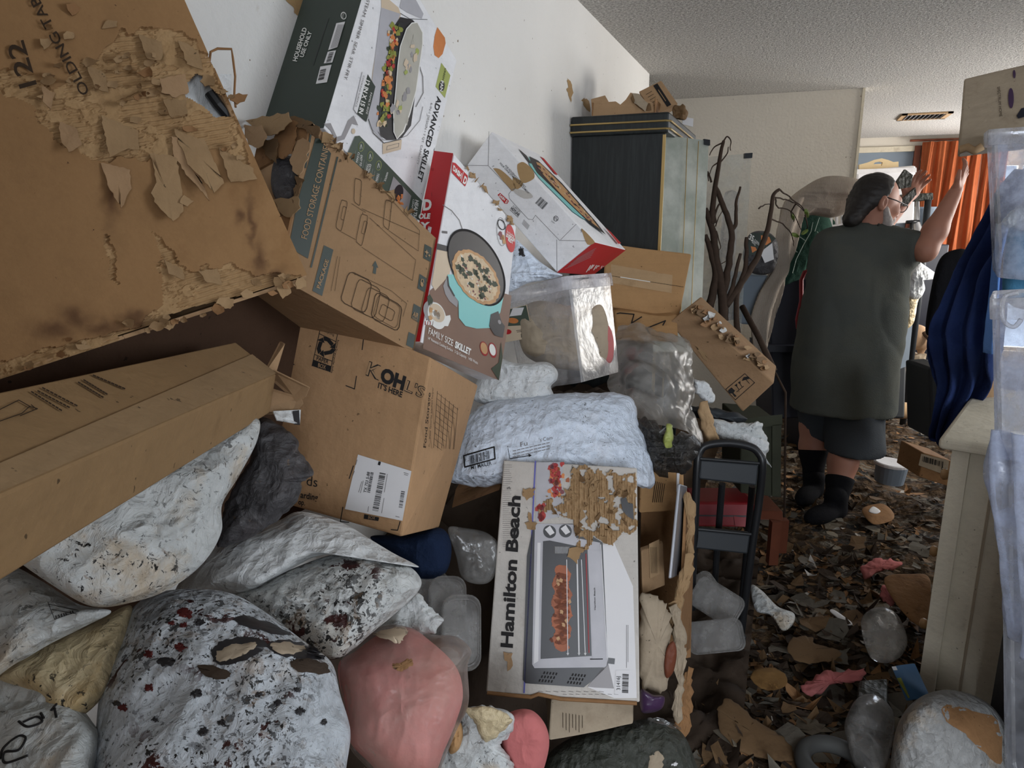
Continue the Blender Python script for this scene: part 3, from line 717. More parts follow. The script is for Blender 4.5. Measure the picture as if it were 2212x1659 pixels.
for i in range(70):
    t = rnd.random()
    if i < 40: x = rnd.uniform(90, 520); y = 120+(x-90)*.38+rnd.gauss(0, 55)
    else: x = rnd.uniform(60, 650); y = 800-x*.30+rnd.uniform(-22, 14)
    r = rnd.uniform(6, 17); a = rnd.uniform(0, 6); p = [(x+r*math.cos(a+k*1.05)*rnd.uniform(.6, 1.5), y+r*.8*math.sin(a+k*1.05)*rnd.uniform(.5, 1.3)) for k in range(6)]
    torn_flap(tf_, p, rnd.uniform(.004, .016), M['pulp'] if rnd.random() < .7 else M['card_dark'], TB, seed=100+i, jag=1.5)
Pr(tf_, 'ink_brown').text('ink_brown', '122', (79, 182), (50, 86), (43, 192), 7, bold=.012).text('ink_brown', 'OLDING TABLE', (194, 199), (62, -45), (176, 209), 7, bold=.01).text('ink_brown', 'P', (268, 300), (273, 290), (290, 303)).build('printed_lettering', TB, 'faded black stencil lettering')
sb = MB(); sb.tube([tf_.at(*p, h_) for p, h_ in (((452, 135), -.01), ((455, 112), .0), ((470, 105), .0), ((500, 106), .0), ((503, 125), .0), ((508, 165), .0), ((506, 205), .0), ((509, 232), .0))], .0014, 6); sb.build('torn_strip', M['card_dark'], TB)
# --- long flat carton below it
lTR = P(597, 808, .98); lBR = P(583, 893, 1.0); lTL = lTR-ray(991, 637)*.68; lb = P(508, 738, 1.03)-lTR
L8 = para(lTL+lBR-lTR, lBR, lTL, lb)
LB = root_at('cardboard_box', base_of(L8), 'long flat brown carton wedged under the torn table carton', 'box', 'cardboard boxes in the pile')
solid8('box_body', L8, cardboard('shade_toned_carton', srgb(150, 120, 84), .3), LB, .003)  # body colour darkened to carry the shade of the table carton above
ltop = Face(L8[3], L8[2], L8[7])
p = Pr(ltop, 'ink_brown'); zc = Z(0, 540, 2.962)
for a, bb in (((595, 800), (805, 890)), ((535, 830), (690, 925)), ((500, 845), (665, 945)), ((270, 880), (500, 1000)), ((240, 900), (450, 1010)), ((200, 905), (400, 1030))):
    a, bb = zc(a, bb)
    for k in range(9):
        t0 = k/9+.01; t1 = t0+.07; p.line('ink_brown', [(a[0]+(bb[0]-a[0])*t0, a[1]+(bb[1]-a[1])*t0), (a[0]+(bb[0]-a[0])*t1, a[1]+(bb[1]-a[1])*t1)], 3.2)
p.line('ink_brown', zc((0, 1020), (120, 960), (190, 1000), (140, 1045), (0, 1095)), 2).line('ink_brown', zc((190, 1000), (240, 1015), (130, 1060)), 2).line('ink_brown', zc((200, 990), (235, 1020)), 2)
p.build('printed_lettering', LB)
seam = MB(); ltop.poly(seam, [(0, 1000), (545, 765), (597, 806), (0, 1062)], .002); seam.build('top_flap', cardboard('shade_toned_flap', srgb(158, 130, 96), .2), LB)  # flap tone carries that same shade in its colour
for i, (q, d0, d1) in enumerate((([(572, 800), (592, 808), (612, 742), (604, 738)], 1.0, 1.06), ([(590, 800), (668, 838), (660, 858), (640, 868), (585, 820)], .99, 1.02), ([(545, 890), (575, 835), (650, 858), (655, 872), (640, 888), (560, 898)], 1.0, 1.03))):
    V = [P(x, y, d0+(d1-d0)*k/(len(q)-1)) for k, (x, y) in enumerate(q)]; n = np.cross(V[1]-V[0], V[2]-V[0]); n = unit(n)*.003; k = len(V)
    mesh('end_flap', V+[v+n for v in V], [tuple(range(k)), tuple(range(2*k-1, k-1, -1))]+[(a, k+a, k+(a+1) % k, (a+1) % k) for a in range(k)], M['card'], LB)
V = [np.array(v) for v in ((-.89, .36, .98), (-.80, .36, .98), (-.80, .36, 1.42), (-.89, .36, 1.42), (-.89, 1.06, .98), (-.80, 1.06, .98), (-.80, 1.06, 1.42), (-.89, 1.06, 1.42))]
o = root_at('cardboard_box', base_of(V), 'dark brown carton added and darkened for the shade between the table carton and the store carton', 'box', 'cardboard boxes in the pile'); solid8('box_body', V, cardboard('shade_fill_carton', srgb(70, 50, 36), .5), o, .004)  # added as dark fill; the gap's shade is put into its colour
# --- big department-store carton
K8 = [np.array(v) for v in ([-0.867, 0.904, 1.051], [-0.565, 0.956, 0.989], [-0.563, 1.073, 1.272], [-0.826, 1.043, 1.364], [-0.885, 1.235, 0.915], [-0.665, 1.282, 0.852], [-0.626, 1.413, 1.145], [-0.885, 1.374, 1.229])]
KB = root_at('cardboard_box', base_of(K8), 'brown store carton with white shipping label beside the dark grey bag', 'box', 'cardboard boxes in the pile')
solid8('box_body', K8, cardboard('store_carton', srgb(184, 146, 108), .2, (60, 3, 3)), KB, .004)
kf = Face(K8[0], K8[1], K8[2]); z = Z(560, 640, 3.072)
p = Pr(kf, 'ink')
for ln in (((315, 75), (245, 45), (222, 130)), ((640, 245), (693, 272), (683, 355)), ((645, 530), (632, 615), (575, 593)), ((180, 432), (232, 453)), ((178, 325), (172, 350)), ((625, 1125), (597, 1210)), ((555, 1400), (538, 1495), (595, 1500)), ((935, 1495), (918, 1553), (875, 1548))): p.line('ink', z(*ln), 2.0)
L0, L1, R0, R1 = (413, 180), (350, 462), (522, 238), (470, 503)
def lr(t): return (L0[0]+(L1[0]-L0[0])*t, L0[1]+(L1[1]-L0[1])*t), (R0[0]+(R1[0]-R0[0])*t, R0[1]+(R1[1]-R0[1])*t)
for t in (0, .24, .73, .86): p.line('ink', z(*lr(t)), 1.5)
p.line('ink', z(L0, L1), 1.5).line('ink', z(R0, R1), 1.5).poly('ink', z(lr(.86)[0], lr(.86)[1], R1, L1))
p.text('card', 'BOX', z((388, 468)), z((440, 486)), z((393, 442)), 3, bold=.02).text('ink', 'PAPER', z((378, 422)), z((458, 449)), z((383, 398)), bold=.02)
p.text('ink', 'Flatten Before', z((414, 212)), z((514, 254)), z((417, 196))).text('ink', 'Recycling', z((422, 232)), z((496, 264)), z((426, 217)))
p.text('ink', 'how2recycle.info', z((518, 290)), z((474, 508)), z((531, 293)), bold=.01)
cc = np.array((442, 335.))
for k in range(3):
    a = math.radians(-75+120*k); d0 = np.array([math.cos(a), math.sin(a)]); t0 = np.array([-d0[1], d0[0]])
    q = [cc+d0*62-t0*34, cc+d0*62+t0*4, cc+d0*34+t0*46, cc+d0*12+t0*34, cc+d0*36-t0*2, cc+d0*36-t0*22]; p.poly('ink', z(*[tuple(x) for x in q]))
    q = [cc+d0*44+t0*58, cc+d0*2+t0*26, cc+d0*2+t0*64]; p.poly('ink', z(*[tuple(x) for x in q]))
def outl(t, a, b_, c): p.text('ink', t, z(a), z(b_), z(c), 2, bold=.03); p.text('card', t, z((a[0]+1, a[1]-1)), z((b_[0]-1, b_[1]-1)), z((c[0]+1, c[1]+1)), 3, bold=-.006)
outl('K', (706, 520), (796, 557), (730, 432)); outl("L'S", (962, 625), (1085, 676), (984, 558))
p.text('ink', 'OH', z((798, 556)), z((956, 622)), z((818, 474)), bold=.06).text('ink', "IT'S HERE", z((786, 606)), z((946, 672)), z((793, 571)), bold=.03)
p.text('ink', 'ds', z((312, 1254)), z((384, 1266)), z((318, 1190))).text('ink', 'arding', z((272, 1336)), z((387, 1356)), z((277, 1296)), bold=.02).text('ink', 'op.', z((258, 1380)), z((303, 1388)), z((262, 1345)), bold=.02)
p.poly('ink', z((697, 1446), (796, 1468), (790, 1492), (693, 1476))).text('card', 'BOX', z((722, 1476)), z((768, 1482)), z((725, 1456)), 3)
p.build('printed_lettering', KB, 'black printing')
p = Pr(kf, 'label'); p.poly('label', z((655, 1050), (1010, 1160), (950, 1490), (568, 1412)), 3)
p.bars('ink', z((715, 1300)), z((740, 1165)), z((735, 1305)), 22, 3, 4).bars('ink', z((750, 1420)), z((800, 1165)), z((790, 1428)), 34, 4, 4).bars('ink', z((925, 1400)), z((942, 1290)), z((950, 1404)), 22, 5, 4)
p.text('ink', 'TX 753 S-88', z((710, 1305)), z((735, 1168)), z((692, 1300)), 4, bold=.02).poly('ink', z((792, 1095), (808, 1099), (802, 1123), (786, 1118)), 4)
for k, (a, c) in enumerate((((660, 1300), (680, 1230)), ((672, 1305), (690, 1225)), ((830, 1300), (850, 1180)), ((960, 1170), (990, 1180)), ((962, 1182), (985, 1189)), ((620, 1190), (632, 1160)), ((640, 1118), (650, 1085)), ((905, 1460), (930, 1466)), ((720, 1430), (726, 1395)), ((812, 1438), (828, 1340)))): p.line('grey_ink', z(a, c), 1.2, 4)
p.build('shipping_label', KB, 'white shipping label with barcodes')
ks = Face(K8[1], K8[5], K8[6]); p = Pr(ks, 'ink_brown')
p.text('ink_brown', 'Food Storage', z((1106, 1006)), z((1138, 640)), z((1088, 1003)), bold=.02).text('ink_brown', 'Your favorite kitchen helper', z((1137, 950)), z((1157, 604)), z((1126, 948)))
for k in range(6):
    x0, y0 = 1182+k*27, 630+k*22; p.line('ink_brown', z((x0, y0), (x0-25, y0+375-k*20)), 1.0)
for k in range(10): y = 640+k*38; p.line('ink_brown', z((1180-k*2.5, y), (1320-k*12, y+112-k*8)), .8)
p.build('printed_drawing', KB)
# --- food container carton with the torn side
F8 = [np.array(v) for v in ([-0.704, 0.863, 1.421], [-0.604, 1.084, 1.276], [-0.605, 1.183, 1.471], [-0.708, 0.971, 1.652], [-0.854, 0.913, 1.395], [-0.754, 1.135, 1.25], [-0.755, 1.234, 1.445], [-0.857, 1.022, 1.626])]
FB = root_at('cardboard_box', base_of(F8), 'brown food storage container carton with a ripped open side', 'box', 'cardboard boxes in the pile')
ff_ = Face(F8[0], F8[1], F8[3])
b = MB(); fn = -ff_.n*.004
slabq(b, F8[:4], fn); slabq(b, [F8[1], F8[5], F8[6], F8[2]], unit(F8[0]-F8[1])*.004); slabq(b, F8[4:], -fn); slabq(b, [F8[0], F8[1], F8[5], F8[4]], unit(F8[3]-F8[0])*.004)
M['card_food'] = cardboard('container_carton', srgb(160, 128, 95), .25); b.build('box_body', M['card_food'], FB)
z = Z(560, 240, 3.607)
p = Pr(ff_, 'ink_brown'); p.poly('green_carton', z((445, 185), (560, 330), (380, 1150), (230, 1060), (300, 700)))
p.text('card', 'FOOD STORAGE CONTAINERS', z((372, 1000)), z((560, 225)), z((325, 985)), 2, bold=.0).line('green_carton', z((610, 360), (405, 1215)), 3.6).line('green_carton', z((405, 160), (360, 440)), 4)
p.poly('green_carton', z((505, 1045), (578, 1080), (490, 1440), (415, 1400))).text('card', 'PACKAGE', z((473, 1384)), z((543, 1162)), z((446, 1374)), 2, bold=.02)
p.poly('green_carton', z((905, 1165), (928, 1222), (914, 1218), (908, 1270), (885, 1262), (894, 1208), (880, 1208)))
for q in ([(1290, 1035), (1345, 1065), (1335, 1175), (1278, 1145)], [(1250, 1268), (1305, 1303), (1290, 1412), (1233, 1380)], [(1205, 1500), (1258, 1530), (1240, 1648), (1185, 1612)], [(1165, 1720), (1215, 1745), (1200, 1850), (1145, 1822)]): p.poly('green_carton', z(*q))
p.text('card', 'AIR', z((1195, 1596)), z((1236, 1616)), z((1203, 1560)), 3, bold=.02).text('card', 'TIGHT', z((1190, 1618)), z((1232, 1638)), z((1193, 1602)), 3)
for cx_, cy_, r in ((1305, 1100, 14), (1325, 1125, 9), (1300, 1130, 7)): p.poly('card', z((cx_, cy_-r*1.6), (cx_+r*.4, cy_-r*.3), (cx_+r*1.3, cy_+r*.4), (cx_+r*.3, cy_+r*.5), (cx_, cy_+r*1.6), (cx_-r*.3, cy_+r*.3), (cx_-r*1.3, cy_-r*.4), (cx_-r*.3, cy_-r*.5)), 3)
p.ell('card', z((1268, 1350)), (3.2, 1), (0, 5), 3).line('card', z((1258, 1335), (1264, 1310), (1280, 1312), (1281, 1335)), 1.5, 3)
def rr(q, w):
    c = [np.array(x, float) for x in q]; o = []
    for k in range(4):
        a, m_, e = c[k-1], c[k], c[(k+1) % 4]; o += [m_+(a-m_)*.18, m_+(a-m_)*.05+(e-m_)*.05, m_+(e-m_)*.14]
    o.append(o[0]); p.line('ink_brown', z(*[tuple(x) for x in o]), w)
for q, w in (([(700, 1245), (880, 1330), (830, 1580), (630, 1480)], 1.4), ([(775, 1300), (950, 1390), (900, 1620), (710, 1530)], 1.2), ([(850, 1365), (1020, 1450), (970, 1650), (790, 1570)], 1.1), ([(910, 1405), (1115, 1520), (1085, 1720), (870, 1610)], 1.5), ([(960, 1500), (1060, 1560), (1035, 1640), (930, 1580)], 1), ([(930, 1425), (1100, 1520), (1070, 1700), (885, 1595)], .8),
             ([(640, 690), (690, 705), (640, 940), (595, 905)], 1), ([(655, 740), (680, 750), (660, 850), (635, 840)], .8), ([(795, 800), (850, 815), (800, 1055), (752, 1015)], 1), ([(820, 855), (845, 862), (822, 960), (795, 950)], .8), ([(985, 690), (1035, 705), (1010, 930), (965, 890)], 1), ([(745, 520), (800, 540), (785, 740), (738, 705)], 1)): rr(q, w)
for ln in (((800, 760), (1250, 960)), ((720, 720), (830, 790)), ((860, 830), (1220, 1160), (1195, 1320), (800, 1060)), ((1040, 700), (1250, 930), (1240, 1090), (1010, 930)), ((640, 940), (750, 1000)), ((610, 1130), (560, 1400)), ((630, 1135), (590, 1400)), ((735, 1255), (1030, 1400), (1150, 1500), (1120, 1600))): p.line('ink_brown', z(*ln), .7)
p.build('printed_drawing', FB, 'dark printing with container drawings')
fs_ = Face(F8[0], F8[4], F8[7])
b = MB(); slabq(b, [F8[0], F8[4], F8[4]+(F8[7]-F8[4])*.5, F8[0]+(F8[3]-F8[0])*.38], unit(F8[1]-F8[0])*.004); slabq(b, [F8[0]+(F8[3]-F8[0])*.86, F8[4]+(F8[7]-F8[4])*.8, F8[7], F8[3]], unit(F8[1]-F8[0])*.004); b.build('torn_side', M['card_dark'], FB)
for i, (q, l, mt) in enumerate((([(533, 262), (560, 255), (600, 246), (625, 244), (628, 262), (600, 288), (575, 290), (548, 275)], .02, 'pulp'), ([(524, 270), (565, 272), (577, 298), (560, 320), (535, 310)], .03, 'card'), ([(560, 300), (600, 300), (596, 350), (575, 340)], .012, 'pulp_dark'), ([(628, 250), (652, 255), (690, 275), (690, 300), (665, 285), (640, 270)], .012, 'pulp_dark'),
                                ([(655, 300), (670, 310), (655, 370), (640, 380), (625, 345), (640, 300)], .012, 'card'), ([(590, 430), (640, 425), (650, 450), (620, 470), (600, 455)], .012, 'pulp'), ([(640, 380), (655, 385), (645, 420), (630, 440)], .01, 'pulp_dark'), ([(600, 262), (645, 262), (630, 330), (605, 345), (592, 300)], .006, 'card_dark'))): torn_flap(fs_, q, l, M[mt], FB, h=.004, seed=200+i, jag=3)
for i in range(26):
    t = rnd.random(); x = 700+t*200; y = 290+t*180; q = [(x+rnd.uniform(-13, 13), y+rnd.uniform(-12, 12)) for _ in range(5)]; c = np.mean(q, 0); q.sort(key=lambda s_: math.atan2(s_[1]-c[1], s_[0]-c[0]))
    torn_flap(ff_, q, rnd.uniform(.004, .014), M['pulp_dark'] if i % 2 else M['pulp'], FB, h=.002, seed=300+i, jag=2)
bag('plastic_wrapped_container', 'grey cling-wrapped container showing through the ripped carton side', 'container', M['bag_dark'], [(596, 342), (630, 338), (648, 360), (650, 390), (640, 425), (615, 440), (595, 430), (585, 390)], 1.14, tf=.02, tb=.03, amp=.004, fs=40, gy=-.2, n=60, rings=14)
# --- green skillet carton
G8 = [np.array(v) for v in ([-0.754, 1.069, 1.655], [-0.738, 1.354, 1.49], [-0.737, 1.565, 1.856], [-0.754, 1.281, 2.02], [-0.893, 1.075, 1.651], [-0.877, 1.361, 1.487], [-0.876, 1.571, 1.853], [-0.893, 1.287, 2.017])]
GB = root_at('skillet_box', base_of(G8), 'white and dark green electric skillet carton tilted against the left wall', 'box', 'appliance cartons')
o = solid8('box_body', G8, M['white_card'], GB, .002)
gs = Face(G8[0], G8[4], G8[7]); gf = Face(G8[0], G8[1], G8[3]); z = Z(500, 0, 3.687)
b = MB(); b.add([v+gs.n*.0006 for v in (G8[0], G8[4], G8[7], G8[3])], [(0, 1, 2, 3)]); b.build('side_panel', M['green_carton'], GB, label='dark green side panel')
p = Pr(gs, 'white_ink'); p.text('white_ink', 'HOUSEHOLD', (641, 133), (663, 61), (632, 131), bold=.02).text('white_ink', 'USE ONLY', (655, 124), (674, 69), (647, 122), bold=.02)
for q in (((770, 400), (835, 185), (905, 172), (843, 375)), ((735, 505), (767, 412), (833, 400), (803, 498)), ((672, 668), (708, 530), (797, 515), (760, 655))): p.poly('label', z(*q), 1)
p.bars('ink', z((752, 498)), z((778, 418)), z((790, 490)), 18, 2, 3).bars('ink', z((688, 640)), z((708, 555)), z((735, 630)), 18, 7, 3)
p.ell('white_ink', z((893, 125)), (6, -2), (2, 8), 1, n=20).ell('green_carton', z((893, 125)), (4.6, -1.5), (1.5, 6), 2, n=20).text('white_ink', 'ETL', z((890, 140)), z((898, 105)), z((880, 138)), 3)
for k in range(9): p.line('grey_ink', z((790+k*7, 385-k*2), (848+k*6, 195)), .6, 3)
p.line('black_print', z((650, 518), (772, 145)), 1.2, 1); p.build('printed_lettering', GB)
p = Pr(gf, 'silver_print')
p.text('grey_ink', 'STEAM. SIMMER. SEAR. STIR-FRY.', (793, -2), (743, 172), (799.5, 0), shear=.2).text('ink', 'ADVANCED SKILLET', (945, 207), (901, 391), (955, 210), bold=.02, shear=.2).text('grey_ink', '6-IN-1 DESIGN • 7 QT. CAPACITY', (931, 222), (900, 355), (935, 223))
p.poly('tan_print', z((1190, -60), (1330, 60), (1350, 115), (1250, 420), (1180, 800), (1165, 1000), (1090, 930), (1125, 560), (1180, 250), (1195, 70)), 0)
p.poly('silver_print', z((1195, 60), (1345, 110), (1270, 330), (1215, 600), (1175, 900), (1185, 1090), (1215, 1135), (1120, 1030), (1090, 930), (1125, 600)), 1)
p.poly('silver_print', z((1360, -40), (1470, 0), (1530, 110), (1515, 150), (1400, 100), (1340, 60)), 1).line('ink', z((1345, 105), (1420, 150), (1560, 155)), 1)
p.poly('black_print', z((1345, 135), (1300, 200), (1270, 330), (1245, 430), (1215, 600), (1185, 740), (1168, 950), (1185, 1080), (1240, 1115), (1310, 1112), (1360, 1095), (1430, 1000), (1520, 350), (1500, 220), (1440, 155)), 2)
for k in range(110):
    t = rnd.random(); x = 1318-110*t**.8+rnd.gauss(0, 22); y = 200+800*t; r = rnd.uniform(3, 8)
    p.ell(rnd.choice(['broccoli', 'broccoli', 'pepper', 'cheese', 'spinach', 'orange_print']), z((x, y)), (r*.7, 0), (0, r), 3+k % 3, n=8, warp=.4, seed=k)
p.poly('white_ink', z((1480, 175), (1527, 260), (1527, 350), (1505, 500), (1475, 720), (1425, 905), (1375, 1050), (1318, 1112), (1290, 1050), (1288, 900), (1308, 700), (1322, 520), (1342, 370), (1392, 228), (1436, 180)), 6)
p.poly('lidglass_print', z((1480, 182), (1520, 260), (1520, 350), (1498, 500), (1468, 720), (1418, 900), (1368, 1042), (1320, 1102), (1298, 1050), (1296, 900), (1315, 700), (1330, 520), (1350, 370), (1398, 234), (1440, 187)), 7)
for k in range(26): t = rnd.random(); p.ell(rnd.choice(['lidglass_print', 'tan_print', 'lidglass_print', 'lime', 'grey_print']), z((1470-150*t+rnd.gauss(0, 26), 280+700*t)), (rnd.uniform(2, 5), 1), (-1, rnd.uniform(4, 10)), 8+k % 3, n=10, warp=.3, seed=k)
p.line('grey_ink', z((1490, 500), (1525, 610), (1528, 740), (1470, 850)), 1.5, 4).line('grey_ink', z((1525, 850), (1500, 960), (1400, 1080), (1310, 1115), (1210, 1115), (1170, 1050)), 1, 3).line('black_print', z((1090, 950), (1130, 1060), (1215, 1140), (1350, 1110)), 1.5, 3)
p.poly('tan_print', z((1205, 1140), (1357, 1112), (1350, 1190), (1205, 1228)), 2).line('grey_ink', z((1240, 1165), (1335, 1140), (1330, 1170), (1235, 1195), (1240, 1165)), .8, 3)
p.poly('orange_print', z((1640, 215), (1700, 300), (1706, 345), (1682, 430), (1650, 463), (1618, 440), (1608, 370), (1620, 280)), 1)
p.poly('lime', z((1672, 500), (1744, 600), (1700, 780), (1626, 690)), 1).ell('black_print', z((1675, 687)), (6, 2), (-2, 12), 2).text('white_ink', 'PAN', z((1668, 640)), z((1660, 725)), z((1690, 645)), 3, bold=.02).text('ink', 'GREEN', z((1700, 540)), z((1680, 635)), z((1712, 545)), 3)
p.poly('label', z((1045, 570), (1085, 590), (1000, 905), (975, 870)), 4).poly('green_carton', z((1085, 590), (1147, 690), (1075, 972), (1000, 905)), 4)
p.text('white_ink', '12 IN X 15 IN', z((1072, 632)), z((1012, 905)), z((1104, 640)), 6, bold=.03, shear=.2).text('white_ink', 'FAMILY-SIZE', z((1108, 735)), z((1070, 905)), z((1121, 742)), 6).text('grey_ink', 'COOKING SURFACE', z((1050, 600)), z((985, 850)), z((1062, 604)), 6)
p.poly('grey_print', z((735, 985), (790, 980), (840, 1090), (880, 1080), (930, 960), (975, 920), (1010, 1000), (960, 985), (900, 1110), (840, 1130), (790, 1040)), 1)
p.ell('tan_print', z((972, 1045)), (4, 0), (0, 6), 2).ell('tan_print', z((880, 1210)), (4, 0), (0, 6), 2)
p.poly('green_print', z((985, 1085), (1020, 1080), (1520, 1600), (1500, 1760), (900, 1280)), 2)
for k, (x, y) in enumerate(((1033, 1168), (1105, 1245), (1172, 1318))):
    p.ell('lime', z((x, y)), (6, 2), (-2, 10.5), 3, n=24).ell('green_print', z((x, y)), (5.2, 1.8), (-1.8, 9.6), 4, n=24).line('white_ink', z((x-8, y+18), (x, y-18), (x+8, y+16)), .8, 5)
for t, a, c, u in (('EASY TO', (1030, 1232), (1020, 1318), (1045, 1240)), ('CLEAN', (1008, 1210), (990, 1290), (1022, 1216)), ('EXTRA', (1100, 1305), (1085, 1372), (1114, 1312)), ('TOUGH', (1082, 1300), (1068, 1362), (1096, 1307)), ('TOXIN', (1165, 1378), (1148, 1440), (1178, 1385)), ('NONSTICK', (1238, 1370), (1215, 1440), (1250, 1377))): p.text('white_ink', t, z(a), z(c), z(u), 4, bold=.01)
for k in range(14): x, y = 1000+k*17, 1190+k*18; p.line('grey_print', z((x-10, y+10), (x-24, y+75)), .5, 4)
p.poly('grey_print', z((1290, 1405), (1432, 1560), (1400, 1710), (1250, 1540)), 4).ell('black_print', z((1330, 1540)), (9, 6), (-6, 18), 5)
for k in range(16): p.ell('orange_print', z((1345+rnd.gauss(0, 18), 1590+rnd.gauss(0, 28))), (2.4, 0), (0, 3), 6, n=7, warp=.4, seed=k)
p.text('white_ink', 'HEALTHY', z((1465, 1590)), z((1440, 1760)), z((1492, 1600)), 5, bold=.03).text('white_ink', 'CERAMIC NON', z((1445, 1585)), z((1418, 1750)), z((1458, 1590)), 5)
p.build('printed_picture', GB, 'printed skillet picture and lettering')
# --- standing skillet carton with the pizza picture
D8 = [np.array(v) for v in ([-0.639, 1.177, 1.278], [-0.59, 1.451, 1.153], [-0.606, 1.599, 1.489], [-0.652, 1.364, 1.634], [-0.697, 1.185, 1.272], [-0.648, 1.458, 1.147], [-0.664, 1.606, 1.483], [-0.709, 1.39, 1.643])]
DB = root_at('skillet_box', base_of(D8), 'white skillet carton with pizza picture and red side standing upright', 'box', 'appliance cartons')
solid8('box_body', D8, M['white_card'], DB, .002)
df_ = Face(D8[0], D8[1], D8[3]); ds_ = Face(D8[0], D8[4], D8[7])
b = MB(); b.add([v+ds_.n*.0035 for v in (D8[0], D8[4], D8[7], D8[3])], [(0, 1, 2), (0, 2, 3)]); b.build('side_panel', M['red'], DB, label='red side panel')
z = Z(560, 240, 3.607); z2 = Z(900, 560, 3.318); z5 = Z(560, 640, 3.072)
p = Pr(ds_, 'white_ink'); p.text('white_ink', 'D', z((1274, 770)), z((1340, 768)), z((1280, 692)), 9, bold=.05).text('white_ink', 'OLE', z((1240, 838)), z((1330, 836)), z((1245, 800)), 9, bold=.05).text('white_ink', 'LY', z((1215, 915)), z((1325, 914)), z((1220, 868)), 9, bold=.05)
for k in range(34):
    x = rnd.uniform(1300, 1470); y = rnd.uniform(340, 1000); r = rnd.uniform(6, 14)
    if x > 1480-(y-330)*.14 or x < 1370-(y-330)*.17: continue
    p.line('red_dark', z((x-r, y-r), (x+r, y-r*.8), (x+r*.8, y+r), (x-r*.7, y+r*.9), (x-r, y-r)), 1.0, 8)
p.build('printed_lettering', DB)
p = Pr(df_, 'white_ink')
p.poly('red', z((1505, 398), (1530, 405), (1622, 500), (1626, 530), (1605, 588), (1500, 478)), 1).text('white_ink', 'DASH', z((1508, 458)), z((1572, 527)), z((1514, 420)), 3, bold=.05).line('white_ink', z((1590, 475), (1574, 550)), 1, 3).text('white_ink', 'D', z((1585, 555)), z((1608, 575)), z((1600, 505)), 3, bold=.05)
p.poly('wood_print', z2((95, 225), (225, 120), (680, 260), (664, 420), (590, 868), (45, 640)), 0).poly('tan_print', z((1388, 1070), (1475, 1085), (1500, 1180), (1480, 1280), (1370, 1400), (1345, 1350)), 1)
p.line('grey_ink', z((1430, 730), (1500, 775), (1560, 850), (1585, 925)), 1.2)
p.poly('black_print', z((1386, 1030), (1470, 1052), (1480, 1098), (1384, 1078)), 2).poly('grey_ink', z((1425, 932), (1466, 936), (1466, 955), (1425, 950)), 1)
p.poly('grey_print', z2((220, 120), (190, 190), (205, 250), (235, 300), (290, 345), (300, 290), (260, 230)), 2).poly('aqua', z2((222, 110), (226, 190), (262, 250), (300, 300), (303, 420), (350, 478), (430, 497), (530, 492), (600, 380), (637, 200), (500, 100)), 3).line('black_print', z2((222, 125), (230, 190), (270, 262)), 3, 4)
pc = z((1693, 1218)); p.ell('ink', pc, (227/3.607, 138/3.607), (0, 268/3.607), 4, n=60).ell('black_print', (pc[0]-1, pc[1]+1), (215/3.607, 131/3.607), (0, 254/3.607), 5, n=60)
pz = z((1690, 1293)); ax, bx = np.array((185, 97))/3.607, np.array((0, 192))/3.607
p.ell('crust', pz, ax, bx, 6, n=50, warp=.03).ell('cheese', pz, ax*.88, bx*.88, 7, n=50, warp=.05)
for k in range(150):
    t = rnd.uniform(0, 6.28); r = math.sqrt(rnd.random())*.82; c = np.array(pz)+ax*r*math.cos(t)+bx*r*math.sin(t); s_ = rnd.uniform(.7, 2.2)
    p.ell(rnd.choice(['onion', 'cheese', 'crust', 'onion', 'white_ink', 'tan_print']), c, (s_, s_*.5), (0, s_*1.2), 8, n=7, warp=.4, seed=k)
for k in range(26):
    t = rnd.uniform(0, 6.28); r = math.sqrt(rnd.random())*.78; c = np.array(pz)+ax*r*math.cos(t)+bx*r*math.sin(t); s_ = rnd.uniform(3.2, 6.5)
    p.ell('spinach', c, (s_, s_*.5), (0, s_*1.1), 9, n=11, warp=.45, seed=k*3)
p.poly('black_print', z2((585, 372), (532, 395), (520, 480), (560, 545), (618, 562), (633, 480), (610, 450)), 5).ell('grey_print', z2((594, 450)), (3.5, 1.5), (0, 4.5), 6)
p.ell('grey_print', z2((118, 385)), (21, 9), (0, 25), 2).ell('white_ink', z2((145, 405)), (20, 8), (0, 28), 3).ell('tan_print', z2((145, 385)), (17, 7), (0, 19), 4)
for k in range(14): p.ell(rnd.choice(['tan_print', 'crust', 'white_ink']), (z2((145, 385))[0]+rnd.gauss(0, 7), z2((145, 385))[1]+rnd.gauss(0, 8)), (4, 1), (0, 6), 5, n=9, warp=.25, seed=k)
p.poly('white_ink', z2((60, 440), (240, 400), (245, 430), (225, 480), (70, 470)), 2)
for k in range(4): p.line('red_dark', z2((64+k*18, 445), (60+k*18, 470)), 1.6, 3)
p.poly('spinach', z2((75, 270), (95, 250), (118, 290), (110, 340), (85, 330)), 3)
p.text('white_ink', 'FAMILY SIZE', (925.6, 720.7), (978, 748), (927, 707), 5).text('white_ink', 'SKILLET', (982, 750), (1016, 767.5), (984, 737), 5, bold=.045).text('white_ink', '14" Nonstick Cooking Surface   5 Qt Capacity   1400 Watts', (924.6, 733), (1032, 787), (925, 727), 5)
p.ell('red_dark', z5((1492, 348)), (9, 5), (0, 15), 2).ell('crust', z5((1492, 345)), (7.5, 4), (0, 12), 3).ell('red_dark', z5((1549, 358)), (9, 5), (0, 16), 2).ell('white_ink', z5((1548, 355)), (7, 4), (0, 12), 3)
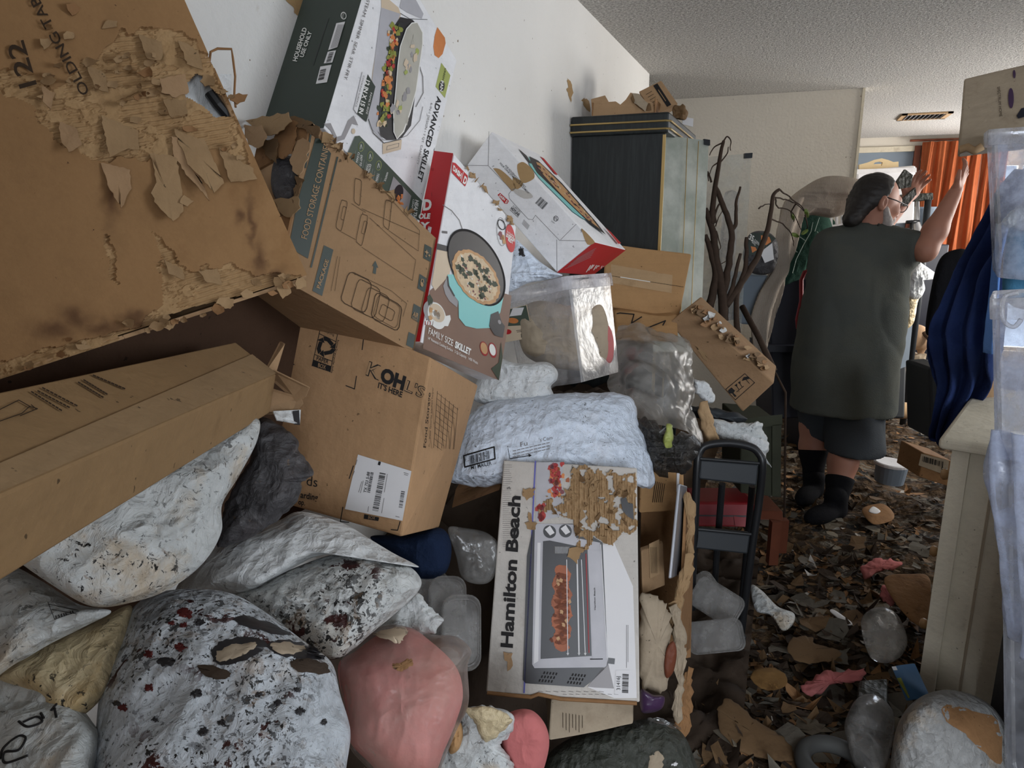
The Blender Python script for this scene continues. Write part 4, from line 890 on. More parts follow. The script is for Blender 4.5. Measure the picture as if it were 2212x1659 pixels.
p.ell('red', z((1957, 992)), (10.5, 8), (0, 29), 3).text('white_ink', 'Includes', z((1930, 945)), z((1985, 985)), z((1932, 925)), 5).text('white_ink', 'LID/SPOON', z((1922, 975)), z((1990, 1020)), z((1924, 948)), 5, bold=.04).text('white_ink', 'REST', z((1938, 1010)), z((1977, 1037)), z((1940, 984)), 5, bold=.04)
p.line('grey_ink', [(z((1888, 940))[0]+10*math.cos(t*.35), z((1888, 940))[1]+6*math.cos(t*.35)+30*math.sin(t*.35)) for t in range(19)], .8, 2)
p.line('ink', [(z((1888, 885))[0]+8*math.cos(t*.35), z((1888, 885))[1]+4*math.cos(t*.35)+10*math.sin(t*.35)) for t in range(19)], 1.6, 3).ell('onion', z((1885, 970)), (5, 2), (0, 9), 2, n=10, warp=.5).ell('crust', z((1905, 1000)), (5, 2), (0, 10), 2, n=10, warp=.5)
p.poly('spinach', z5((1540, 480), (1590, 440), (1605, 300), (1615, 400), (1590, 560)), 3)
p.build('printed_picture', DB, 'printed pizza skillet picture and lettering')
for i in range(16):
    t = rnd.random(); x = 1000+t*110; y = 352+t*130; q = [(x+rnd.uniform(-7, 7), y+rnd.uniform(-6, 8)) for _ in range(5)]; c = np.mean(q, 0); q.sort(key=lambda s_: math.atan2(s_[1]-c[1], s_[0]-c[0])); torn_flap(df_, q, .004, M['pulp'], DB, h=.004, seed=400+i, jag=1, name='worn_edge')
# --- second skillet carton lying tilted behind it
E8 = [np.array(v) for v in ([-0.892, 1.935, 1.651], [-0.6, 1.9, 1.364], [-0.497, 1.904, 1.447], [-0.81, 1.941, 1.748], [-0.88, 2.281, 1.62], [-0.588, 2.245, 1.333], [-0.484, 2.249, 1.414], [-0.787, 2.286, 1.715])]
EB = root_at('skillet_box', base_of(E8), 'white skillet carton with red end lying tilted on the clear tote', 'box', 'appliance cartons')
solid8('box_body', E8, M['white_card'], EB, .003)
ef, et, er = Face(E8[0], E8[1], E8[3]), Face(E8[3], E8[2], E8[7]), Face(E8[1], E8[5], E8[2]); z = Z(900, 260, 4.148)
b = MB(); b.add([v+er.n*.0006 for v in (E8[1], E8[5], E8[6], E8[2])], [(0, 1, 2, 3)]); b.build('end_panel', M['red'], EB, label='red end panel')
p = Pr(ef, 'ink')
for q in ([(690, 430), (740, 435), (800, 480), (860, 540), (890, 600), (860, 632), (830, 610), (700, 450)], [(915, 385), (960, 375), (1030, 430), (1057, 490), (1040, 530), (950, 562), (910, 480), (900, 410)], [(862, 510), (950, 556), (930, 602), (880, 612)], [(1480, 968), (1580, 1068), (1592, 1100), (1530, 1112), (1490, 1020)], [(860, 610), (1000, 640), (1040, 690), (960, 700), (880, 650)]): p.poly('peel' if q[0][0] != 860 else 'white_dirty', z(*[tuple(x) for x in catmull(q, 3)]), 0)
p.text('ink', 'FOR HOUSEHOLD USE ONLY', z((790, 410)), z((972, 606)), z((801, 399)), bold=.01).text('ink', 'POUR USAGE DOMESTIQUE SEULEMENT', z((742, 388)), z((1000, 660)), z((753, 377)), bold=.01)
p.poly('red', z((748, 650), (826, 722), (812, 748), (788, 746), (725, 668)), 1).text('white_ink', 'DASH', z((737, 678)), z((785, 722)), z((748, 660)), 3, bold=.04).text('white_ink', 'D', z((793, 738)), z((806, 745)), z((805, 715)), 3, bold=.05)
p.text('grey_ink', 'SUPPORT', z((857, 775)), z((930, 838)), z((868, 757))).text('ink', 'HOTLINE', z((840, 793)), z((912, 860)), z((853, 774)), bold=.04).line('grey_ink', z((836, 802), (908, 868)), 1.2)
p.bars('ink', z((1112, 685)), z((1178, 742)), z((1062, 742)), 26, 9).ell('ink', z((1247, 880)), (5.5, 0), (0, 6), 1, n=20).ell('white_card', z((1247, 880)), (4.4, 0), (0, 4.8), 2, n=20).text('ink', 'ETL', z((1232, 888)), z((1262, 888)), z((1232, 868)), 3, bold=.03).text('ink', 'Intertek', z((1205, 905)), z((1235, 925)), z((1210, 897)), 3)
for k in range(5): p.line('grey_ink', z((960-k*4, 890+k*8), (1010-k*4, 945+k*8)), .8)
for ln in (((400, 402), (640, 405), (648, 100)), ((640, 405), (850, 625), (825, 660), (830, 700), (1000, 885), (1040, 890), (1065, 850), (1280, 1075), (1530, 1080)), ((1255, 1070), (1257, 1360)), ((1290, 1070), (1430, 930))): p.line('grey_ink', z(*ln), .9, 1)
p.build('printed_lettering', EB)
p = Pr(et, 'aqua'); p.poly('aqua', z((1003, 320), (1030, 385), (1140, 510), (1400, 775), (1560, 905), (1490, 880), (1400, 820), (1100, 520), (1010, 395)), 0).poly('black_print', z((910, 250), (985, 315), (1030, 385), (1015, 385)), 1).poly('black_print', z((1012, 322), (1090, 360), (1300, 560), (1600, 900), (1697, 1025), (1560, 930), (1340, 720), (1080, 470), (1020, 370)), 1)
p.poly('crust', z((1070, 372), (1110, 385), (1300, 575), (1570, 880), (1640, 970), (1500, 865), (1300, 670), (1110, 460)), 2)
for k in range(60): t = rnd.random(); p.ell(rnd.choice(['spinach', 'onion', 'cheese', 'onion']), z((1090+t*480+rnd.gauss(0, 8), 405+t*500+rnd.gauss(0, 12))), (2.4, 2), (0, 1.6), 3, n=7, warp=.4, seed=k)
p.poly('red', z((1105, 322), (1140, 340), (1268, 490), (1240, 480)), 0).poly('red', z((1690, 960), (1740, 1000), (1832, 1100), (1810, 1108)), 0); p.build('printed_picture', EB)
p = Pr(er, 'white_ink')
for k in range(9): p.line('white_ink', z((1520+k*22, 1360-k*6-(k % 3)*10), (1560+k*24, 1300-k*12)), 1.6)
for k in range(5): p.line('grey_print', z((1330+k*26, 1330-k*22), (1560+k*12, 1225-k*20)), .7)
p.build('printed_lettering', EB)
# --- toaster oven carton in the middle
H8 = [np.array(v) for v in ([-0.52, 1.196, 0.542], [-0.215, 1.288, 0.536], [-0.276, 1.478, 0.974], [-0.558, 1.395, 0.983], [-0.574, 1.37, 0.46], [-0.269, 1.462, 0.453], [-0.331, 1.652, 0.892], [-0.612, 1.568, 0.9])]
HB = root_at('toaster_oven_box', base_of(H8), 'white toaster oven carton torn at its top corner standing in the middle', 'box', 'appliance cartons')
solid8('box_body', H8, M['white_dirty'], HB, .003)
hf = Face(H8[0], H8[1], H8[3]); z = Z(1040, 980, 2.444); p = Pr(hf, 'ink')
p.poly('silver_print', z((292, 45), (430, 45), (420, 330), (285, 360)), 0).line('blue_line', z((285, 40), (225, 1262)), 3.4, 1)
p.text('ink', 'Hamilton Beach', z((163, 1026)), z((205, 225)), z((103, 1020)), 2, bold=.035)
p.poly('label', z((640, 480), (700, 470), (800, 700), (820, 1290), (700, 1290), (560, 1232), (660, 1110)), 0)
p.poly('grey_print', z((640, 1130), (670, 1110), (700, 1240), (600, 1235), (560, 1230)), 1)
p.poly('black_print', z((275, 372), (240, 540), (218, 1195), (232, 1212), (540, 1234), (590, 1195), (668, 1118), (640, 470), (480, 370)), 1)
p.poly('silver_print', z((282, 378), (298, 368), (485, 374), (500, 445), (626, 470), (668, 1078), (660, 1120), (650, 1128), (280, 1132), (268, 1112)), 2).poly('label', z((296, 470), (312, 470), (300, 1095), (276, 1110)), 3)
p.poly('black_print', z((325, 462), (360, 458), (562, 500), (582, 1068), (312, 1084)), 3).poly('silver_print', z((560, 505), (626, 512), (662, 1082), (586, 1086)), 4).line('label', z((630, 480), (664, 1080)), 1.5, 5).line('ink', z((575, 1085), (640, 1084)), 2, 5)
p.poly('black_print', z((670, 1078), (705, 1082), (702, 1112), (668, 1108)), 3)
p.text('ink', 'Hamilton Beach', z((603, 825)), z((600, 708)), z((596, 825)), 6, bold=.02)
for k in range(46): t = k/46; p.ell('roast', z((424+math.sin(t*26)*9, 615+t*410)), (13+6*math.sin(.3+t*2.6), 3), (-2, 12), 5+k % 3, n=12, warp=.16, seed=k)
for k in range(22): p.ell('brown_wood' if k % 3 else 'crust', z((425+rnd.gauss(0, 18), rnd.uniform(630, 1010))), (4, 2), (-1, 4), 9, n=9, warp=.4, seed=k)
for x0, x1 in ((450, 456), (505, 515), (528, 548)): p.line('label', z((x0, 560), (x1, 1055)), 1.6 if x0 != 505 else 3, 10).poly('label', z((x1-7, 1052), (x1+7, 1052), (x1, 1066)), 10)
p.line('red_dark', z((552, 530), (568, 1050)), 2.4, 9)
for k in range(11): p.line('label', z((392+k*7, 492), (392+k*7, 526)), .8, 6)
p.line('grey_ink', z((386, 490), (470, 492), (470, 528), (386, 526), (386, 490)), .9, 6)
for x, y in ((360, 412), (443, 408)): p.ell('black_print', z((x, y)), (14, 1), (0, 14), 3).poly('label', z((x-25, y-12), (x+2, y-32), (x+26, y+6), (x+2, y+20)), 4)
for r in range(3):
    for k in range(5):
        for x0, y0 in ((330, 1150), (480, 1160)): xx, yy = x0+k*16-r*12, y0+r*20+k*1.5; p.poly('ink', z((xx, yy), (xx+8, yy+1), (xx+3, yy+14), (xx-5, yy+13)), 3)
p.poly('label', z((710, 1142), (782, 1142), (778, 1280), (703, 1272)), 2).bars('ink', z((742, 1262)), z((745, 1160)), z((775, 1264)), 24, 12, 4).text('ink', '31416J', z((733, 1248)), z((731, 1176)), z((714, 1248)), 4)
p.text('ink', 'Sure-Crisp', z((482, 182)), z((484, 62)), z((470, 182)), 3).text('grey_ink', 'toaster oven', z((508, 190)), z((510, 130)), z((500, 190)), 3)
for k in range(60): p.ell(rnd.choice(['pepper', 'onion', 'orange_print', 'red_dark', 'roast']), z((rnd.gauss(390, 18), rnd.uniform(50, 220))), (4.5, 1), (-1, 5.5), 2+k % 3, n=8, warp=.35, seed=k)
for k in range(12): p.ell(rnd.choice(['pepper', 'onion']), z((rnd.gauss(315, 12), rnd.uniform(270, 350))), (5, 1), (-1, 7), 3, n=8, warp=.35, seed=k)
for k in range(9): p.line('grey_ink', z((300+k*40, 1255), (325+k*40, 1258)), .8, 2); p.line('grey_ink', z((430+k*34, 1270), (450+k*34, 1272)), .7, 2)
p.line('grey_ink', z((766, 905), (766, 1130)), .9, 2).line('grey_ink', z((774, 905), (774, 1100)), .9, 2)
for k in range(40): p.line('grey_ink', z((112+k % 2, 60+k*11), (140+rnd.random()*25, 60+k*11)), .6, 1)
p.build('printed_picture', HB, 'printed toaster oven picture and brand lettering')
pb = [(470, 165), (490, 60), (560, 55), (590, 100), (620, 60), (650, 110), (700, 95), (760, 110), (812, 90), (822, 300), (815, 405), (780, 440), (740, 420), (690, 480), (640, 470), (600, 440), (560, 500), (500, 560), (490, 500), (510, 440), (470, 340), (400, 330), (350, 300), (300, 320), (280, 270), (360, 220), (440, 230)]
rough_patch(hf, z(*pb), M['pulp'], HB, 501)
for i in range(40):
    x, y = rnd.uniform(300, 815), rnd.uniform(70, 470)
    if not inpoly(np.array([x]), np.array([y]), pb)[0]: continue
    q = [(x+rnd.uniform(-22, 22), y+rnd.uniform(-34, 34)) for _ in range(6)]; c = np.mean(q, 0); q.sort(key=lambda s_: math.atan2(s_[1]-c[1], s_[0]-c[0])); torn_flap(hf, z(*q), rnd.uniform(.004, .016), M['pulp'] if i % 3 else M['pulp_dark'], HB, h=.0065+.001*(i % 4), seed=520+i, jag=2)
for i, q in enumerate(([(215, 185), (285, 180), (275, 235), (240, 245), (210, 225)], [(232, 365), (290, 360), (285, 400), (245, 400)], [(250, 310), (262, 320), (262, 370), (250, 365)], [(120, 1045), (165, 1060), (160, 1120), (140, 1145)], [(480, 490), (545, 500), (500, 580), (450, 540)])): torn_flap(hf, z(*q), .008 if i != 3 else .0, M['pulp'] if i != 3 else M['card'], HB, h=.006, seed=600+i, jag=3)
p = Pr(hf, 'black_print'); p.poly('black_print', z((735, 240), (760, 225), (775, 260), (800, 265), (805, 350), (770, 330), (745, 300)), 18); p.build('torn_hole', HB)
b = MB(); b.tube([hf.at(*q, .002) for q in z((30, 1262), (150, 1275), (260, 1285), (300, 1270), (420, 1295), (600, 1305), (820, 1318))], .004, 8); b.build('frayed_edge', M['card_dark'], HB)
# ------------------------------------------------------------------ heap below the boxes and bags
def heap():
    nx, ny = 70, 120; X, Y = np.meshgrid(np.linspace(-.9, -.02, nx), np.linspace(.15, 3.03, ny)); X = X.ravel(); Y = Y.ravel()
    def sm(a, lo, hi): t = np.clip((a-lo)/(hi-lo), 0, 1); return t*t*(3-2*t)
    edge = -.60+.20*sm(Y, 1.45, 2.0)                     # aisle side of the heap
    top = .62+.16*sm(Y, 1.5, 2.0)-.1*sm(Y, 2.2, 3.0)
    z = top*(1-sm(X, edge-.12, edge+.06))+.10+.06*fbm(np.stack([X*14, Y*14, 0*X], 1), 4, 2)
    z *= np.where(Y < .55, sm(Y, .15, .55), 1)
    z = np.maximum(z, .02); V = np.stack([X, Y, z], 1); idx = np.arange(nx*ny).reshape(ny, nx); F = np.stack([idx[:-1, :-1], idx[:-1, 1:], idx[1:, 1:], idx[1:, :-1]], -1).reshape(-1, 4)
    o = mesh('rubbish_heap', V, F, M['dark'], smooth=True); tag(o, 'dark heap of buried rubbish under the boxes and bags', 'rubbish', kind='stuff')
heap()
# ------------------------------------------------------------------ mailer bags, left foreground
GBAG = 'stuffed plastic bags in the left pile'
def wbag(label, mat, outline, d, **k): return bag('plastic_bag', label, 'bag', M[mat], outline, d, group=GBAG, **k)
wbag('large stained white plastic bag squeezed under the long flat carton', 'bag_white', [(30, 1168), (180, 1075), (330, 1005), (470, 935), (553, 903), (556, 950), (515, 1030), (480, 1090), (478, 1150), (440, 1215), (370, 1270), (290, 1300), (200, 1310), (110, 1262), (20, 1195)], .80, gx=.35, gy=-.25, tf=.05, tb=.05, amp=.012, fs=15, seed=1, power=3)
wbag('dark grey plastic bag leaning on the store carton', 'bag_dark', [(555, 906), (600, 915), (640, 945), (648, 975), (676, 1022), (655, 1040), (640, 1085), (590, 1130), (530, 1165), (470, 1182), (478, 1120), (500, 1060), (540, 990)], .98, gx=.1, gy=-.2, tf=.03, tb=.04, amp=.010, fs=20, seed=2, ragged=3)
b_ = wbag('crumpled white bag at the left edge with a printed sticker', 'bag_white', [(-60, 1215), (20, 1220), (90, 1255), (170, 1305), (240, 1320), (190, 1350), (110, 1390), (40, 1430), (-60, 1470)], .74, gx=.1, gy=-.35, tf=.04, tb=.05, amp=.010, seed=3, power=3)
wbag('yellowed plastic bag with a brown worn corner at the lower left', 'bag_yellow', [(60, 1400), (140, 1365), (210, 1340), (282, 1308), (278, 1370), (255, 1440), (235, 1490), (180, 1545), (120, 1560), (60, 1500), (-20, 1460)], .78, gx=.1, gy=-.35, tf=.035, tb=.05, amp=.008, seed=4)
wbag('smooth white plastic bag lying flat below the store carton', 'bag_clean', [(378, 1286), (400, 1240), (450, 1185), (520, 1150), (600, 1125), (650, 1105), (740, 1130), (800, 1165), (850, 1195), (905, 1225), (840, 1215), (760, 1205), (690, 1200), (600, 1245), (520, 1285), (440, 1278)], 1.02, gx=.05, gy=-.5, tf=.05, tb=.04, amp=.012, fs=16, seed=5, center=(640, 1185), stretch=(.6, 1.4))
wbag('white plastic bag with a pitted blistered skin and black holes', 'bag_pit', [(480, 1290), (560, 1262), (640, 1225), (720, 1198), (800, 1195), (870, 1215), (906, 1245), (905, 1275), (860, 1320), (800, 1370), (760, 1405), (715, 1425), (640, 1400), (560, 1360)], .98, gx=.05, gy=-.4, tf=.055, tb=.05, amp=.014, fs=22, seed=6)
wbag('big flaking white plastic bag covered in black and red spots', 'bag_spot', [(212, 1520), (230, 1440), (265, 1360), (290, 1310), (340, 1280), (420, 1272), (500, 1282), (570, 1320), (650, 1380), (715, 1430), (735, 1500), (757, 1580), (748, 1660), (742, 1740), (480, 1760), (205, 1750), (205, 1640)], .80, gx=.1, gy=-.35, tf=.07, tb=.06, amp=.013, fs=15, seed=7, power=3.2, rings=44, n=170)
wbag('small torn white bag end sticking out above the pink bag', 'bag_white', [(800, 1370), (840, 1330), (880, 1290), (905, 1283), (925, 1310), (950, 1330), (955, 1350), (930, 1370), (880, 1372)], 1.1, gy=-.3, tf=.02, tb=.03, amp=.008, fs=26, seed=8, ragged=5, n=70, rings=18)
wbag('white plastic bag with black marker scrawl at the bottom left corner', 'bag_white', [(-60, 1530), (20, 1500), (100, 1490), (150, 1500), (200, 1560), (215, 1590), (205, 1660), (190, 1740), (60, 1760), (-60, 1740)], .72, gx=.05, gy=-.35, tf=.045, tb=.05, amp=.012, seed=9, power=3)
wbag('wrinkled white bag fold between the yellowed bag and the scrawled bag', 'bag_white', [(-50, 1450), (30, 1440), (110, 1450), (150, 1480), (160, 1520), (80, 1540), (0, 1545), (-50, 1540)], .755, gy=-.3, tf=.03, tb=.04, amp=.010, seed=10, n=80, rings=20)
_dr = {}
def drape_of(o):
    if o.name not in _dr: _dr[o.name] = Drape(o)
    return _dr[o.name]
# holes in the big bag: dark ragged openings with the stuff inside
def hole_patch(parent, pts, d, mat, seed, name, tf=.006):
    return drape_of(parent).patch(name, pts, M[mat], parent, .0008+tf*.25, 2.5, seed)
big = [o for o in COL.objects if o.get('label', '').startswith('big flaking')][0]
hole_patch(big, [(458, 1405), (480, 1385), (520, 1376), (560, 1380), (575, 1395), (540, 1420), (500, 1435), (465, 1432)], .716, 'black_print', 1, 'torn_hole'); hole_patch(big, [(466, 1412), (500, 1392), (550, 1388), (555, 1396), (510, 1420), (475, 1428)], .708, 'card_grey', 2, 'grey_content', .016)
hole_patch(big, [(578, 1392), (610, 1382), (650, 1388), (690, 1405), (700, 1425), (650, 1420), (600, 1415)], .725, 'black_print', 3, 'torn_hole'); hole_patch(big, [(586, 1392), (620, 1387), (660, 1398), (640, 1412), (600, 1410)], .717, 'card_grey', 4, 'grey_content', .016)
hole_patch(big, [(625, 1428), (660, 1422), (700, 1432), (712, 1450), (680, 1455), (640, 1448)], .73, 'dark', 5, 'torn_hole'); hole_patch(big, [(425, 1440), (450, 1435), (495, 1452), (490, 1466), (450, 1462)], .715, 'dark', 6, 'torn_hole')
hole_patch(big, [(505, 1340), (530, 1330), (580, 1345), (625, 1365), (620, 1372), (560, 1362)], .755, 'black_print', 7, 'torn_hole'); hole_patch(big, [(340, 1425), (365, 1420), (380, 1426), (370, 1438), (348, 1437)], .715, 'black_print', 8, 'torn_hole')
for i, (x, y, r) in enumerate(((395, 1350, 7), (372, 1346, 5), (400, 1325, 14), (390, 1398, 9), (322, 1413, 8), (265, 1528, 9), (323, 1485, 8), (430, 1345, 8), (650, 1535, 9), (642, 1490, 8), (478, 1560, 8), (440, 1580, 9), (335, 1553, 6), (425, 1497, 9), (600, 1518, 6), (250, 1520, 6), (560, 1500, 6), (700, 1560, 6))):
    hole_patch(big, [(x+r*1.4*math.cos(a)*random.uniform(.6, 1.2), y+r*math.sin(a)*random.uniform(.6, 1.2)) for a in (0, .9, 1.8, 2.7, 3.6, 4.5, 5.4)], .728-.0002*(y-1400)*.35 if y > 1400 else .74, 'maroon' if i in (0, 1, 2, 3, 4, 5, 6) else 'black_print', 20+i, 'torn_hole', .003)
# white sticker with barcode on the left bag
fc = drape_of(b_); p = Pr(fc, 'label'); p.line('ink', [(105, 1305), (168, 1318)], 1.2).line('ink', [(112, 1316), (165, 1326)], 1.2).bars('ink', (118, 1330), (160, 1318), (120, 1336), 14, 3); p.line('ink', [(103, 1300), (118, 1338), (170, 1320)], 1.2); p.build('printed_sticker', b_)
# scrawl
sc_ = [o for o in COL.objects if 'scrawl' in o.get('label', '')][0]; b = MB()
for pts in ([(0, 1640), (8, 1615), (40, 1590), (55, 1595), (40, 1620), (10, 1625), (12, 1648), (60, 1632)], [(40, 1558), (60, 1570), (90, 1560), (80, 1548), (50, 1560)], [(88, 1540), (95, 1552)], [(110, 1535), (128, 1515), (146, 1502)], [(118, 1530), (122, 1550)]):
    b.tube([drape_of(sc_).at(x, y, .0006) for x, y in catmull(pts, 6, False)], .0012, 5)
b.build('marker_scrawl', M['ink'], sc_)
# pink bags
pk = root_at('plastic_bag', P(870, 1659, 1.02), 'pink fibre stuffed clear bag beside the toaster oven carton', 'bag', GBAG)
V, F, _ = bag_geo([(730, 1440), (770, 1405), (820, 1370), (880, 1355), (930, 1385), (985, 1440), (1000, 1500), (985, 1560), (960, 1620), (930, 1680), (850, 1690), (790, 1640), (755, 1600), (748, 1540)], 1.02, gx=.05, gy=-.3, tf=.08, tb=.05, amp=.010, fs=13, seed=12); mesh('pink_filling', V, F, M['pink'], pk, smooth=True)
V, F, _ = bag_geo([(735, 1430), (800, 1365), (860, 1350), (930, 1370), (985, 1375), (1018, 1405), (1010, 1440), (1012, 1520), (985, 1580), (960, 1640), (930, 1690), (850, 1700), (780, 1645), (750, 1600), (742, 1520)], 1.02, gx=.05, gy=-.3, tf=.098, tb=.07, amp=.018, fs=15, seed=14); mesh('clear_bag', V, F, film('milky_film', (.62, .54, .46, 1), .26, .0, .3), pk, smooth=True); BV[pk.name] = (V, F)
hole_patch(pk, [(848, 1435), (865, 1432), (880, 1424), (893, 1428), (884, 1442), (868, 1448), (855, 1447)], .925, 'card_dark', 40, 'stuck_scrap', .002); hole_patch(pk, [(805, 1370), (840, 1358), (880, 1357), (872, 1378), (860, 1390), (835, 1380)], .985, 'tan_print', 41, 'paper_label', .002)
pk2 = root_at('plastic_bag', P(1080, 1659, 1.2), 'small torn bag of pink fibre in a yellow and white wrapper', 'bag', GBAG)
V, F, _ = bag_geo([(1085, 1560), (1110, 1535), (1150, 1535), (1180, 1570), (1185, 1620), (1160, 1690), (1110, 1710), (1080, 1640)], 1.22, tf=.05, tb=.04, amp=.006, fs=20, seed=16); mesh('pink_filling', V, F, M['pink_dim'], pk2, smooth=True)
V, F, _ = bag_geo([(940, 1640), (985, 1570), (1005, 1530), (1060, 1525), (1110, 1545), (1100, 1590), (1080, 1610), (1105, 1640), (1110, 1720), (940, 1720)], 1.17, tf=.05, tb=.04, amp=.010, fs=20, seed=17, ragged=4); mesh('white_wrapper', V, F, M['bag_white'], pk2, smooth=True)
V, F, _ = bag_geo([(1005, 1530), (1060, 1528), (1105, 1550), (1085, 1580), (1048, 1605), (1025, 1560)], 1.125, tf=.012, tb=.005, amp=.004, fs=20, seed=18, ragged=3, n=60, rings=12); mesh('yellow_label', V, F, M['bag_yellow'], pk2, smooth=True)
bag('crumpled_paper', 'lump of crumpled tan paper between the two pink bags', 'paper', M['card_orange'], [(968, 1600), (978, 1565), (995, 1560), (1000, 1590), (990, 1620), (972, 1628)], 1.13, tf=.02, tb=.02, amp=.012, fs=40, seed=19, n=50, rings=12)
bag('cloth_bundle', 'dark navy cloth showing in the gap under the store carton', 'cloth', M['navy_cloth'], [(800, 1160), (870, 1155), (950, 1140), (975, 1180), (960, 1240), (900, 1250), (850, 1200)], 1.5, gy=-.3, tf=.05, tb=.05, amp=.012, fs=14, seed=20, n=80, rings=18)
# clear food containers
def rrect(c, u, v, hw, hh, r, n=5):
    pts = []
    for cx_, cy_, a0 in ((hw-r, hh-r, 0), (-(hw-r), hh-r, 90), (-(hw-r), -(hh-r), 180), (hw-r, -(hh-r), 270)):
        for k in range(n+1): a = math.radians(a0+90*k/n); pts.append(c+u*(cx_+r*math.cos(a))+v*(cy_+r*math.sin(a)))
    return pts
def container(name, label, c, u, v, w, hw, hh, dep, mat, lidmat, group):
    rt_ = root_at(name, c-np.array([0, 0, hh]), label, 'container', group)
    V = []; N = 24
    for t, s_ in ((0, 1), (.03, .97), (.85, .88), (1, .78)): V += rrect(c-w*dep*t, u, v, hw*s_, hh*s_, .022*s_)
    F = [(i*N+j, i*N+(j+1) % N, (i+1)*N+(j+1) % N, (i+1)*N+j) for i in range(3) for j in range(N)]+[tuple(3*N+j for j in range(N))]
    mesh('tub', V, F, mat, rt_, smooth=False)
    V = []
    for t, s_ in ((0, 1.03), (.012, 1.03), (.014, .98), (.009, .92), (.009, .88), (.005, .86)): V += rrect(c+w*t, u, v, hw*s_, hh*s_, .024*s_)
    F = [(i*N+j, i*N+(j+1) % N, (i+1)*N+(j+1) % N, (i+1)*N+j) for i in range(5) for j in range(N)]+[tuple(5*N+j for j in range(N)), tuple(j for j in range(N-1, -1, -1))]
    mesh('lid', V, F, lidmat, rt_)
    return rt_
cw = unit(EYE-P(995, 1360, 1.35)+RT*.25); cu = unit(np.cross(np.array([.1, .05, 1.]), cw)); cv = np.cross(cw, cu)
container('food_container', 'clear food container on its side with a grey lid facing out', P(995, 1366, 1.34), cu, cv, cw, .036, .066, .06, M['tote'], M['film_grey'], 'clear food containers')
container('food_container', 'clear food container stacked behind the grey lidded one', P(965, 1310, 1.40), cu, cv, cw, .036, .056, .06, M['tote'], M['film_grey'], 'clear food containers')
container('food_container', 'clear food container half hidden behind the pitted white bag', P(932, 1290, 1.46), cu, cv, cw, .034, .050, .06, M['tote'], M['film_grey'], 'clear food containers')
bag('wrapped_packet', 'grey see-through wrapped packet left of the toaster oven carton', 'packet', M['film_grey'], [(968, 1142), (1000, 1140), (1050, 1150), (1078, 1180), (1070, 1240), (1045, 1262), (1000, 1250), (985, 1200)], 1.56, gy=-.2, tf=.03, tb=.03, amp=.010, fs=26, seed=21, n=80, rings=18)
V = para(P(975, 1098, 1.66), P(1080, 1058, 1.62), P(985, 1080, 1.72), unit(FWH)*.12); o = solid8('cardboard_sheet', V, M['card_dark'], None, .002); tag(o, 'bent brown cardboard sheet poking out below the white mailer', 'cardboard')
# ------------------------------------------------------------------ middle of the pile
mm = wbag('large white mailer with barcode lying above the toaster oven carton', 'bag_blue', [(966, 1035), (972, 985), (1000, 920), (1035, 880), (1090, 862), (1180, 852), (1260, 848), (1340, 850), (1372, 870), (1380, 915), (1400, 960), (1412, 1020), (1405, 1055), (1330, 1040), (1200, 1035), (1110, 1045), (1040, 1052), (985, 1045)], 1.74, gx=.1, gy=-.4, tf=.10, tb=.08, amp=.014, fs=12, seed=22, ragged=2, power=3.2, rings=44, n=170)
mf = drape_of(mm); z = Z(900, 560, 3.318); p = Pr(mf, 'ink')
p.line('ink', z((338, 1408), (555, 1345), (562, 1430), (345, 1490), (338, 1408)), 3).bars('ink', z((375, 1412)), z((525, 1368)), z((380, 1472)), 24, 6).text('ink', 'M1 MAILER', z((392, 1508)), z((538, 1472)), z((388, 1482)), bold=.01)
p.line('ink', z((652, 1340), (668, 1430)), 1.2).line('ink', z((668, 1430), (820, 1405)), 1.6).poly('ink', z((800, 1392), (826, 1405), (805, 1418)))
for t, a, c_, u in (('Fu', (745, 1345), (795, 1333), (742, 1312)), ("'s Com", (880, 1310), (975, 1290), (877, 1284)),): p.text('grey_ink', t, z(a), z(c_), z(u))
for k in range(3):
    for j in range(9): p.line('grey_ink', z((690+j*30, 1375+k*22-j*7), (712+j*30, 1370+k*22-j*7)), 1.4)
p.build('printed_lettering', mm)
bag('plastic_bag', 'quilted dirty white bag wedged in front of the clear tote', 'bag', M['bag_clean'], [(1020, 862), (1035, 815), (1060, 770), (1085, 775), (1120, 785), (1180, 782), (1203, 800), (1203, 820), (1190, 835), (1190, 862), (1100, 880)], 1.80, group=GBAG, gy=-.2, tf=.05, tb=.05, amp=.010, fs=18, seed=23)
bag('plastic_bag', 'pale wrinkled bag with a black tear between the two skillet cartons', 'bag', M['bag_blue'], [(1108, 520), (1130, 530), (1160, 560), (1195, 585), (1215, 595), (1180, 605), (1140, 612), (1095, 630), (1085, 580)], 1.96, group=GBAG, gy=-.2, tf=.04, tb=.05, amp=.012, fs=22, seed=24, stretch=(.4, 1.8))
bt = [o for o in COL.objects if 'black tear' in o.get('label', '')][0]; hole_patch(bt, [(1123, 535), (1131, 533), (1130, 545), (1133, 552), (1125, 554), (1121, 549)], 1.925, 'black_print', 42, 'torn_hole', .002)
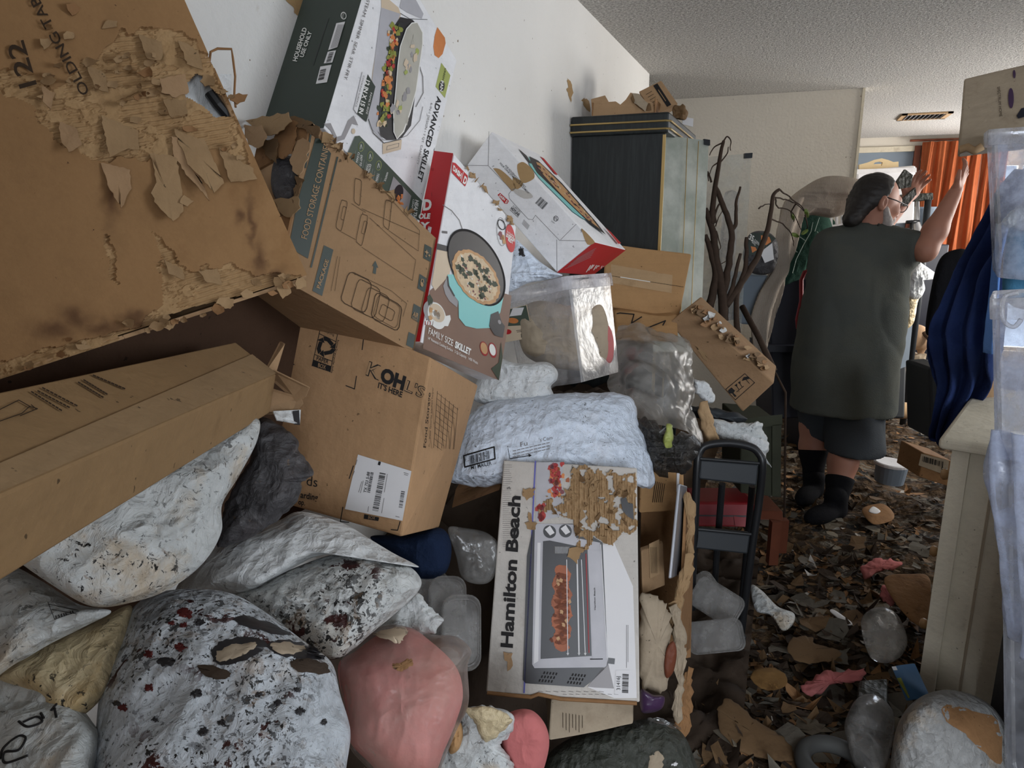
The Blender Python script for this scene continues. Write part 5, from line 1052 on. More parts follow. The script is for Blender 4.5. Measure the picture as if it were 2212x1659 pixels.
# clear tote
c0 = P(1221, 606, 1.95); c1 = P(1323, 598, 2.14); c3 = P(1085, 640, 2.10); c2 = c1+c3-c0; g0 = P(1252, 828, 1.93); dn = g0-c0; cen = (c0+c1+c2+c3)/4
LT = root_at('storage_tote', base_of([g0, c1+dn]), 'clear plastic storage tote full of wrapped things in mid pile', 'tote')
def tote_geo(root, cs, dn, taper, tmat, lmat, lid=True, rim=.012, bot=True):
    cen = sum(cs)/4; lo = [cen+(c-cen)*taper+dn for c in cs]; b = MB(); n = 4; cm = []
    def rnd_c(q, r=.12, k=4):
        o = []
        for i in range(4):
            a, m_, e = q[i-1], q[i], q[(i+1) % 4]; la = min(.025/np.linalg.norm(a-m_), .4); le = min(.025/np.linalg.norm(e-m_), .4)
            A, E_ = m_+(a-m_)*la, m_+(e-m_)*le
            for j in range(k+1): t = j/k; o.append((1-t)**2*A+2*t*(1-t)*m_+t*t*E_)
        return o
    top, bt_ = rnd_c(cs), rnd_c(lo); N = len(top); V = []
    for i in range(7): t = i/6; V += [a+(b2-a)*t for a, b2 in zip(top, bt_)]
    F = [(i*N+j, i*N+(j+1) % N, (i+1)*N+(j+1) % N, (i+1)*N+j) for i in range(6) for j in range(N)]
    if bot: F.append(tuple(6*N+j for j in range(N)))
    b.add(V, F); b.build('tub', tmat, root)
    up = -unit(dn); V = []; b = MB()
    for s_, h in ((1.0, -.026), (1.045, -.026), (1.05, -.004), (1.04, rim), (.97, rim), (.95, rim*.4)): V += [cen+(a-cen)*s_+up*h for a in top]
    F = [(i*N+j, i*N+(j+1) % N, (i+1)*N+(j+1) % N, (i+1)*N+j) for i in range(5) for j in range(N)]
    if lid: F.append(tuple(5*N+j for j in range(N)))
    b.add(V, F); b.build('lid' if lid else 'rim', lmat, root); return lo
lo_ = tote_geo(LT, [c0, c1, c2, c3], dn, .92, M['tote'], M['lid'], False)
bag('plastic_bag', 'wrapped beige bundle seen inside the clear tote', 'bag', M['card_grey'], [(1120, 680), (1160, 650), (1230, 660), (1300, 660), (1318, 760), (1290, 800), (1240, 800), (1180, 790), (1130, 760)], 2.08, tf=.05, tb=.05, amp=.02, fs=14, seed=25)
bag('plastic_bag', 'pink smudged bundle in the lower right of the clear tote', 'bag', M['pink_dim'], [(1285, 720), (1310, 700), (1325, 730), (1322, 780), (1295, 785)], 2.08, tf=.02, tb=.03, amp=.006, fs=20, seed=26, n=50, rings=12)
cf = Face(c0, c3, g0); b = MB(); p = Pr(cf, 'tan_print'); z = Z(900, 560, 3.318)
p.poly('tan_print', z((640, 360), (790, 325), (835, 560), (610, 600)), 2).poly('green_print', z((660, 360), (785, 330), (815, 470), (640, 480)), 3).poly('label', z((690, 350), (770, 345), (750, 400), (665, 410)), 4).ell('orange_print', z((690, 440)), (12, 1), (0, 6), 5).ell('red', z((650, 520)), (9, 0), (0, 5.5), 4)
p.bars('ink', z((745, 535)), z((800, 528)), z((748, 562)), 16, 8, 4).line('ink', z((715, 512), (815, 500)), 1, 4).line('ink', z((720, 522), (800, 512)), 1, 4); p.build('product_card', LT, 'green and cream product card')
# tan carton behind, and one below it
A8 = [np.array(v) for v in ([-0.66, 2.67, 1.187], [-0.373, 2.714, 1.142], [-0.349, 2.805, 1.382], [-0.669, 2.751, 1.42], [-0.719, 2.947, 1.088], [-0.432, 2.992, 1.043], [-0.407, 3.0, 1.284], [-0.727, 3.0, 1.322])]
AB = root_at('cardboard_box', base_of(A8), 'taped tan carton standing in front of the black curio cabinet', 'box', 'cardboard boxes in the pile'); solid8('box_body', A8, M['card_orange'], AB, .008, .004, 3)
af = Face(A8[0], A8[1], A8[3]); z = Z(1260, 500, 3.606); p = Pr(af, 'tan_print'); p.poly('card_pale', z((215, 255), (695, 340), (688, 480), (215, 400)), 0).line('ink_brown', z((215, 345), (780, 432)), 1).line('white_ink', z((290, 355), (520, 392)), 1.6, 2); p.build('packing_tape', AB)
V = para(P(1325, 735, 2.60), P(1462, 745, 2.52), P(1330, 672, 2.68), unit(FWH)*.2); o = root_at('cardboard_box', base_of(V), 'crushed orange brown carton with black printed lines under the taped carton', 'box', 'cardboard boxes in the pile'); solid8('box_body', V, M['card_orange'], o, .006, .012, 5)
f_ = Face(V[0], V[1], V[3]); p = Pr(f_, 'ink'); p.line('ink', z((262, 640), (285, 635), (395, 645), (375, 715), (455, 665)), 2.5, 14).line('ink', z((520, 800), (490, 755), (640, 695), (620, 730)), 2.5, 14); p.build('printed_lines', o)
# tilted long carton with the shredded top
N8 = [np.array(v) for v in ([-0.391, 2.607, 1.142], [-0.116, 2.618, 0.829], [-0.016, 2.604, 0.949], [-0.327, 2.599, 1.203], [-0.383, 2.776, 1.155], [-0.107, 2.787, 0.842], [-0.015, 2.772, 0.977], [-0.301, 2.767, 1.226])]
NB = root_at('cardboard_box', base_of(N8), 'long dusty carton tipped steeply below the bare branches with fragile symbols', 'box', 'cardboard boxes in the pile'); solid8('box_body', N8, cardboard('dusty_carton', srgb(160, 128, 96), .25), NB, .005, .002, 6)
nf = Face(N8[0], N8[1], N8[3]); ntp = Face(N8[3], N8[2], N8[7]); z = Z(1260, 500, 3.606)
p = Pr(nf, 'ink'); p.line('ink', z((1110, 1230), (1258, 1108), (1335, 1178), (1185, 1312), (1110, 1230)), 1.3, 9)
p.poly('ink', z((1128, 1240), (1155, 1215), (1182, 1240), (1170, 1258), (1195, 1282), (1180, 1290), (1160, 1262), (1140, 1262)), 9)
for x, y in ((1190, 1200), (1215, 1180)): p.poly('ink', z((x-12, y), (x+8, y-16), (x+10, y+10)), 9).line('ink', z((x+2, y), (x+22, y+30)), 1.4, 9)
p.line('ink', z((1195, 1250), (1250, 1205)), 1.2, 9).poly('ink', z((1235, 1165), (1250, 1135), (1280, 1130), (1300, 1145)), 9).line('ink', z((1265, 1150), (1295, 1185)), 1.2, 9); p.build('printed_symbols', NB)
for i in range(46):
    t = rnd.random(); x = 1500+t*160+rnd.gauss(0, 7); y = 660+t*135+rnd.gauss(0, 6); r = rnd.uniform(4, 11); q = [(x+r*math.cos(a)*rnd.uniform(.5, 1.4), y+r*math.sin(a)*rnd.uniform(.4, 1)) for a in (0, 1, 2, 3, 4, 5)]
    torn_flap(ntp, q, rnd.uniform(.01, .03), M[('pulp', 'pulp_dark', 'card_dark', 'bag_clean')[i % 4 if i % 8 == 7 else i % 3]], NB, h=.004, seed=700+i, jag=1)
for i, q in enumerate(([(1500, 745), (1510, 750), (1530, 780), (1520, 775)], [(1505, 755), (1520, 760), (1535, 778)])): torn_flap(nf, q, .01, M['pulp'], NB, h=.004, seed=760+i, jag=1)
# crumpled clear sheet
o = sheet('plastic_sheet', M['film'], [[(1335, 705, 2.4), (1375, 702, 2.42), (1430, 722, 2.4), (1478, 735, 2.4), (1485, 740, 2.4)], [(1325, 760, 2.2), (1370, 755, 2.15), (1420, 745, 2.2), (1470, 770, 2.25), (1495, 790, 2.3)], [(1312, 820, 2.1), (1360, 815, 2.02), (1420, 810, 2.05), (1470, 830, 2.1), (1510, 840, 2.2)], [(1330, 865, 2.0), (1380, 870, 1.95), (1430, 870, 1.98), (1480, 880, 2.05), (1515, 890, 2.15)], [(1370, 900, 1.95), (1420, 915, 1.92), (1460, 925, 1.95), (1500, 940, 2.0), (1530, 955, 2.1)]], 14, 14, .0015, None, amp=.03, fs=11, seed=31)
tag(o, 'crumpled clear plastic sheeting draped right of the clear tote', 'plastic sheet')
bag('plastic_bag', 'charred black crumpled bag behind the toaster oven carton corner', 'bag', M['bag_char'], [(1360, 915), (1400, 905), (1440, 935), (1490, 935), (1512, 960), (1500, 1000), (1470, 1025), (1410, 1020), (1375, 985)], 1.80, group=GBAG, gy=-.2, tf=.05, tb=.05, amp=.03, fs=22, seed=32, ragged=7, rings=40, n=150)
b = MB(); b.tube([P(1390, 958, 1.74), P(1418, 940, 1.73), P(1445, 918, 1.74)], .0022, 6); o = b.build('metal_rod', M['steel']); tag(o, 'thin bright metal rod stuck in the charred bag', 'rod')
for i, (pts, d_, lb, mt) in enumerate((([(1500, 820), (1530, 830), (1545, 860), (1530, 870), (1505, 850)], 2.35, 'folded white paper under the tipped long carton', 'bag_clean'), ([(1545, 905), (1600, 915), (1640, 910), (1650, 930), (1655, 960), (1610, 958), (1560, 950), (1540, 925)], 2.32, 'torn white padded envelope heaped behind the step stool', 'bag_white'), ([(1600, 935), (1640, 945), (1662, 955), (1655, 985), (1665, 1010), (1650, 990), (1620, 970)], 2.30, 'frayed white plastic scrap hanging beside the step stool', 'bag_clean'), ([(1508, 880), (1530, 870), (1545, 930), (1555, 952), (1525, 950)], 2.28, 'curled tan cardboard corner beside the clear sheeting', 'card_pale'), ([(1490, 880), (1540, 880), (1610, 900), (1600, 915), (1540, 905), (1495, 900)], 2.40, 'black crushed tray under the tipped long carton', 'black_plastic'), ([(1440, 920), (1450, 915), (1455, 950), (1438, 975), (1432, 960)], 1.73, 'dry yellow husk lying on the charred bag', 'lime'))):
    bag('paper_scrap' if i < 4 else ('plastic_tray' if i == 4 else 'dry_husk'), lb, 'paper' if i < 4 else ('tray' if i == 4 else 'husk'), M[mt], pts, d_, tf=.015, tb=.02, amp=.012, fs=26, seed=40+i, ragged=3, n=70, rings=14)
# dark green wooden crate
V = para(P(1600, 1065, 2.66), P(1688, 1075, 2.62), P(1600, 905, 2.72), unit(FWH)*.25+RT*.0)
gc = root_at('wooden_crate', base_of(V), 'dark green wooden crate behind the step stool', 'crate'); solid8('crate_body', V, M['green_wood'], gc, .004)
gfc = Face(V[0], V[1], V[3]); b = MB(); gfc.poly(b, [(1600, 905), (1690, 895), (1690, 918), (1600, 928)], .012); b.build('top_rail', M['green_wood'], gc); b = MB(); gfc.poly(b, [(1668, 918), (1688, 916), (1686, 1072), (1668, 1070)], .012); b.build('corner_post', M['green_wood'], gc)
# folding step stool
def stool():
    r = root_at('step_stool', np.array([*P(1560, 1370, 2.5)[:2], .05]), 'folded black metal step stool with two treads in the aisle', 'step stool')
    fr = [(1493, 1300, 2.30), (1500, 1150, 2.24), (1506, 1010, 2.2), (1512, 975, 2.2), (1530, 961, 2.2), (1575, 957, 2.2), (1620, 965, 2.2), (1640, 980, 2.2), (1647, 1005, 2.2), (1640, 1080, 2.24), (1625, 1180, 2.28), (1612, 1280, 2.33), (1600, 1375, 2.38)]
    b = MB(); b.tube([P(*q) for q in catmull(fr, 5, False)], .0125, 12); b.build('tube_frame', M['black'], r, smooth=True)
    for k, (q, lb) in enumerate((([(1512, 992), (1640, 1002), (1636, 1050), (1510, 1036)], 'u'), ([(1500, 1143), (1622, 1155), (1616, 1198), (1497, 1185)], 'l'))):
        dd = 2.19 if k == 0 else 2.24; V = [P(x, y, dd) for x, y in (q[3], q[2], q[1], q[0])]; V += [v+unit(FWH)*.03 for v in V]; o = solid8('tread', V, M['black_plastic'], r, .006)
        b = MB(); b.tube([P(q[0][0], q[0][1]-1, dd-.004), P(q[1][0], q[1][1]-1, dd-.004)], .005, 8); b.build('tread_lip', M['black'], r)
    b = MB(); b.tube([P(1560, 1045, 2.3), P(1548, 1200, 2.42), P(1540, 1330, 2.5)], .011, 10); b.build('rear_leg', M['black'], r); b = MB(); b.tube([P(1625, 1050, 2.32), P(1612, 1200, 2.44), P(1598, 1340, 2.52)], .011, 10); b.build('rear_leg', M['black'], r)
    for x, y, d_ in ((1600, 1378, 2.38), (1493, 1302, 2.30)): b = MB(); q = P(x, y, d_); b.lathe(q-np.array([0, 0, .02]), (0, 0, 1), [(.002, 0), (.017, 0), (.017, .03), (.002, .032)], 12); b.build('rubber_foot', M['black_plastic'], r)
stool()
V = para(P(1500, 1138, 2.72), P(1632, 1140, 2.66), P(1500, 1085, 2.74), unit(FWH)*.16); tbx = root_at('tool_case', base_of(V), 'red plastic tool case lying behind the step stool', 'case'); solid8('case_shell', V, M['red_plastic'], tbx, .008)
f_ = Face(V[0], V[1], V[3]); b = MB(); f_.poly(b, [(1585, 1115), (1610, 1118), (1610, 1138), (1588, 1136)], .008); b.build('latch', M['red_plastic'], tbx); b = MB(); f_.poly(b, [(1500, 1112), (1632, 1114), (1632, 1117), (1500, 1115)], .004); b.build('lid_seam', M['black'], tbx)
st = root_at('wooden_stool', np.array([*P(1675, 1220, 2.95)[:2], .06]), 'small red brown wooden stool beside the red tool case', 'stool')
V = para(P(1612, 1122, 2.82), P(1692, 1125, 2.78), P(1612, 1102, 2.84), unit(FWH)*.22); solid8('seat', V, M['brown_wood'], st, .004)
for q in ((1672, 1120, 2.80, 1222), (1690, 1118, 2.95, 1195)):
    b = MB(); b.box((P(q[0], q[1], q[2])+P(q[0]-2, q[3], q[2]))/2, [RT, FWH, np.array([0, 0, 1.])], (.018, .018, .5*abs(P(q[0], q[1], q[2])[2]-P(q[0], q[3], q[2])[2]))); b.build('leg', M['brown_wood'], st)
# boxes and things right of the toaster oven carton
V = para(P(1382, 1110, 1.86), P(1478, 1100, 1.84), P(1384, 1020, 1.9), unit(FWH)*.1); o = root_at('cardboard_box', base_of(V), 'orange brown carton with a striped panel under the charred bag', 'box', 'cardboard boxes in the pile'); solid8('box_body', V, M['card_orange'], o, .004, .003, 8)
f_ = Face(V[0], V[1], V[3]); p = Pr(f_, 'ink_brown'); [p.line('ink_brown', [(1416+k*4, 1040+k), (1410+k*4, 1085)], 1.4, 9) for k in range(6)]; p.poly('label', [(1462, 1022), (1468, 1022), (1466, 1062), (1461, 1062)], 9); p.build('printed_lines', o)
OB = root_at('cardboard_box', np.array([*P(1440, 1560, 1.75)[:2], .4]), 'open shredded brown carton holding flattened boxes beside the toaster oven carton', 'box', 'cardboard boxes in the pile')
b = MB(); slabq(b, [P(1468, 1420, 1.62), P(1492, 1400, 1.86), P(1502, 1088, 1.92), P(1484, 1070, 1.70)], -RT*.006); b.build('side_wall', M['card_dark'], OB)
b = MB(); slabq(b, [P(1380, 1440, 1.9), P(1492, 1420, 1.9), P(1500, 1088, 1.96), P(1385, 1100, 1.96)], FWH*.006); b.build('back_wall', M['card_dark'], OB)
for i, (pts, d_, mt) in enumerate((([(1478, 1062), (1500, 1085), (1498, 1160), (1488, 1230), (1478, 1200), (1485, 1120)], 1.70, 'pulp'), ([(1488, 1195), (1495, 1230), (1470, 1320), (1462, 1400), (1445, 1330), (1455, 1280)], 1.64, 'pulp'), ([(1445, 1310), (1470, 1315), (1482, 1380), (1478, 1440), (1462, 1420), (1455, 1350)], 1.62, 'card_grey'), ([(1455, 1420), (1480, 1400), (1478, 1480), (1470, 1560), (1452, 1540), (1465, 1470)], 1.62, 'card_grey'), ([(1462, 1500), (1492, 1440), (1492, 1560), (1470, 1610), (1456, 1580)], 1.68, 'card_dark'))):
    V, F, _ = bag_geo(pts, d_, tf=.006, tb=.004, amp=.010, fs=26, seed=60+i, ragged=6, n=70, rings=12); mesh('shredded_edge', V, F, M[mt], OB)
V = para(P(1388, 1285, 1.66), P(1437, 1265, 1.72), P(1385, 1190, 1.70), unit(FWH)*.02); o = root_at('flattened_box', base_of(V), 'flattened brown box with a pale printed label inside the shredded carton', 'box'); solid8('folded_panel', V, M['card'], o, .003)
f_ = Face(V[0], V[1], V[3]); p = Pr(f_, 'label'); p.poly('card_pale', [(1402, 1175), (1424, 1165), (1425, 1240), (1404, 1250)], 4); [p.line('ink_brown', [(1406+k*3, 1182), (1407+k*3, 1238)], .8, 6) for k in range(5)]; p.build('paper_label', o)
b = MB(); slabq(b, [P(1443, 1250, 1.60), P(1466, 1240, 1.74), P(1478, 1050, 1.80), P(1463, 1045, 1.66)], RT*.008); 
tr = b.build('metal_tray', M['steel']); bevel_mesh(tr, .003); tag(tr, 'grey metal baking tray standing upright in the shredded carton', 'tray')
sp = root_at('snack_bag', P(1415, 1500, 1.60), 'torn grey snack bag with a pretzel print beside the toaster oven carton', 'bag')
V, F, _ = bag_geo([(1384, 1295), (1410, 1285), (1440, 1310), (1450, 1350), (1445, 1400), (1450, 1450), (1430, 1500), (1400, 1490), (1384, 1470)], 1.60, tf=.025, tb=.03, amp=.010, fs=22, seed=70, ragged=5, n=90, rings=20); mesh('wrapper', V, F, M['card_grey'], sp, smooth=True)
V, F, _ = bag_geo([(1440, 1400), (1455, 1385), (1462, 1410), (1455, 1450), (1440, 1465), (1434, 1440)], 1.575, tf=.012, tb=.01, amp=.006, fs=40, seed=71, n=40, rings=10); mesh('pretzel_print', V, F, M['brown_wood'], sp, smooth=True)
bag('plastic_bag', 'glossy purple and blue bag at the lower corner of the toaster oven carton', 'bag', M['purple'], [(1384, 1490), (1410, 1500), (1435, 1505), (1430, 1530), (1405, 1540), (1384, 1535)], 1.56, group=GBAG, tf=.03, tb=.03, amp=.006, fs=22, seed=72, n=60, rings=14)
V = para(P(1185, 1600, 1.50), P(1370, 1566, 1.56), P(1190, 1512, 1.54), unit(FWH)*.14); o = root_at('cardboard_box', base_of(V), 'plain grey brown carton directly under the toaster oven carton', 'box', 'cardboard boxes in the pile'); solid8('box_body', V, M['card_grey'], o, .004, .002, 9)
f_ = Face(V[0], V[1], V[3]); p = Pr(f_, 'ink'); [p.line('ink_brown', [(1216+k*7, 1540+k), (1216+k*7, 1572+(k % 3)*5)], 1.2, 6) for k in range(7)]; p.build('printed_lines', o)
gb = bag('plastic_bag', 'dark olive rubbish bag at the bottom below the toaster oven carton', 'bag', M['bag_green'], [(1180, 1640), (1240, 1590), (1310, 1570), (1400, 1552), (1440, 1556), (1475, 1585), (1500, 1640), (1510, 1720), (1340, 1760), (1190, 1740)], 1.66, group=GBAG, gy=-.4, tf=.08, tb=.06, amp=.014, fs=12, seed=73)
hole_patch(gb, [(1402, 1640), (1420, 1622), (1432, 1632), (1428, 1662), (1400, 1680)], 1.55, 'card_grey', 74, 'stuck_paper', .004); hole_patch(gb, [(1452, 1650), (1460, 1645), (1463, 1653), (1456, 1656)], 1.56, 'label', 75, 'stuck_paper', .002); hole_patch(gb, [(1400, 1553), (1425, 1552), (1460, 1566), (1470, 1576), (1440, 1568)], 1.61, 'film', 76, 'clear_edge', .004)
# clear lids and containers on the floor by the stool
for i, (c_, hw, hh, lb) in enumerate(((P(1548, 1300, 2.22), .075, .05, 'clear plastic container with a clip lid under the step stool'), (P(1545, 1375, 2.1), .08, .045, 'round cornered clear container lid lying by the step stool foot'), (P(1515, 1270, 2.3), .05, .04, 'small clear tub behind the clip lid container'))):
    w_ = unit(EYE-c_+np.array([0, 0, .3])); u_ = unit(np.cross([0, 0, 1], w_)); a = math.radians((-25, 15, 40)[i]); v_ = np.cross(w_, u_); u2 = u_*math.cos(a)+v_*math.sin(a); container('food_container', lb, c_, u2, np.cross(w_, u2), w_, hw, hh, .05, M['tote'], M['film_grey'], 'clear food containers')
# ------------------------------------------------------------------ curio cabinet and what stands round it
CB = root_at('curio_cabinet', (-.70, 3.45, 0), 'black oak curio cabinet with brass trim against the left wall', 'cabinet')
b = MB(); b.wbox((-.9, 3.05, 0), (-.512, 3.075, 1.85)); b.build('side_panel', M['black_wood'], CB)
b = MB(); b.wbox((-.9, 3.075, 0), (-.88, 3.85, 1.85)); b.wbox((-.88, 3.83, 0), (-.512, 3.85, 1.85)); b.wbox((-.88, 3.075, .04), (-.512, 3.83, .08)); b.build('carcass', M['black_wood'], CB)
o = MB().wbox((-.905, 3.03, 1.85), (-.495, 3.88, 1.93)).build('crown', M['black_wood'], CB); bevel_mesh(o, .008)
for zz in (1.866, 1.896):
    b = MB(); b.tube([(-.905, 3.026, zz), (-.505, 3.026, zz), (-.490, 3.04, zz), (-.490, 3.88, zz)], .004, 8); b.build('brass_trim', M['gold'], CB)
b = MB(); b.wbox((-.520, 3.044, .1), (-.508, 3.052, 1.845)); b.build('brass_edge', M['gold'], CB)
for y in (3.3, 3.5): MB().wbox((-.514, y, .1), (-.508, y+.008, 1.845)).build('brass_edge', M['gold'], CB)
for zz in (.5, .95, 1.4): MB().wbox((-.88, 3.08, zz), (-.52, 3.83, zz+.006)).build('glass_shelf', M['glass'], CB)
q = [P(1436, 292, 3.0), P(1531, 304, 3.12), P(1512, 760, 3.12), P(1410, 760, 3.0)]
def pane_mat():
    m = NT('dusty_mirror_glass'); m.set(.22, .6, .35); m.col(m.mix(m.step(m.noise(7, 6, .6), .3, .7), srgb(168, 176, 166), srgb(206, 210, 202))); m.bump(m.noise(200, 2), .05, .002); return m.m
b = MB(); slabq(b, q, unit(FWH)*.006); b.build('glass_door', pane_mat(), CB, label='dusty mirrored glass door')
b = MB(); slabq(b, [P(1521, 300, 3.10), P(1534, 302, 3.10), P(1534, 314, 3.10), P(1521, 312, 3.10)], unit(FWH)*.02); b.build('corner_clip', M['black_plastic'], CB)
b = MB(); b.tube([P(1485, 298, 3.05), P(1470, 700, 3.05)], .0018, 6); b.build('brass_line', M['gold'], CB); b = MB(); b.tube([P(1509, 305, 3.07), P(1492, 700, 3.07)], .0018, 6); b.build('brass_line', M['gold'], CB)
GT = root_at('glass_panel', P(1575, 720, 3.5), 'loose clear glass panel with a black corner cap leaning behind the branches', 'glass panel')
b = MB(); slabq(b, [P(1530, 339, 3.5), P(1624, 331, 3.45), P(1600, 730, 3.45), P(1512, 730, 3.5)], unit(FWH)*.006); b.build('pane', M['glass'], GT); b = MB(); slabq(b, [P(1609, 331, 3.44), P(1626, 330, 3.44), P(1625, 341, 3.44), P(1609, 342, 3.44)], unit(FWH)*.02); b.build('corner_cap', M['black_plastic'], GT)
b = MB(); b.lathe(P(1562, 690, 3.75), (0, 0, 1), [(.002, 0), (.045, 0), (.045, .26), (.047, .27), (.04, .28), (.04, .62), (.03, .65), (.002, .66)], 24); o = b.build('plastic_tube', M['tote'], None, smooth=True); tag(o, 'tall clear plastic tube standing behind the bare branches', 'tube')
# torn cartons on the cabinet
V = para(P(1280, 253, 3.10), P(1413, 244, 3.08), P(1279, 216, 3.10), np.array([0, .22, 0])); o = root_at('cardboard_box', base_of(V), 'low torn open carton on top of the curio cabinet', 'box', 'cartons on the curio cabinet')
b = MB(); edge = [(1277, 214), (1307, 206), (1315, 220), (1330, 219), (1340, 226), (1352, 215), (1362, 200), (1375, 203), (1392, 215), (1411, 222)]
fr_ = Face(V[0], V[1], V[3]); pts = [(1280, 253)]+[(1413, 244)]+edge[::-1]; q = [fr_.at(x, y, 0) for x, y in pts]; t_ = tessellate_polygon([[Vector((float(v @ RT), float(v[2]), 0)) for v in q]]); n = len(q); b.add(q+[v+FWH*.005 for v in q], [tuple(t) for t in t_]+[tuple(n+i for i in reversed(t)) for t in t_]+[(i, n+i, n+(i+1) % n, (i+1) % n) for i in range(n)]); b.build('front_wall', M['card'], o)
b = MB(); slabq(b, [V[1], V[5], V[5]+np.array([0, 0, .05]), V[1]+np.array([0, 0, .06])], RT*.004); slabq(b, [V[0], V[4], V[4]+np.array([0, 0, .06]), V[0]+np.array([0, 0, .06])], -RT*.004); slabq(b, [V[4], V[5], V[5]+np.array([0, 0, .05]), V[4]+np.array([0, 0, .06])], FWH*.004); b.build('side_walls', M['card_dark'], o)
b = MB(); slabq(b, [V[0], V[1], V[5], V[4]], np.array([0, 0, .004])); b.build('bottom', M['card_dark'], o)
for i, q in enumerate(([(1365, 200), (1380, 203), (1400, 222), (1395, 240), (1370, 222)], [(1372, 225), (1405, 222), (1408, 238), (1385, 236)], [(1366, 202), (1372, 215), (1368, 224), (1362, 210)])): torn_flap(fr_, q, .03, M['pulp_dark'] if i else M['card_grey'], o, h=.004, seed=800+i, jag=1.5)
V = para(P(1415, 248, 3.18), P(1464, 224, 3.16), P(1380, 198, 3.22), FWH*.14+RT*.03); o = root_at('cardboard_box', base_of(V), 'small carton tipped on its edge on top of the curio cabinet', 'box', 'cartons on the curio cabinet'); solid8('box_body', V, M['card'], o, .003)
f_ = Face(V[0], V[1], V[3]); p = Pr(f_, 'ink_brown'); p.poly('ink', [(1411, 185), (1420, 180), (1450, 226), (1441, 231)], 3); [p.line('ink_brown', [(1396+k*4, 204+k*6), (1408+k*4, 197+k*6)], .9, 3) for k in range(5)]; p.line('card', [(1438, 218), (1422, 194)], 1.4, 5); p.build('printed_label', o)
bag('paper_scrap', 'shredded cardboard bits beside the tipped carton on the cabinet', 'cardboard', M['pulp_dark'], [(1455, 230), (1475, 228), (1485, 250), (1470, 262), (1455, 252)], 3.15, tf=.02, tb=.03, amp=.03, fs=30, seed=90, ragged=4, n=60, rings=12)
b = MB(); slabq(b, [P(1474, 252, 3.16), P(1498, 256, 3.16), P(1497, 274, 3.16), P(1474, 268, 3.16)], FWH*.004); o = b.build('paper_card', M['label']); tag(o, 'white paper card propped on the cabinet front edge', 'card')
# bare branches
z = lambda x, y: (1480+x/3.318, 260+y/3.318)
BR = root_at('dead_plant', P(1555, 700, 3.3), 'bare forked dead branches standing in front of the glass panel', 'plant')
def branch(pts, r0, r1, d, root, d2=None):
    q = catmull([(*z(*a), 0) for a in pts], 5, False); n = len(q); d2 = d2 or d
    V = [P(x, y, d+(d2-d)*i/(n-1)) for i, (x, y, _) in enumerate(q)]; V = np.array(V)+np.stack([vnoise(np.array(V)*30+i*7, 5)*.004 for i in range(3)], 1); b = MB(); b.tube(V, np.linspace(r0, r1, n), 8); b.build('branch', M['bark'], root, smooth=True)
for pts, r0, r1 in (([(275, 1440), (265, 1230), (225, 1020), (200, 820), (165, 700), (150, 630)], .024, .010), ([(185, 745), (215, 480), (245, 300), (270, 150)], .014, .007), ([(270, 150), (300, 120), (322, 150), (330, 218)], .004, .002), ([(268, 160), (210, 190), (175, 250)], .004, .002), ([(215, 480), (270, 600), (330, 790), (325, 930), (290, 1180), (265, 1240)], .011, .018), ([(330, 790), (365, 740), (365, 600), (395, 480)], .011, .005), ([(175, 1335), (210, 1180), (215, 1060), (160, 880), (143, 820)], .02, .009), ([(290, 1330), (380, 1200), (500, 1010), (570, 850), (610, 700), (632, 545), (680, 500)], .018, .007), ([(375, 1520), (365, 1380), (378, 1240), (430, 1050), (440, 900), (447, 840)], .014, .008), ([(300, 1295), (350, 1150), (395, 955)], .012, .007), ([(215, 740), (215, 680), (250, 590)], .007, .004), ([(190, 450), (165, 370), (170, 440)], .005, .002), ([(220, 790), (250, 900), (240, 930)], .003, .0015), ([(245, 300), (200, 330), (175, 400)], .004, .0015), ([(235, 330), (300, 240), (315, 190)], .004, .002), ([(290, 1060), (310, 1000), (225, 1055)], .003, .0015), ([(215, 760), (240, 700), (270, 640)], .003, .0015)): branch(pts, r0, r1, 3.3, BR)
VN = root_at('vine', P(1700, 560, 3.55), 'thin drooping vine with a few green leaves beside the knit blanket', 'plant')
for pts in ([(680, 500), (760, 560), (840, 620), (872, 690)], [(640, 550), (720, 570), (800, 600), (850, 650)], [(530, 630), (570, 605), (612, 600)], [(610, 710), (700, 740), (760, 820), (780, 900)], [(650, 560), (660, 620), (760, 650), (830, 780)], [(800, 600), (760, 660), (780, 720)], [(860, 680), (880, 760), (850, 800)]): branch(pts, .004, .002, 3.4, VN, 3.7)
for (x, y), a, s_ in (((790, 822), .4, 32), ((858, 800), -.6, 30), ((872, 665), 1.3, 34), ((772, 690), 1.2, 28)):
    pts = [z(x+s_*math.cos(t)*math.cos(a)-s_*.45*math.sin(t)*math.sin(a), y+s_*math.cos(t)*math.sin(a)+s_*.45*math.sin(t)*math.cos(a)) for t in np.linspace(0, 6.28, 13)[:-1]]
    V = [P(px, py, 3.62+.02*math.sin(i)) for i, (px, py) in enumerate(pts)]; c_ = np.mean(V, 0)-FW*.015; V = [c_]+V; mesh('leaf', V+[v+FW*.002 for v in V], [(0, 1+i, 1+(i+1) % 12) for i in range(12)]+[(13, 14+(i+1) % 12, 14+i) for i in range(12)]+[(1+i, 14+i, 14+(i+1) % 12, 1+(i+1) % 12) for i in range(12)], M['leaf'], VN)
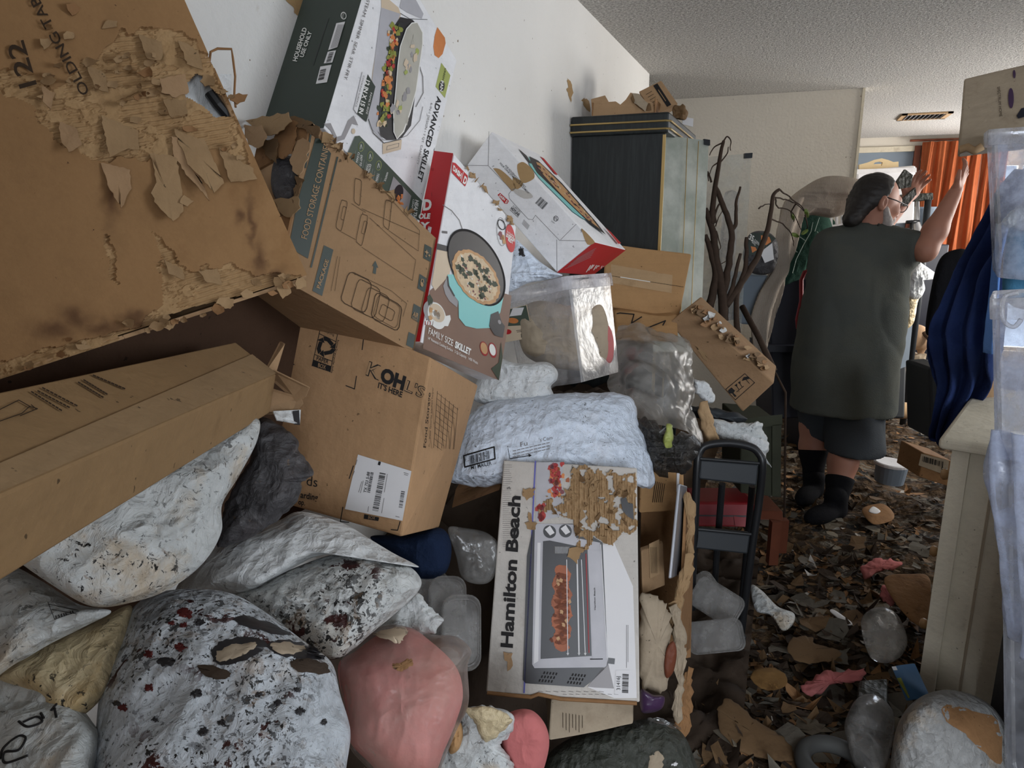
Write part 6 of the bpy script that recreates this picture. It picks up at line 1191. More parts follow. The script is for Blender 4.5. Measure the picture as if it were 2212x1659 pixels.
# sleeping bag in its round pack
sb_ = root_at('sleeping_bag', P(1645, 600, 3.9), 'round packed dark sleeping bag with an orange and white label', 'sleeping bag')
V, F, _ = bag_geo([(1605, 545), (1620, 505), (1655, 500), (1678, 520), (1680, 560), (1665, 590), (1630, 592), (1610, 575)], 3.95, tf=.05, tb=.1, amp=.006, fs=14, seed=91, n=60, rings=14); mesh('pack', V, F, M['bag_dark'], sb_, smooth=True)
f_ = Face(P(1610, 540, 3.88), P(1675, 545, 3.88), P(1620, 510, 3.88)); p = Pr(f_, 'green_carton'); p.poly('green_carton', [(1612, 540), (1622, 504), (1655, 502), (1676, 515), (1640, 548), (1618, 552)], 0).poly('orange_print', [(1644, 508), (1662, 512), (1666, 522), (1655, 530), (1644, 524)], 1).poly('orange_print', [(1622, 532), (1632, 534), (1635, 540), (1625, 546)], 1).poly('label', [(1642, 545), (1668, 525), (1672, 560), (1652, 568)], 1).text('white_ink', '35', (1617, 516), (1626, 522), (1621, 505), 2, bold=.03).text('white_ink', 'SLEEPING', (1628, 521), (1641, 533), (1631, 516), 2).text('white_ink', 'BAG', (1624, 524), (1631, 531), (1627, 519), 2); p.build('printed_label', sb_)
V = para(P(1600, 700, 4.1), P(1662, 705, 4.05), P(1604, 592, 4.1), FWH*.3); o = root_at('storage_bin', base_of(V), 'grey blue plastic bin under the sleeping bag', 'bin', 'storage bins'); solid8('tub', V, M['bluegrey'], o, .01)
V = para(P(1668, 905, 4.25), P(1750, 905, 4.2), P(1664, 755, 4.3), FWH*.3); o = root_at('storage_bin', base_of(V), 'lower navy plastic bin left of the man', 'bin', 'storage bins'); solid8('tub', V, M['navy'], o, .012)
V = para(P(1664, 752, 4.25), P(1752, 752, 4.2), P(1660, 605, 4.3), FWH*.3); o = root_at('storage_bin', base_of(V), 'upper navy plastic bin hung with the green quilt', 'bin', 'storage bins'); solid8('tub', V, M['navy'], o, .012)
b = MB(); slabq(b, [P(1655, 760, 4.2), P(1752, 762, 4.15), P(1752, 748, 4.15), P(1655, 746, 4.2)], FWH*.3); b.build('rim', M['navy'], o)
b = MB(); b.tube([P(1752, 583, 4.05), P(1738, 588, 4.05), P(1731, 605, 4.05), P(1731, 650, 4.05), P(1722, 690, 4.05), P(1724, 710, 4.05)], .012, 8); o = b.build('red_handle', M['red_plastic'], None, smooth=True); tag(o, 'bright red curved plastic handle between the navy bins and the man', 'handle')
kb = root_at('knit_blanket', P(1700, 780, 4.0), 'striped beige knit blanket heaped and hanging left of the man', 'blanket')
V, F, _ = bag_geo([(1688, 470), (1700, 435), (1735, 405), (1780, 382), (1830, 382), (1872, 395), (1880, 420), (1850, 450), (1800, 470), (1750, 465), (1715, 480)], 4.15, tf=.12, tb=.1, amp=.02, fs=9, seed=92, stretch=(.35, 1.6)); mesh('gathered_fold', V, F, M['knit'], kb, smooth=True)
sheet('hanging_end', M['knit'], [[(1690, 450, 4.1), (1715, 430, 4.05), (1742, 430, 4.1)], [(1676, 520, 4.05), (1695, 515, 4.0), (1716, 520, 4.05)], [(1668, 585, 4.05), (1684, 585, 4.0), (1700, 585, 4.05)], [(1640, 635, 4.0), (1660, 640, 3.95), (1682, 640, 4.0)], [(1622, 695, 4.0), (1645, 695, 3.95), (1668, 690, 4.0)], [(1632, 770, 4.0), (1640, 770, 3.97), (1650, 768, 4.0)], [(1630, 800, 4.0), (1634, 800, 4.0), (1638, 798, 4.0)]], 10, 8, .015, kb, fold=.012, ff=2.5, amp=.006, seed=93)
gq = root_at('quilt', P(1740, 600, 4.3), 'dark green quilt with white stitching hanging from the white basket', 'blanket')
V, F, _ = bag_geo([(1690, 612), (1700, 540), (1712, 475), (1745, 458), (1790, 470), (1800, 520), (1785, 560), (1765, 580), (1745, 575), (1735, 600), (1712, 612)], 4.3, tf=.08, tb=.06, amp=.02, fs=8, seed=94); mesh('quilt_cloth', V, F, M['quilt'], gq, smooth=True)
b = MB()
for pts in ([(1712, 590), (1720, 560), (1735, 530)], [(1722, 545), (1712, 535)], [(1735, 530), (1752, 500), (1756, 480)], [(1740, 520), (1725, 510)], [(1765, 500), (1785, 530)], [(1755, 560), (1765, 535), (1780, 515)], [(1770, 470), (1760, 500)]): b.tube([P(x, y, 4.19) for x, y in pts], .002, 5)
b.build('stitching', M['thread'], gq)
lb_ = root_at('laundry_basket', P(1795, 520, 4.5), 'white slotted laundry basket behind the man', 'basket')
def lbx(u0, u1, v0, v1): f0 = P(1757, 460, 4.42); ux = P(1835, 452, 4.42)-f0; vy = P(1757, 520, 4.42)-f0; b = MB(); slabq(b, [f0+ux*u0+vy*v1, f0+ux*u1+vy*v1, f0+ux*u1+vy*v0, f0+ux*u0+vy*v0], FWH*.02); return b
lbx(-.03, 1.03, -.08, .12).build('rim', M['label'], lb_)
for k in range(7): lbx(.02+k*.155, .02+k*.155+.05, .1, 1).build('slat', M['label'], lb_)
for k in (.5, .95): lbx(0, 1, k, k+.08).build('slat', M['label'], lb_)
b = MB(); f0 = P(1760, 520, 4.45); slabq(b, [f0, P(1835, 520, 4.45), P(1835, 460, 4.45)+FWH*.3, P(1760, 462, 4.45)+FWH*.3], FWH*.01); b.build('back_wall', M['quilt'], lb_)
b = MB(); b.tube([P(1603, 662, 3.35), P(1640, 730, 3.25), P(1672, 800, 3.15)], .014, 10); b.tube([P(1672, 800, 3.15), P(1697, 848, 3.1), (*P(1720, 900, 3.05)[:2], .08)], .005, 8); o = b.build('wooden_pole', M['bark'], None, smooth=True); tag(o, 'worn wooden pole leaning behind the tipped long carton', 'pole')
# ------------------------------------------------------------------ stack on the right
DR = root_at('dresser', (.465, 2.2, 0), 'dirty white painted chest of drawers on the right of the aisle', 'dresser')
b = MB(); b.wbox((.52, 2.262, .06), (.95, 2.29, .85)); b.build('side_panel', M['white_paint'], DR)
b = MB(); b.wbox((.525, 2.29, .06), (.95, 3.0, .85)); b.build('carcass', M['white_paint'], DR)
b = MB(); b.wbox((.497, 2.235, 0), (.54, 2.285, .85)); b.build('corner_post', M['white_paint'], DR); b = MB(); b.wbox((.60, 2.256, .06), (.606, 2.27, .85)); b.build('panel_groove', M['card_grey'], DR)
o = MB().wbox((.465, 2.2, .85), (.99, 3.04, .885)).build('top', M['white_paint'], DR); bevel_mesh(o, .012, 3)
for i, (z0, z1) in enumerate(((.08, .31), (.335, .57), (.595, .83))):
    d_ = MB().wbox((.493, 2.31, z0), (.53, 2.98, z1)).build('drawer', M['white_paint'], DR); bevel_mesh(d_, .006)
    for y in (2.42, 2.86): k = MB(); k.lathe((.493, y, (z0+z1)/2), (-1, 0, 0), [(.006, 0), (.006, .012), (.016, .018), (.018, .028), (.012, .036), (.001, .038)], 14); k.build('knob', M['knob'], d_, smooth=True)
b = MB(); b.wbox((.56, 2.27, .02), (.95, 2.30, .10)); b.build('plinth', M['card_dark'], DR)
V = para(P(1985, 1030, 3.3), P(2052, 1052, 3.2), P(1995, 978, 3.35), FWH*.2); o = root_at('cardboard_box', base_of(V), 'dark carton with a large barcode label beside the dresser', 'box'); solid8('box_body', V, M['card_dark'], o, .004)
f_ = Face(V[0], V[1], V[3]); p = Pr(f_, 'label'); p.poly('card_grey', [(1990, 980), (2050, 995), (2047, 1028), (1984, 1005)], 2).bars('ink', (1993, 985), (2040, 998), (1992, 997), 18, 21, 4).text('ink', '55', (2032, 1018), (2044, 1022), (2033, 1008), 4); p.build('paper_label', o)
bag('cardboard_sheet', 'curved brown cardboard lying on the back of the dresser', 'cardboard', M['card'], [(2085, 868), (2098, 835), (2125, 822), (2150, 820), (2155, 868), (2120, 872)], 2.5, tf=.03, tb=.05, amp=.004, seed=95, n=60, rings=14)
# blue blanket
bb_ = root_at('blanket', P(2060, 900, 2.5), 'blue fleece blanket sweeping down over the right hand stack', 'blanket')
sheet('blanket_cloth', M['blue'], [[(2200, 372, 2.25), (2240, 360, 2.2), (2300, 360, 2.15)], [(2128, 490, 2.35), (2175, 480, 2.25), (2260, 480, 2.15)], [(2062, 605, 2.45), (2110, 600, 2.35), (2175, 610, 2.25)], [(2012, 708, 2.5), (2075, 715, 2.4), (2165, 720, 2.3)], [(2008, 745, 2.5), (2072, 755, 2.4), (2160, 765, 2.3)], [(2028, 800, 2.52), (2070, 805, 2.45), (2150, 815, 2.4)], [(2035, 860, 2.52), (2062, 865, 2.48), (2125, 850, 2.45)], [(2020, 925, 2.52), (2036, 930, 2.5), (2066, 905, 2.5)], [(2020, 948, 2.52), (2024, 948, 2.52), (2030, 942, 2.52)]], 18, 9, .014, bb_, fold=.026, ff=4.2, amp=.014, fs=8, seed=96)
sheet('light_fold', M['blue_light'], [[(2178, 470, 2.14), (2186, 468, 2.12)], [(2150, 560, 2.18), (2164, 562, 2.16)], [(2138, 650, 2.2), (2156, 652, 2.18)], [(2132, 760, 2.24), (2150, 765, 2.2)]], 6, 8, .012, bb_, amp=.004)
bag('blanket', 'rolled teal fabric above the blue fleece at the right edge', 'fabric', M['teal'], [(2168, 640), (2172, 540), (2185, 485), (2240, 470), (2290, 480), (2290, 660), (2220, 670)], 2.0, tf=.08, tb=.06, amp=.006, fs=10, seed=97)
bag('fluffy_throw', 'grey fluffy throw edge at the right side of the frame', 'fabric', M['fuzz'], [(2160, 482), (2190, 455), (2215, 430), (2280, 420), (2280, 490), (2200, 495)], 1.92, tf=.04, tb=.05, amp=.02, fs=40, seed=98, ragged=4)
bag('cloth_bundle', 'black cloth bundle behind the upper edge of the blue blanket', 'cloth', M['sock'], [(2000, 720), (2012, 620), (2030, 560), (2060, 540), (2090, 545), (2085, 610), (2040, 700)], 2.95, tf=.05, tb=.05, amp=.01, fs=10, seed=99)
V = para(P(2012, 950, 3.1), P(2060, 950, 3.05), P(2008, 795, 3.1), FWH*.2); o = root_at('waste_bin', base_of(V), 'black bin half hidden behind the hanging blue blanket', 'bin'); solid8('tub', V, M['black_plastic'], o, .01)
T8 = [np.array(v) for v in ([.453, 2.615, 1.717], [.943, 2.471, 1.759], [.966, 2.702, 2.031], [.478, 2.811, 1.95], [.51, 2.93, 1.717], [1.0, 2.79, 1.759], [1.02, 3.02, 2.031], [.535, 3.13, 1.95])]
TRB = root_at('cardboard_box', base_of(T8), 'old brown carton on top of the right hand stack near the ceiling', 'box', 'cardboard boxes on the right stack'); solid8('box_body', T8, M['card_grey'], TRB, .006, .003, 12)
f_ = Face(T8[0], T8[1], T8[3]); p = Pr(f_, 'ink_brown'); p.text('ink_brown', 'SPECTRUM HOME', (2154, 188), (2159, 252), (2160, 187), 9).ell('purple', (2184, 212), (6, 1), (0, 22), 9).ell('purple', (2191, 160), (3, 1), (0, 9), 9).poly('navy', [(2196, 250), (2206, 234), (2214, 232), (2214, 252), (2200, 256)], 9); p.build('printed_lettering', TRB)
b = MB(); b.tube([P(2072, 324, 2.15), P(2090, 318, 2.14), P(2105, 326, 2.13), P(2122, 316, 2.12)], .012, 8); b.build('crushed_edge', M['card_pale'], TRB, smooth=True)
c0 = P(2142, 292, 1.90); c1 = P(2480, 270, 1.62); c3 = P(2130, 300, 2.10); c2 = c1+c3-c0
UT = root_at('storage_tote', P(2300, 640, 1.85), 'tall milky tote with a pale lid at the upper right', 'tote'); tote_geo(UT, [c0, c1, c2, c3], P(2150, 600, 1.90)-c0, .96, M['tote_blue'], M['lid'], True, .016)
MT = root_at('storage_tote', P(2300, 980, 1.25), 'frosted plastic tub with a looped handle close by on the right', 'tote')
c0 = P(2142, 660, 1.30); c1 = P(2420, 650, 1.12); c3 = P(2150, 640, 1.50); c2 = c1+c3-c0; tote_geo(MT, [c0, c1, c2, c3], P(2146, 990, 1.31)-c0, .98, M['tote_milky'], M['lid'], False, .012)
b = MB(); b.tube([P(*q) for q in catmull([(2200, 632, 1.26), (2172, 640, 1.27), (2165, 665, 1.27), (2170, 695, 1.27), (2190, 706, 1.26), (2206, 690, 1.25)], 6, False)], .004, 8); b.build('handle', M['lid'], MT, smooth=True)
o = sheet('plastic_sheet', M['tote_milky'], [[(2134, 930, 1.33), (2165, 930, 1.30), (2210, 940, 1.26), (2300, 940, 1.2)], [(2122, 1010, 1.34), (2160, 1020, 1.29), (2210, 1030, 1.25), (2300, 1040, 1.18)], [(2130, 1110, 1.36), (2165, 1130, 1.31), (2210, 1160, 1.26), (2300, 1180, 1.18)], [(2150, 1230, 1.38), (2175, 1260, 1.33), (2212, 1300, 1.28), (2300, 1320, 1.2)], [(2168, 1350, 1.40), (2190, 1380, 1.35), (2215, 1420, 1.3), (2300, 1440, 1.22)]], 12, 12, .0015, None, fold=.012, ff=2.6, amp=.008, fs=9, seed=101); tag(o, 'milky plastic sheeting hanging in folds at the right edge', 'plastic sheet')
V = para(P(2168, 1700, 1.36), P(2420, 1700, 1.2), P(2160, 1010, 1.42), unit(ray(2172, 1300))*.15+RT*.02); o = root_at('storage_tote', base_of(V), 'large frosted bin standing behind the plastic sheeting at the right edge', 'tote'); solid8('tub', V, film('frosted_bin', (.5, .52, .58, 1), .3, .05, .3), o, .02)
V = [(.62, 1.72, 0), (1.0, 1.72, 0), (1.0, 1.72, 1.30), (.62, 1.72, 1.30), (.62, 2.1, 0), (1.0, 2.1, 0), (1.0, 2.1, 1.30), (.62, 2.1, 1.30)]; o = root_at('storage_bin', base_of(V), 'dark stacked bin carrying the totes on the right', 'bin', 'storage bins'); solid8('tub', [np.array(v) for v in V], M['navy'], o, .01)
wb = bag('plastic_bag', 'stuffed pale grey bag with a brown patch at the bottom right corner', 'bag', M['bag_grey'], [(1922, 1690), (1930, 1600), (1952, 1540), (1995, 1502), (2050, 1490), (2110, 1505), (2155, 1540), (2180, 1600), (2185, 1740), (1930, 1750)], 1.78, group='stuffed plastic bags on the right', gy=-.3, tf=.10, tb=.08, amp=.014, fs=10, seed=102)
hole_patch(wb, [(2036, 1526), (2070, 1528), (2110, 1538), (2150, 1550), (2165, 1600), (2160, 1650), (2120, 1620), (2085, 1585), (2045, 1558)], 1.675, 'card_dark', 103, 'brown_patch', .008)
# ------------------------------------------------------------------ far room
V = para(P(1846, 490, 6.6), P(1976, 480, 6.55), P(1850, 368, 6.6), FWH*.4); o = root_at('storage_tote', base_of(V), 'wide white tote behind the man in the far room', 'tote'); solid8('tub', V, M['label'], o, .02); b = MB(); slabq(b, [P(1846, 376, 6.55), P(1980, 372, 6.5), P(1980, 362, 6.5), P(1846, 366, 6.55)], FWH*.45); b.build('lid', M['white_card'], o)
wt = root_at('wooden_tray', P(1898, 370, 6.7), 'pale wooden tray with a cut-out handle on the white tote', 'tray')
def tray_end():
    out = [(1856, 368), (1856, 356), (1875, 351), (1890, 345), (1905, 342), (1920, 346), (1930, 350), (1941, 349), (1941, 368)]; hole = [(1885, 357), (1890, 351), (1900, 349), (1907, 351), (1905, 358), (1895, 360)]
    V = [P(x, y, 6.62) for x, y in out]; H_ = [P(x, y, 6.62) for x, y in hole]; fl = [[Vector((float(v @ RT), float(v[2]), 0)) for v in q] for q in (V, H_)]; t = tessellate_polygon(fl); A = V+H_; n = len(A); k = len(V)
    F = [tuple(x) for x in t]+[tuple(n+i for i in reversed(x)) for x in t]+[(i, n+i, n+(i+1) % k, (i+1) % k) for i in range(k)]+[(k+i, n+k+i, n+k+(i+1) % 6, k+(i+1) % 6) for i in range(6)]
    mesh('tray_end', A+[v+FWH*.02 for v in A], F, M['pale_wood'], wt)
tray_end(); b = MB(); slabq(b, [P(1858, 368, 6.62), P(1941, 368, 6.62), P(1941, 368, 6.62)+FWH*.35, P(1858, 368, 6.62)+FWH*.35], np.array([0, 0, .01])); b.build('tray_floor', M['pale_wood'], wt); b = MB(); slabq(b, [P(1858, 356, 6.95), P(1941, 352, 6.95), P(1941, 368, 6.95), P(1858, 368, 6.95)], FWH*.015); b.build('tray_side', M['pale_wood'], wt)
for q, lb in ((((1846, 6.6), (1976, 6.55), P(1850, 492, 6.6)[2]), 'dark bin stack carrying the white tote in the far room'), (((1965, 7.0), (2028, 7.0), P(1995, 525, 7.2)[2]), 'dark bin under the pale grey bucket in the far room'), (((1755, 4.42), (1840, 4.42), P(1790, 522, 4.45)[2]), 'dark bin under the white laundry basket')):
    x0, x1 = P(q[0][0], 700, q[0][1]), P(q[1][0], 700, q[1][1]); V = [np.array((x0[0], x0[1], .03)), np.array((x1[0], x1[1], .03)), np.array((x1[0], x1[1], q[2]-.003)), np.array((x0[0], x0[1], q[2]-.003))]; V += [v+FWH*.3 for v in V]; o = root_at('storage_bin', base_of(V), lb, 'bin', 'storage bins'); solid8('tub', V, M['navy'], o, .01)
cu_ = root_at('curtain', (1.55, 9.0, .3), 'orange brown curtain hanging in the far room', 'curtain')
def curtain(x0, x1, z0, z1, n, amp, seed):
    nx, nz = n*12, 24; u = np.linspace(0, 1, nx); V = []
    for k in range(nz):
        t = k/(nz-1)
        for i in range(nx): V.append((x0+(x1-x0)*u[i]+.01*math.sin(7*t+i*.3), 8.97+amp*math.sin(u[i]*n*2*math.pi+.5*math.sin(3*t+seed))*(.6+.5*t)+.012*math.sin(i*1.7+t*4), z1+(z0-z1)*t))
    V = np.array(V); W_ = V+np.array([0, .012, 0]); M_ = nx*nz; F = []
    for k in range(nz-1):
        for i in range(nx-1): a = k*nx+i; F += [(a, a+nx, a+nx+1, a+1), (M_+a, M_+a+1, M_+a+nx+1, M_+a+nx)]
    mesh('curtain_panel', np.concatenate([V, W_]), F, M['curtain'], cu_, smooth=True)
curtain(1.22, 1.78, .25, 2.33, 5, .05, 1); curtain(1.78, 2.02, .25, 2.33, 3, .045, 2)
b = MB(); b.tube([(1.1, 9.0, 2.35), (2.6, 9.0, 2.35)], .012, 8); b.build('curtain_rod', M['brown_wood'], cu_)
wk = root_at('walker_frame', P(1990, 560, 4.9), 'dark padded metal frame behind the face of the man', 'frame')
b = MB(); slabq(b, [P(1950, 438, 4.9), P(2017, 432, 4.85), P(2017, 416, 4.85), P(1950, 420, 4.9)], FWH*.05); o = b.build('top_pad', M['bag_green'], wk); bevel_mesh(o, .008)
b = MB(); b.tube([P(2005, 432, 4.87), P(1996, 520, 4.9), P(1990, 600, 4.95), (*P(1985, 640, 4.97)[:2], .06)], .022, 10); b.build('leg', M['black_plastic'], wk, smooth=True)
b = MB(); b.tube([P(1958, 480, 4.9), P(1985, 478, 4.9)], .012, 8); b.tube([P(1970, 478, 4.9), P(1966, 520, 4.9)], .012, 8); b.build('crossbar', M['black'], wk, smooth=True)
b = MB(); b.lathe(P(1995, 525, 7.2), (0, 0, 1), [(.002, 0), (.10, 0), (.145, .33), (.157, .335), (.157, .355), (.14, .355)], 24); o = b.build('plastic_bucket', M['bluegrey'], None, smooth=True); tag(o, 'pale grey bucket with a white rim beyond the padded frame', 'bucket')
b = MB(); b.tube([P(1982, 436, 4.93), P(1980, 480, 4.91), P(1986, 500, 4.91), P(1984, 520, 4.91)], [.012, .02, .03, .025], 10); o = b.build('white_cloth', M['label'], None, smooth=True); tag(o, 'small white cloth hanging on the padded frame', 'cloth')
bag('plastic_bag', 'bright white plastic bag beside the man at hip height', 'bag', M['bag_clean'], [(1962, 640), (1965, 590), (1980, 565), (2000, 575), (2030, 598), (2015, 604), (1995, 602), (1998, 625), (1985, 645)], 4.6, group='plastic bags in the far room', tf=.06, tb=.06, amp=.03, fs=12, seed=110)
bag('plastic_bag', 'cream plastic bag under the bright white bag beside the man', 'bag', M['bag_yellow'], [(1940, 705), (1945, 650), (1965, 630), (1990, 628), (1982, 655), (1978, 680), (1972, 700), (1955, 712)], 4.7, group='plastic bags in the far room', tf=.05, tb=.05, amp=.03, fs=12, seed=111)
V = para(P(1918, 905, 4.75), P(1955, 905, 4.75), P(1925, 700, 4.75), FWH*.4+RT*.06); o = root_at('storage_bin', base_of(V), 'tall grey bin with a pale top right of the man', 'bin', 'storage bins'); solid8('tub', V, M['black_plastic'], o, .015); b = MB(); slabq(b, [P(1935, 800, 4.72), P(1962, 790, 4.72), P(1972, 692, 4.72), P(1940, 695, 4.72)], FWH*.3); b.build('pale_front', M['bluegrey'], o)
V = para(P(1945, 845, 6.0), P(2000, 838, 6.0), P(1950, 772, 6.1), FWH*.3); o = root_at('cardboard_box', base_of(V), 'pale grey crumpled box that the cat stands on', 'box'); solid8('box_body', V, M['card_grey'], o, .01, .02, 14)
cat_c = P(1978, 735, 6.15)
def cat():
    s_ = RT; f_ = FWH; u_ = np.array([0, 0, 1.])
    def fn(p):
        d = sd_ell(p, cat_c+u_*.06+f_*.10, (.075, .20, .085), [s_, f_, u_]); d = smin(d, sd_ell(p, cat_c+u_*.03-f_*.04, (.085, .09, .10), [s_, f_, u_]), .04)
        for k in (-1, 1):
            d = smin(d, sd_cap(p, cat_c+s_*.045*k-f_*.05-u_*.02, cat_c+s_*.05*k-f_*.02-u_*.08, .045, .03), .03); d = smin(d, sd_cap(p, cat_c+s_*.05*k-f_*.0-u_*.08, cat_c+s_*.05*k-f_*.04-u_*.165, .024, .02), .02); d = smin(d, sd_cap(p, cat_c+s_*.04*k+f_*.25, cat_c+s_*.045*k+f_*.26-u_*.165, .03, .02), .02)
        d = smin(d, sd_ell(p, cat_c+f_*.34+u_*.04, (.05, .055, .05), [s_, f_, u_]), .03)
        for k in (-1, 1): d = smin(d, sd_cap(p, cat_c+f_*.34+s_*.03*k+u_*.07, cat_c+f_*.34+s_*.038*k+u_*.11, .016, .004), .01)
        return d
    V, F = nets(fn, cat_c-np.array([.36, .25, .22]), cat_c+np.array([.36, .5, .26]), .014); r = root_at('cat', cat_c-u_*.18, 'tan cat with a dark tail seen from behind on the grey box', 'cat')
    mesh('body', V, F, M['cat_fur'], r, smooth=True); b = MB(); b.tube(catmull([cat_c-f_*.11+u_*.08, cat_c-f_*.17+u_*.03+s_*.02, cat_c-f_*.18-u_*.08+s_*.03, cat_c-f_*.15-u_*.15+s_*.06], 5, False), np.linspace(.022, .016, 16), 10); b.build('tail', M['cat_dark'], r, smooth=True)
cat()
b = MB(); b.lathe(P(1912, 886, 5.0), RT*.95+np.array([.1, .2, -.06]), [(.002, 0), (.045, 0), (.045, .03), (.05, .035), (.058, .05), (.058, .17), (.05, .185), (.002, .19)], 20); o = b.build('plastic_jar', M['card_pale'], None, smooth=True); tag(o, 'beige plastic jar lying on its side on the littered floor', 'jar')
b = MB(); b.lathe(P(1920, 1040, 3.75), (0.05, 0, 1), [(.002, 0), (.07, 0), (.078, .09), (.078, .10), (.002, .10)], 24); rt_ = b.build('paint_tub', M['bluegrey']); tag(rt_, 'grey tub with a round white lid on the floor right of the man', 'tub'); b = MB(); b.lathe(P(1920, 1040, 3.75)+np.array([0, 0, .10]), (0.05, 0, 1), [(.083, -.006), (.083, .006), (.076, .010), (.002, .008)], 24); b.build('lid', M['label'], rt_)
DR.rotation_euler = (0, 0, -.312); DR.location = (.435, 2.235, .02)
# ------------------------------------------------------------------ the man
def man():
    D0 = 3.72; up = np.array([0, 0, 1.]); A, Bv = RT, FWH
    R = root_at('person', (*P(1785, 1110, 3.6)[:2], .07), 'person in olive shirt and long dark shorts reaching up, seen from behind', 'person')
    dl_ = 3.72
    rows = [(478, 1870, 26, .07), (492, 1868, 52, .085), (508, 1862, 88, .11), (535, 1860, 104, .135), (575, 1856, 108, .15), (620, 1851, 108, .165), (680, 1840, 110, .185), (740, 1832, 110, .205), (800, 1824, 108, .215), (850, 1822, 106, .22), (885, 1820, 106, .225)]
    zt = np.array([P(1106, r[0], D0)[2] for r in rows]); k = D0/FPX
    ct = np.array([(P(r[1], r[0], D0)) for r in rows]); ac = ct@A; bc = ct@Bv; wt_ = np.array([r[2]*k for r in rows]); dt = np.array([r[3] for r in rows])
    o_ = np.argsort(zt); zt, ac, bc, wt_, dt = zt[o_], ac[o_], bc[o_], wt_[o_], dt[o_]
    def torso(p, g=0):
        zc = p[:, 2]; a0, b0, w, d = [np.interp(zc, zt, q) for q in (ac, bc, wt_, dt)]; w = w+g; d = d+g
        q = (np.abs((p@A-a0)/w)**2.4+np.abs((p@Bv-b0)/d)**2.4)**(1/2.4); f = (q-1)*np.minimum(w, d)*.85
        return np.maximum(f, np.maximum(zt[0]-zc, zc-zt[-1]))
    shR = P(1940, 527, 3.70); elR = P(1998, 540, 3.60); wrR = P(2062, 418, 3.56); shL = P(1795, 530, 3.76); elL = P(1850, 560, 4.05); wrL = P(1958, 432, 4.02)
    hipR, knR, anR = P(1850, 800, 3.68), P(1830, 945, 3.61), P(1803, 1098, 3.52); hipL, knL, anL = P(1775, 800, 3.80), P(1757, 920, 3.80), P(1757, 1050, 3.78)
    nb, hc = P(1870, 500, 3.74), P(1893, 434, 3.70)
    def skin(p):
        d = np.maximum(torso(p, -.05), P(1800, 790, 3.7)[2]-p[:, 2])
        d = smin(d, sd_cap(p, shR, elR, .062, .056), .03); mid = elR+(wrR-elR)*.35; d = smin(d, sd_cap(p, elR, mid, .056, .056), .03); d = smin(d, sd_cap(p, mid, wrR, .056, .033), .03)
        d = smin(d, sd_cap(p, shL, elL, .06, .055), .03); d = smin(d, sd_cap(p, elL, wrL, .055, .032), .03)
        for h, kn, an in ((hipR, knR, anR), (hipL, knL, anL)):
            d = smin(d, sd_cap(p, h, kn, .10, .068), .04); c = kn+(an-kn)*.35; d = smin(d, sd_cap(p, kn, c, .066, .069), .03); d = smin(d, sd_cap(p, c, an, .069, .042), .03)
        d = smin(d, sd_cap(p, nb-up*.04, hc-up*.03, .066, .06), .03); return d
    allp = np.array([shR, elR, wrR, shL, elL, wrL, hipR, knR, anR, hipL, anL, hc]); lo, hi = allp.min(0)-.26, allp.max(0)+.16
    parts = [nets(skin, lo, hi, .012)]
    # head: forward, side (towards us), up
    hf_ = unit(A*.96+Bv*.14-up*.20); HS = 1.13; hs = unit(np.cross(hf_, up)); hu = unit(np.cross(hs, hf_)); ax = [hf_, hs, hu]
    if np.dot(hs, -Bv) < 0: hs = -hs
    ax = [hf_, hs, hu]; L = lambda f, s, u: hc+(hf_*f+hs*s+hu*u)*HS
    def head(p):
        p = hc+(p-hc)/HS; L0 = lambda f, s, u: hc+hf_*f+hs*s+hu*u; L = L0
        d = sd_ell(p, L(-.012, 0, .022), (.104, .079, .098), ax); d = smin(d, sd_ell(p, L(.035, 0, -.045), (.068, .062, .085), ax), .03)
        d = smin(d, sd_cap(p, L(.02, 0, -.095), L(.075, 0, -.108), .05, .028), .03)                                     # jaw and chin
        d = smin(d, sd_cap(p, L(.086, .028, .018), L(.086, -.028, .018), .018, .018), .018)                              # brow
        d = smin(d, sd_cap(p, L(.098, 0, .005), L(.116, 0, -.038), .009, .015), .012)                                    # nose
        for k_ in (-1, 1):
            d = smin(d, sd_ell(p, L(.105, .013*k_, -.045), (.011, .009, .008), ax), .008)
            d = smin(d, sd_ell(p, L(.072, .042*k_, -.03), (.028, .022, .022), ax), .02)                                   # cheek
            d = np.maximum(d, -sd_ell(p, L(.108, .033*k_, -.004), (.018, .018, .011), ax)); d = smin(d, sd_ell(p, L(.085, .032*k_, -.006), (.014, .014, .012), ax), .006)  # eye socket and eye
            e = sd_ell(p, L(-.018, .080*k_, -.015), (.020, .011, .033), ax); e = np.maximum(e, -sd_ell(p, L(-.014, .092*k_, -.012), (.010, .008, .02), ax)); d = smin(d, e, .006)  # ear
        d = smin(d, sd_cap(p, L(.088, .02, -.072), L(.088, -.02, -.072), .012, .012), .012); d = np.maximum(d, -sd_cap(p, L(.103, .02, -.076), L(.103, -.02, -.076), .004, .004))
        d = smin(d, sd_cap(p, L(-.02, 0, -.05), nb, .062, .066), .03); return d
    parts.append(nets(head, hc-.20, hc+.20, .0045))
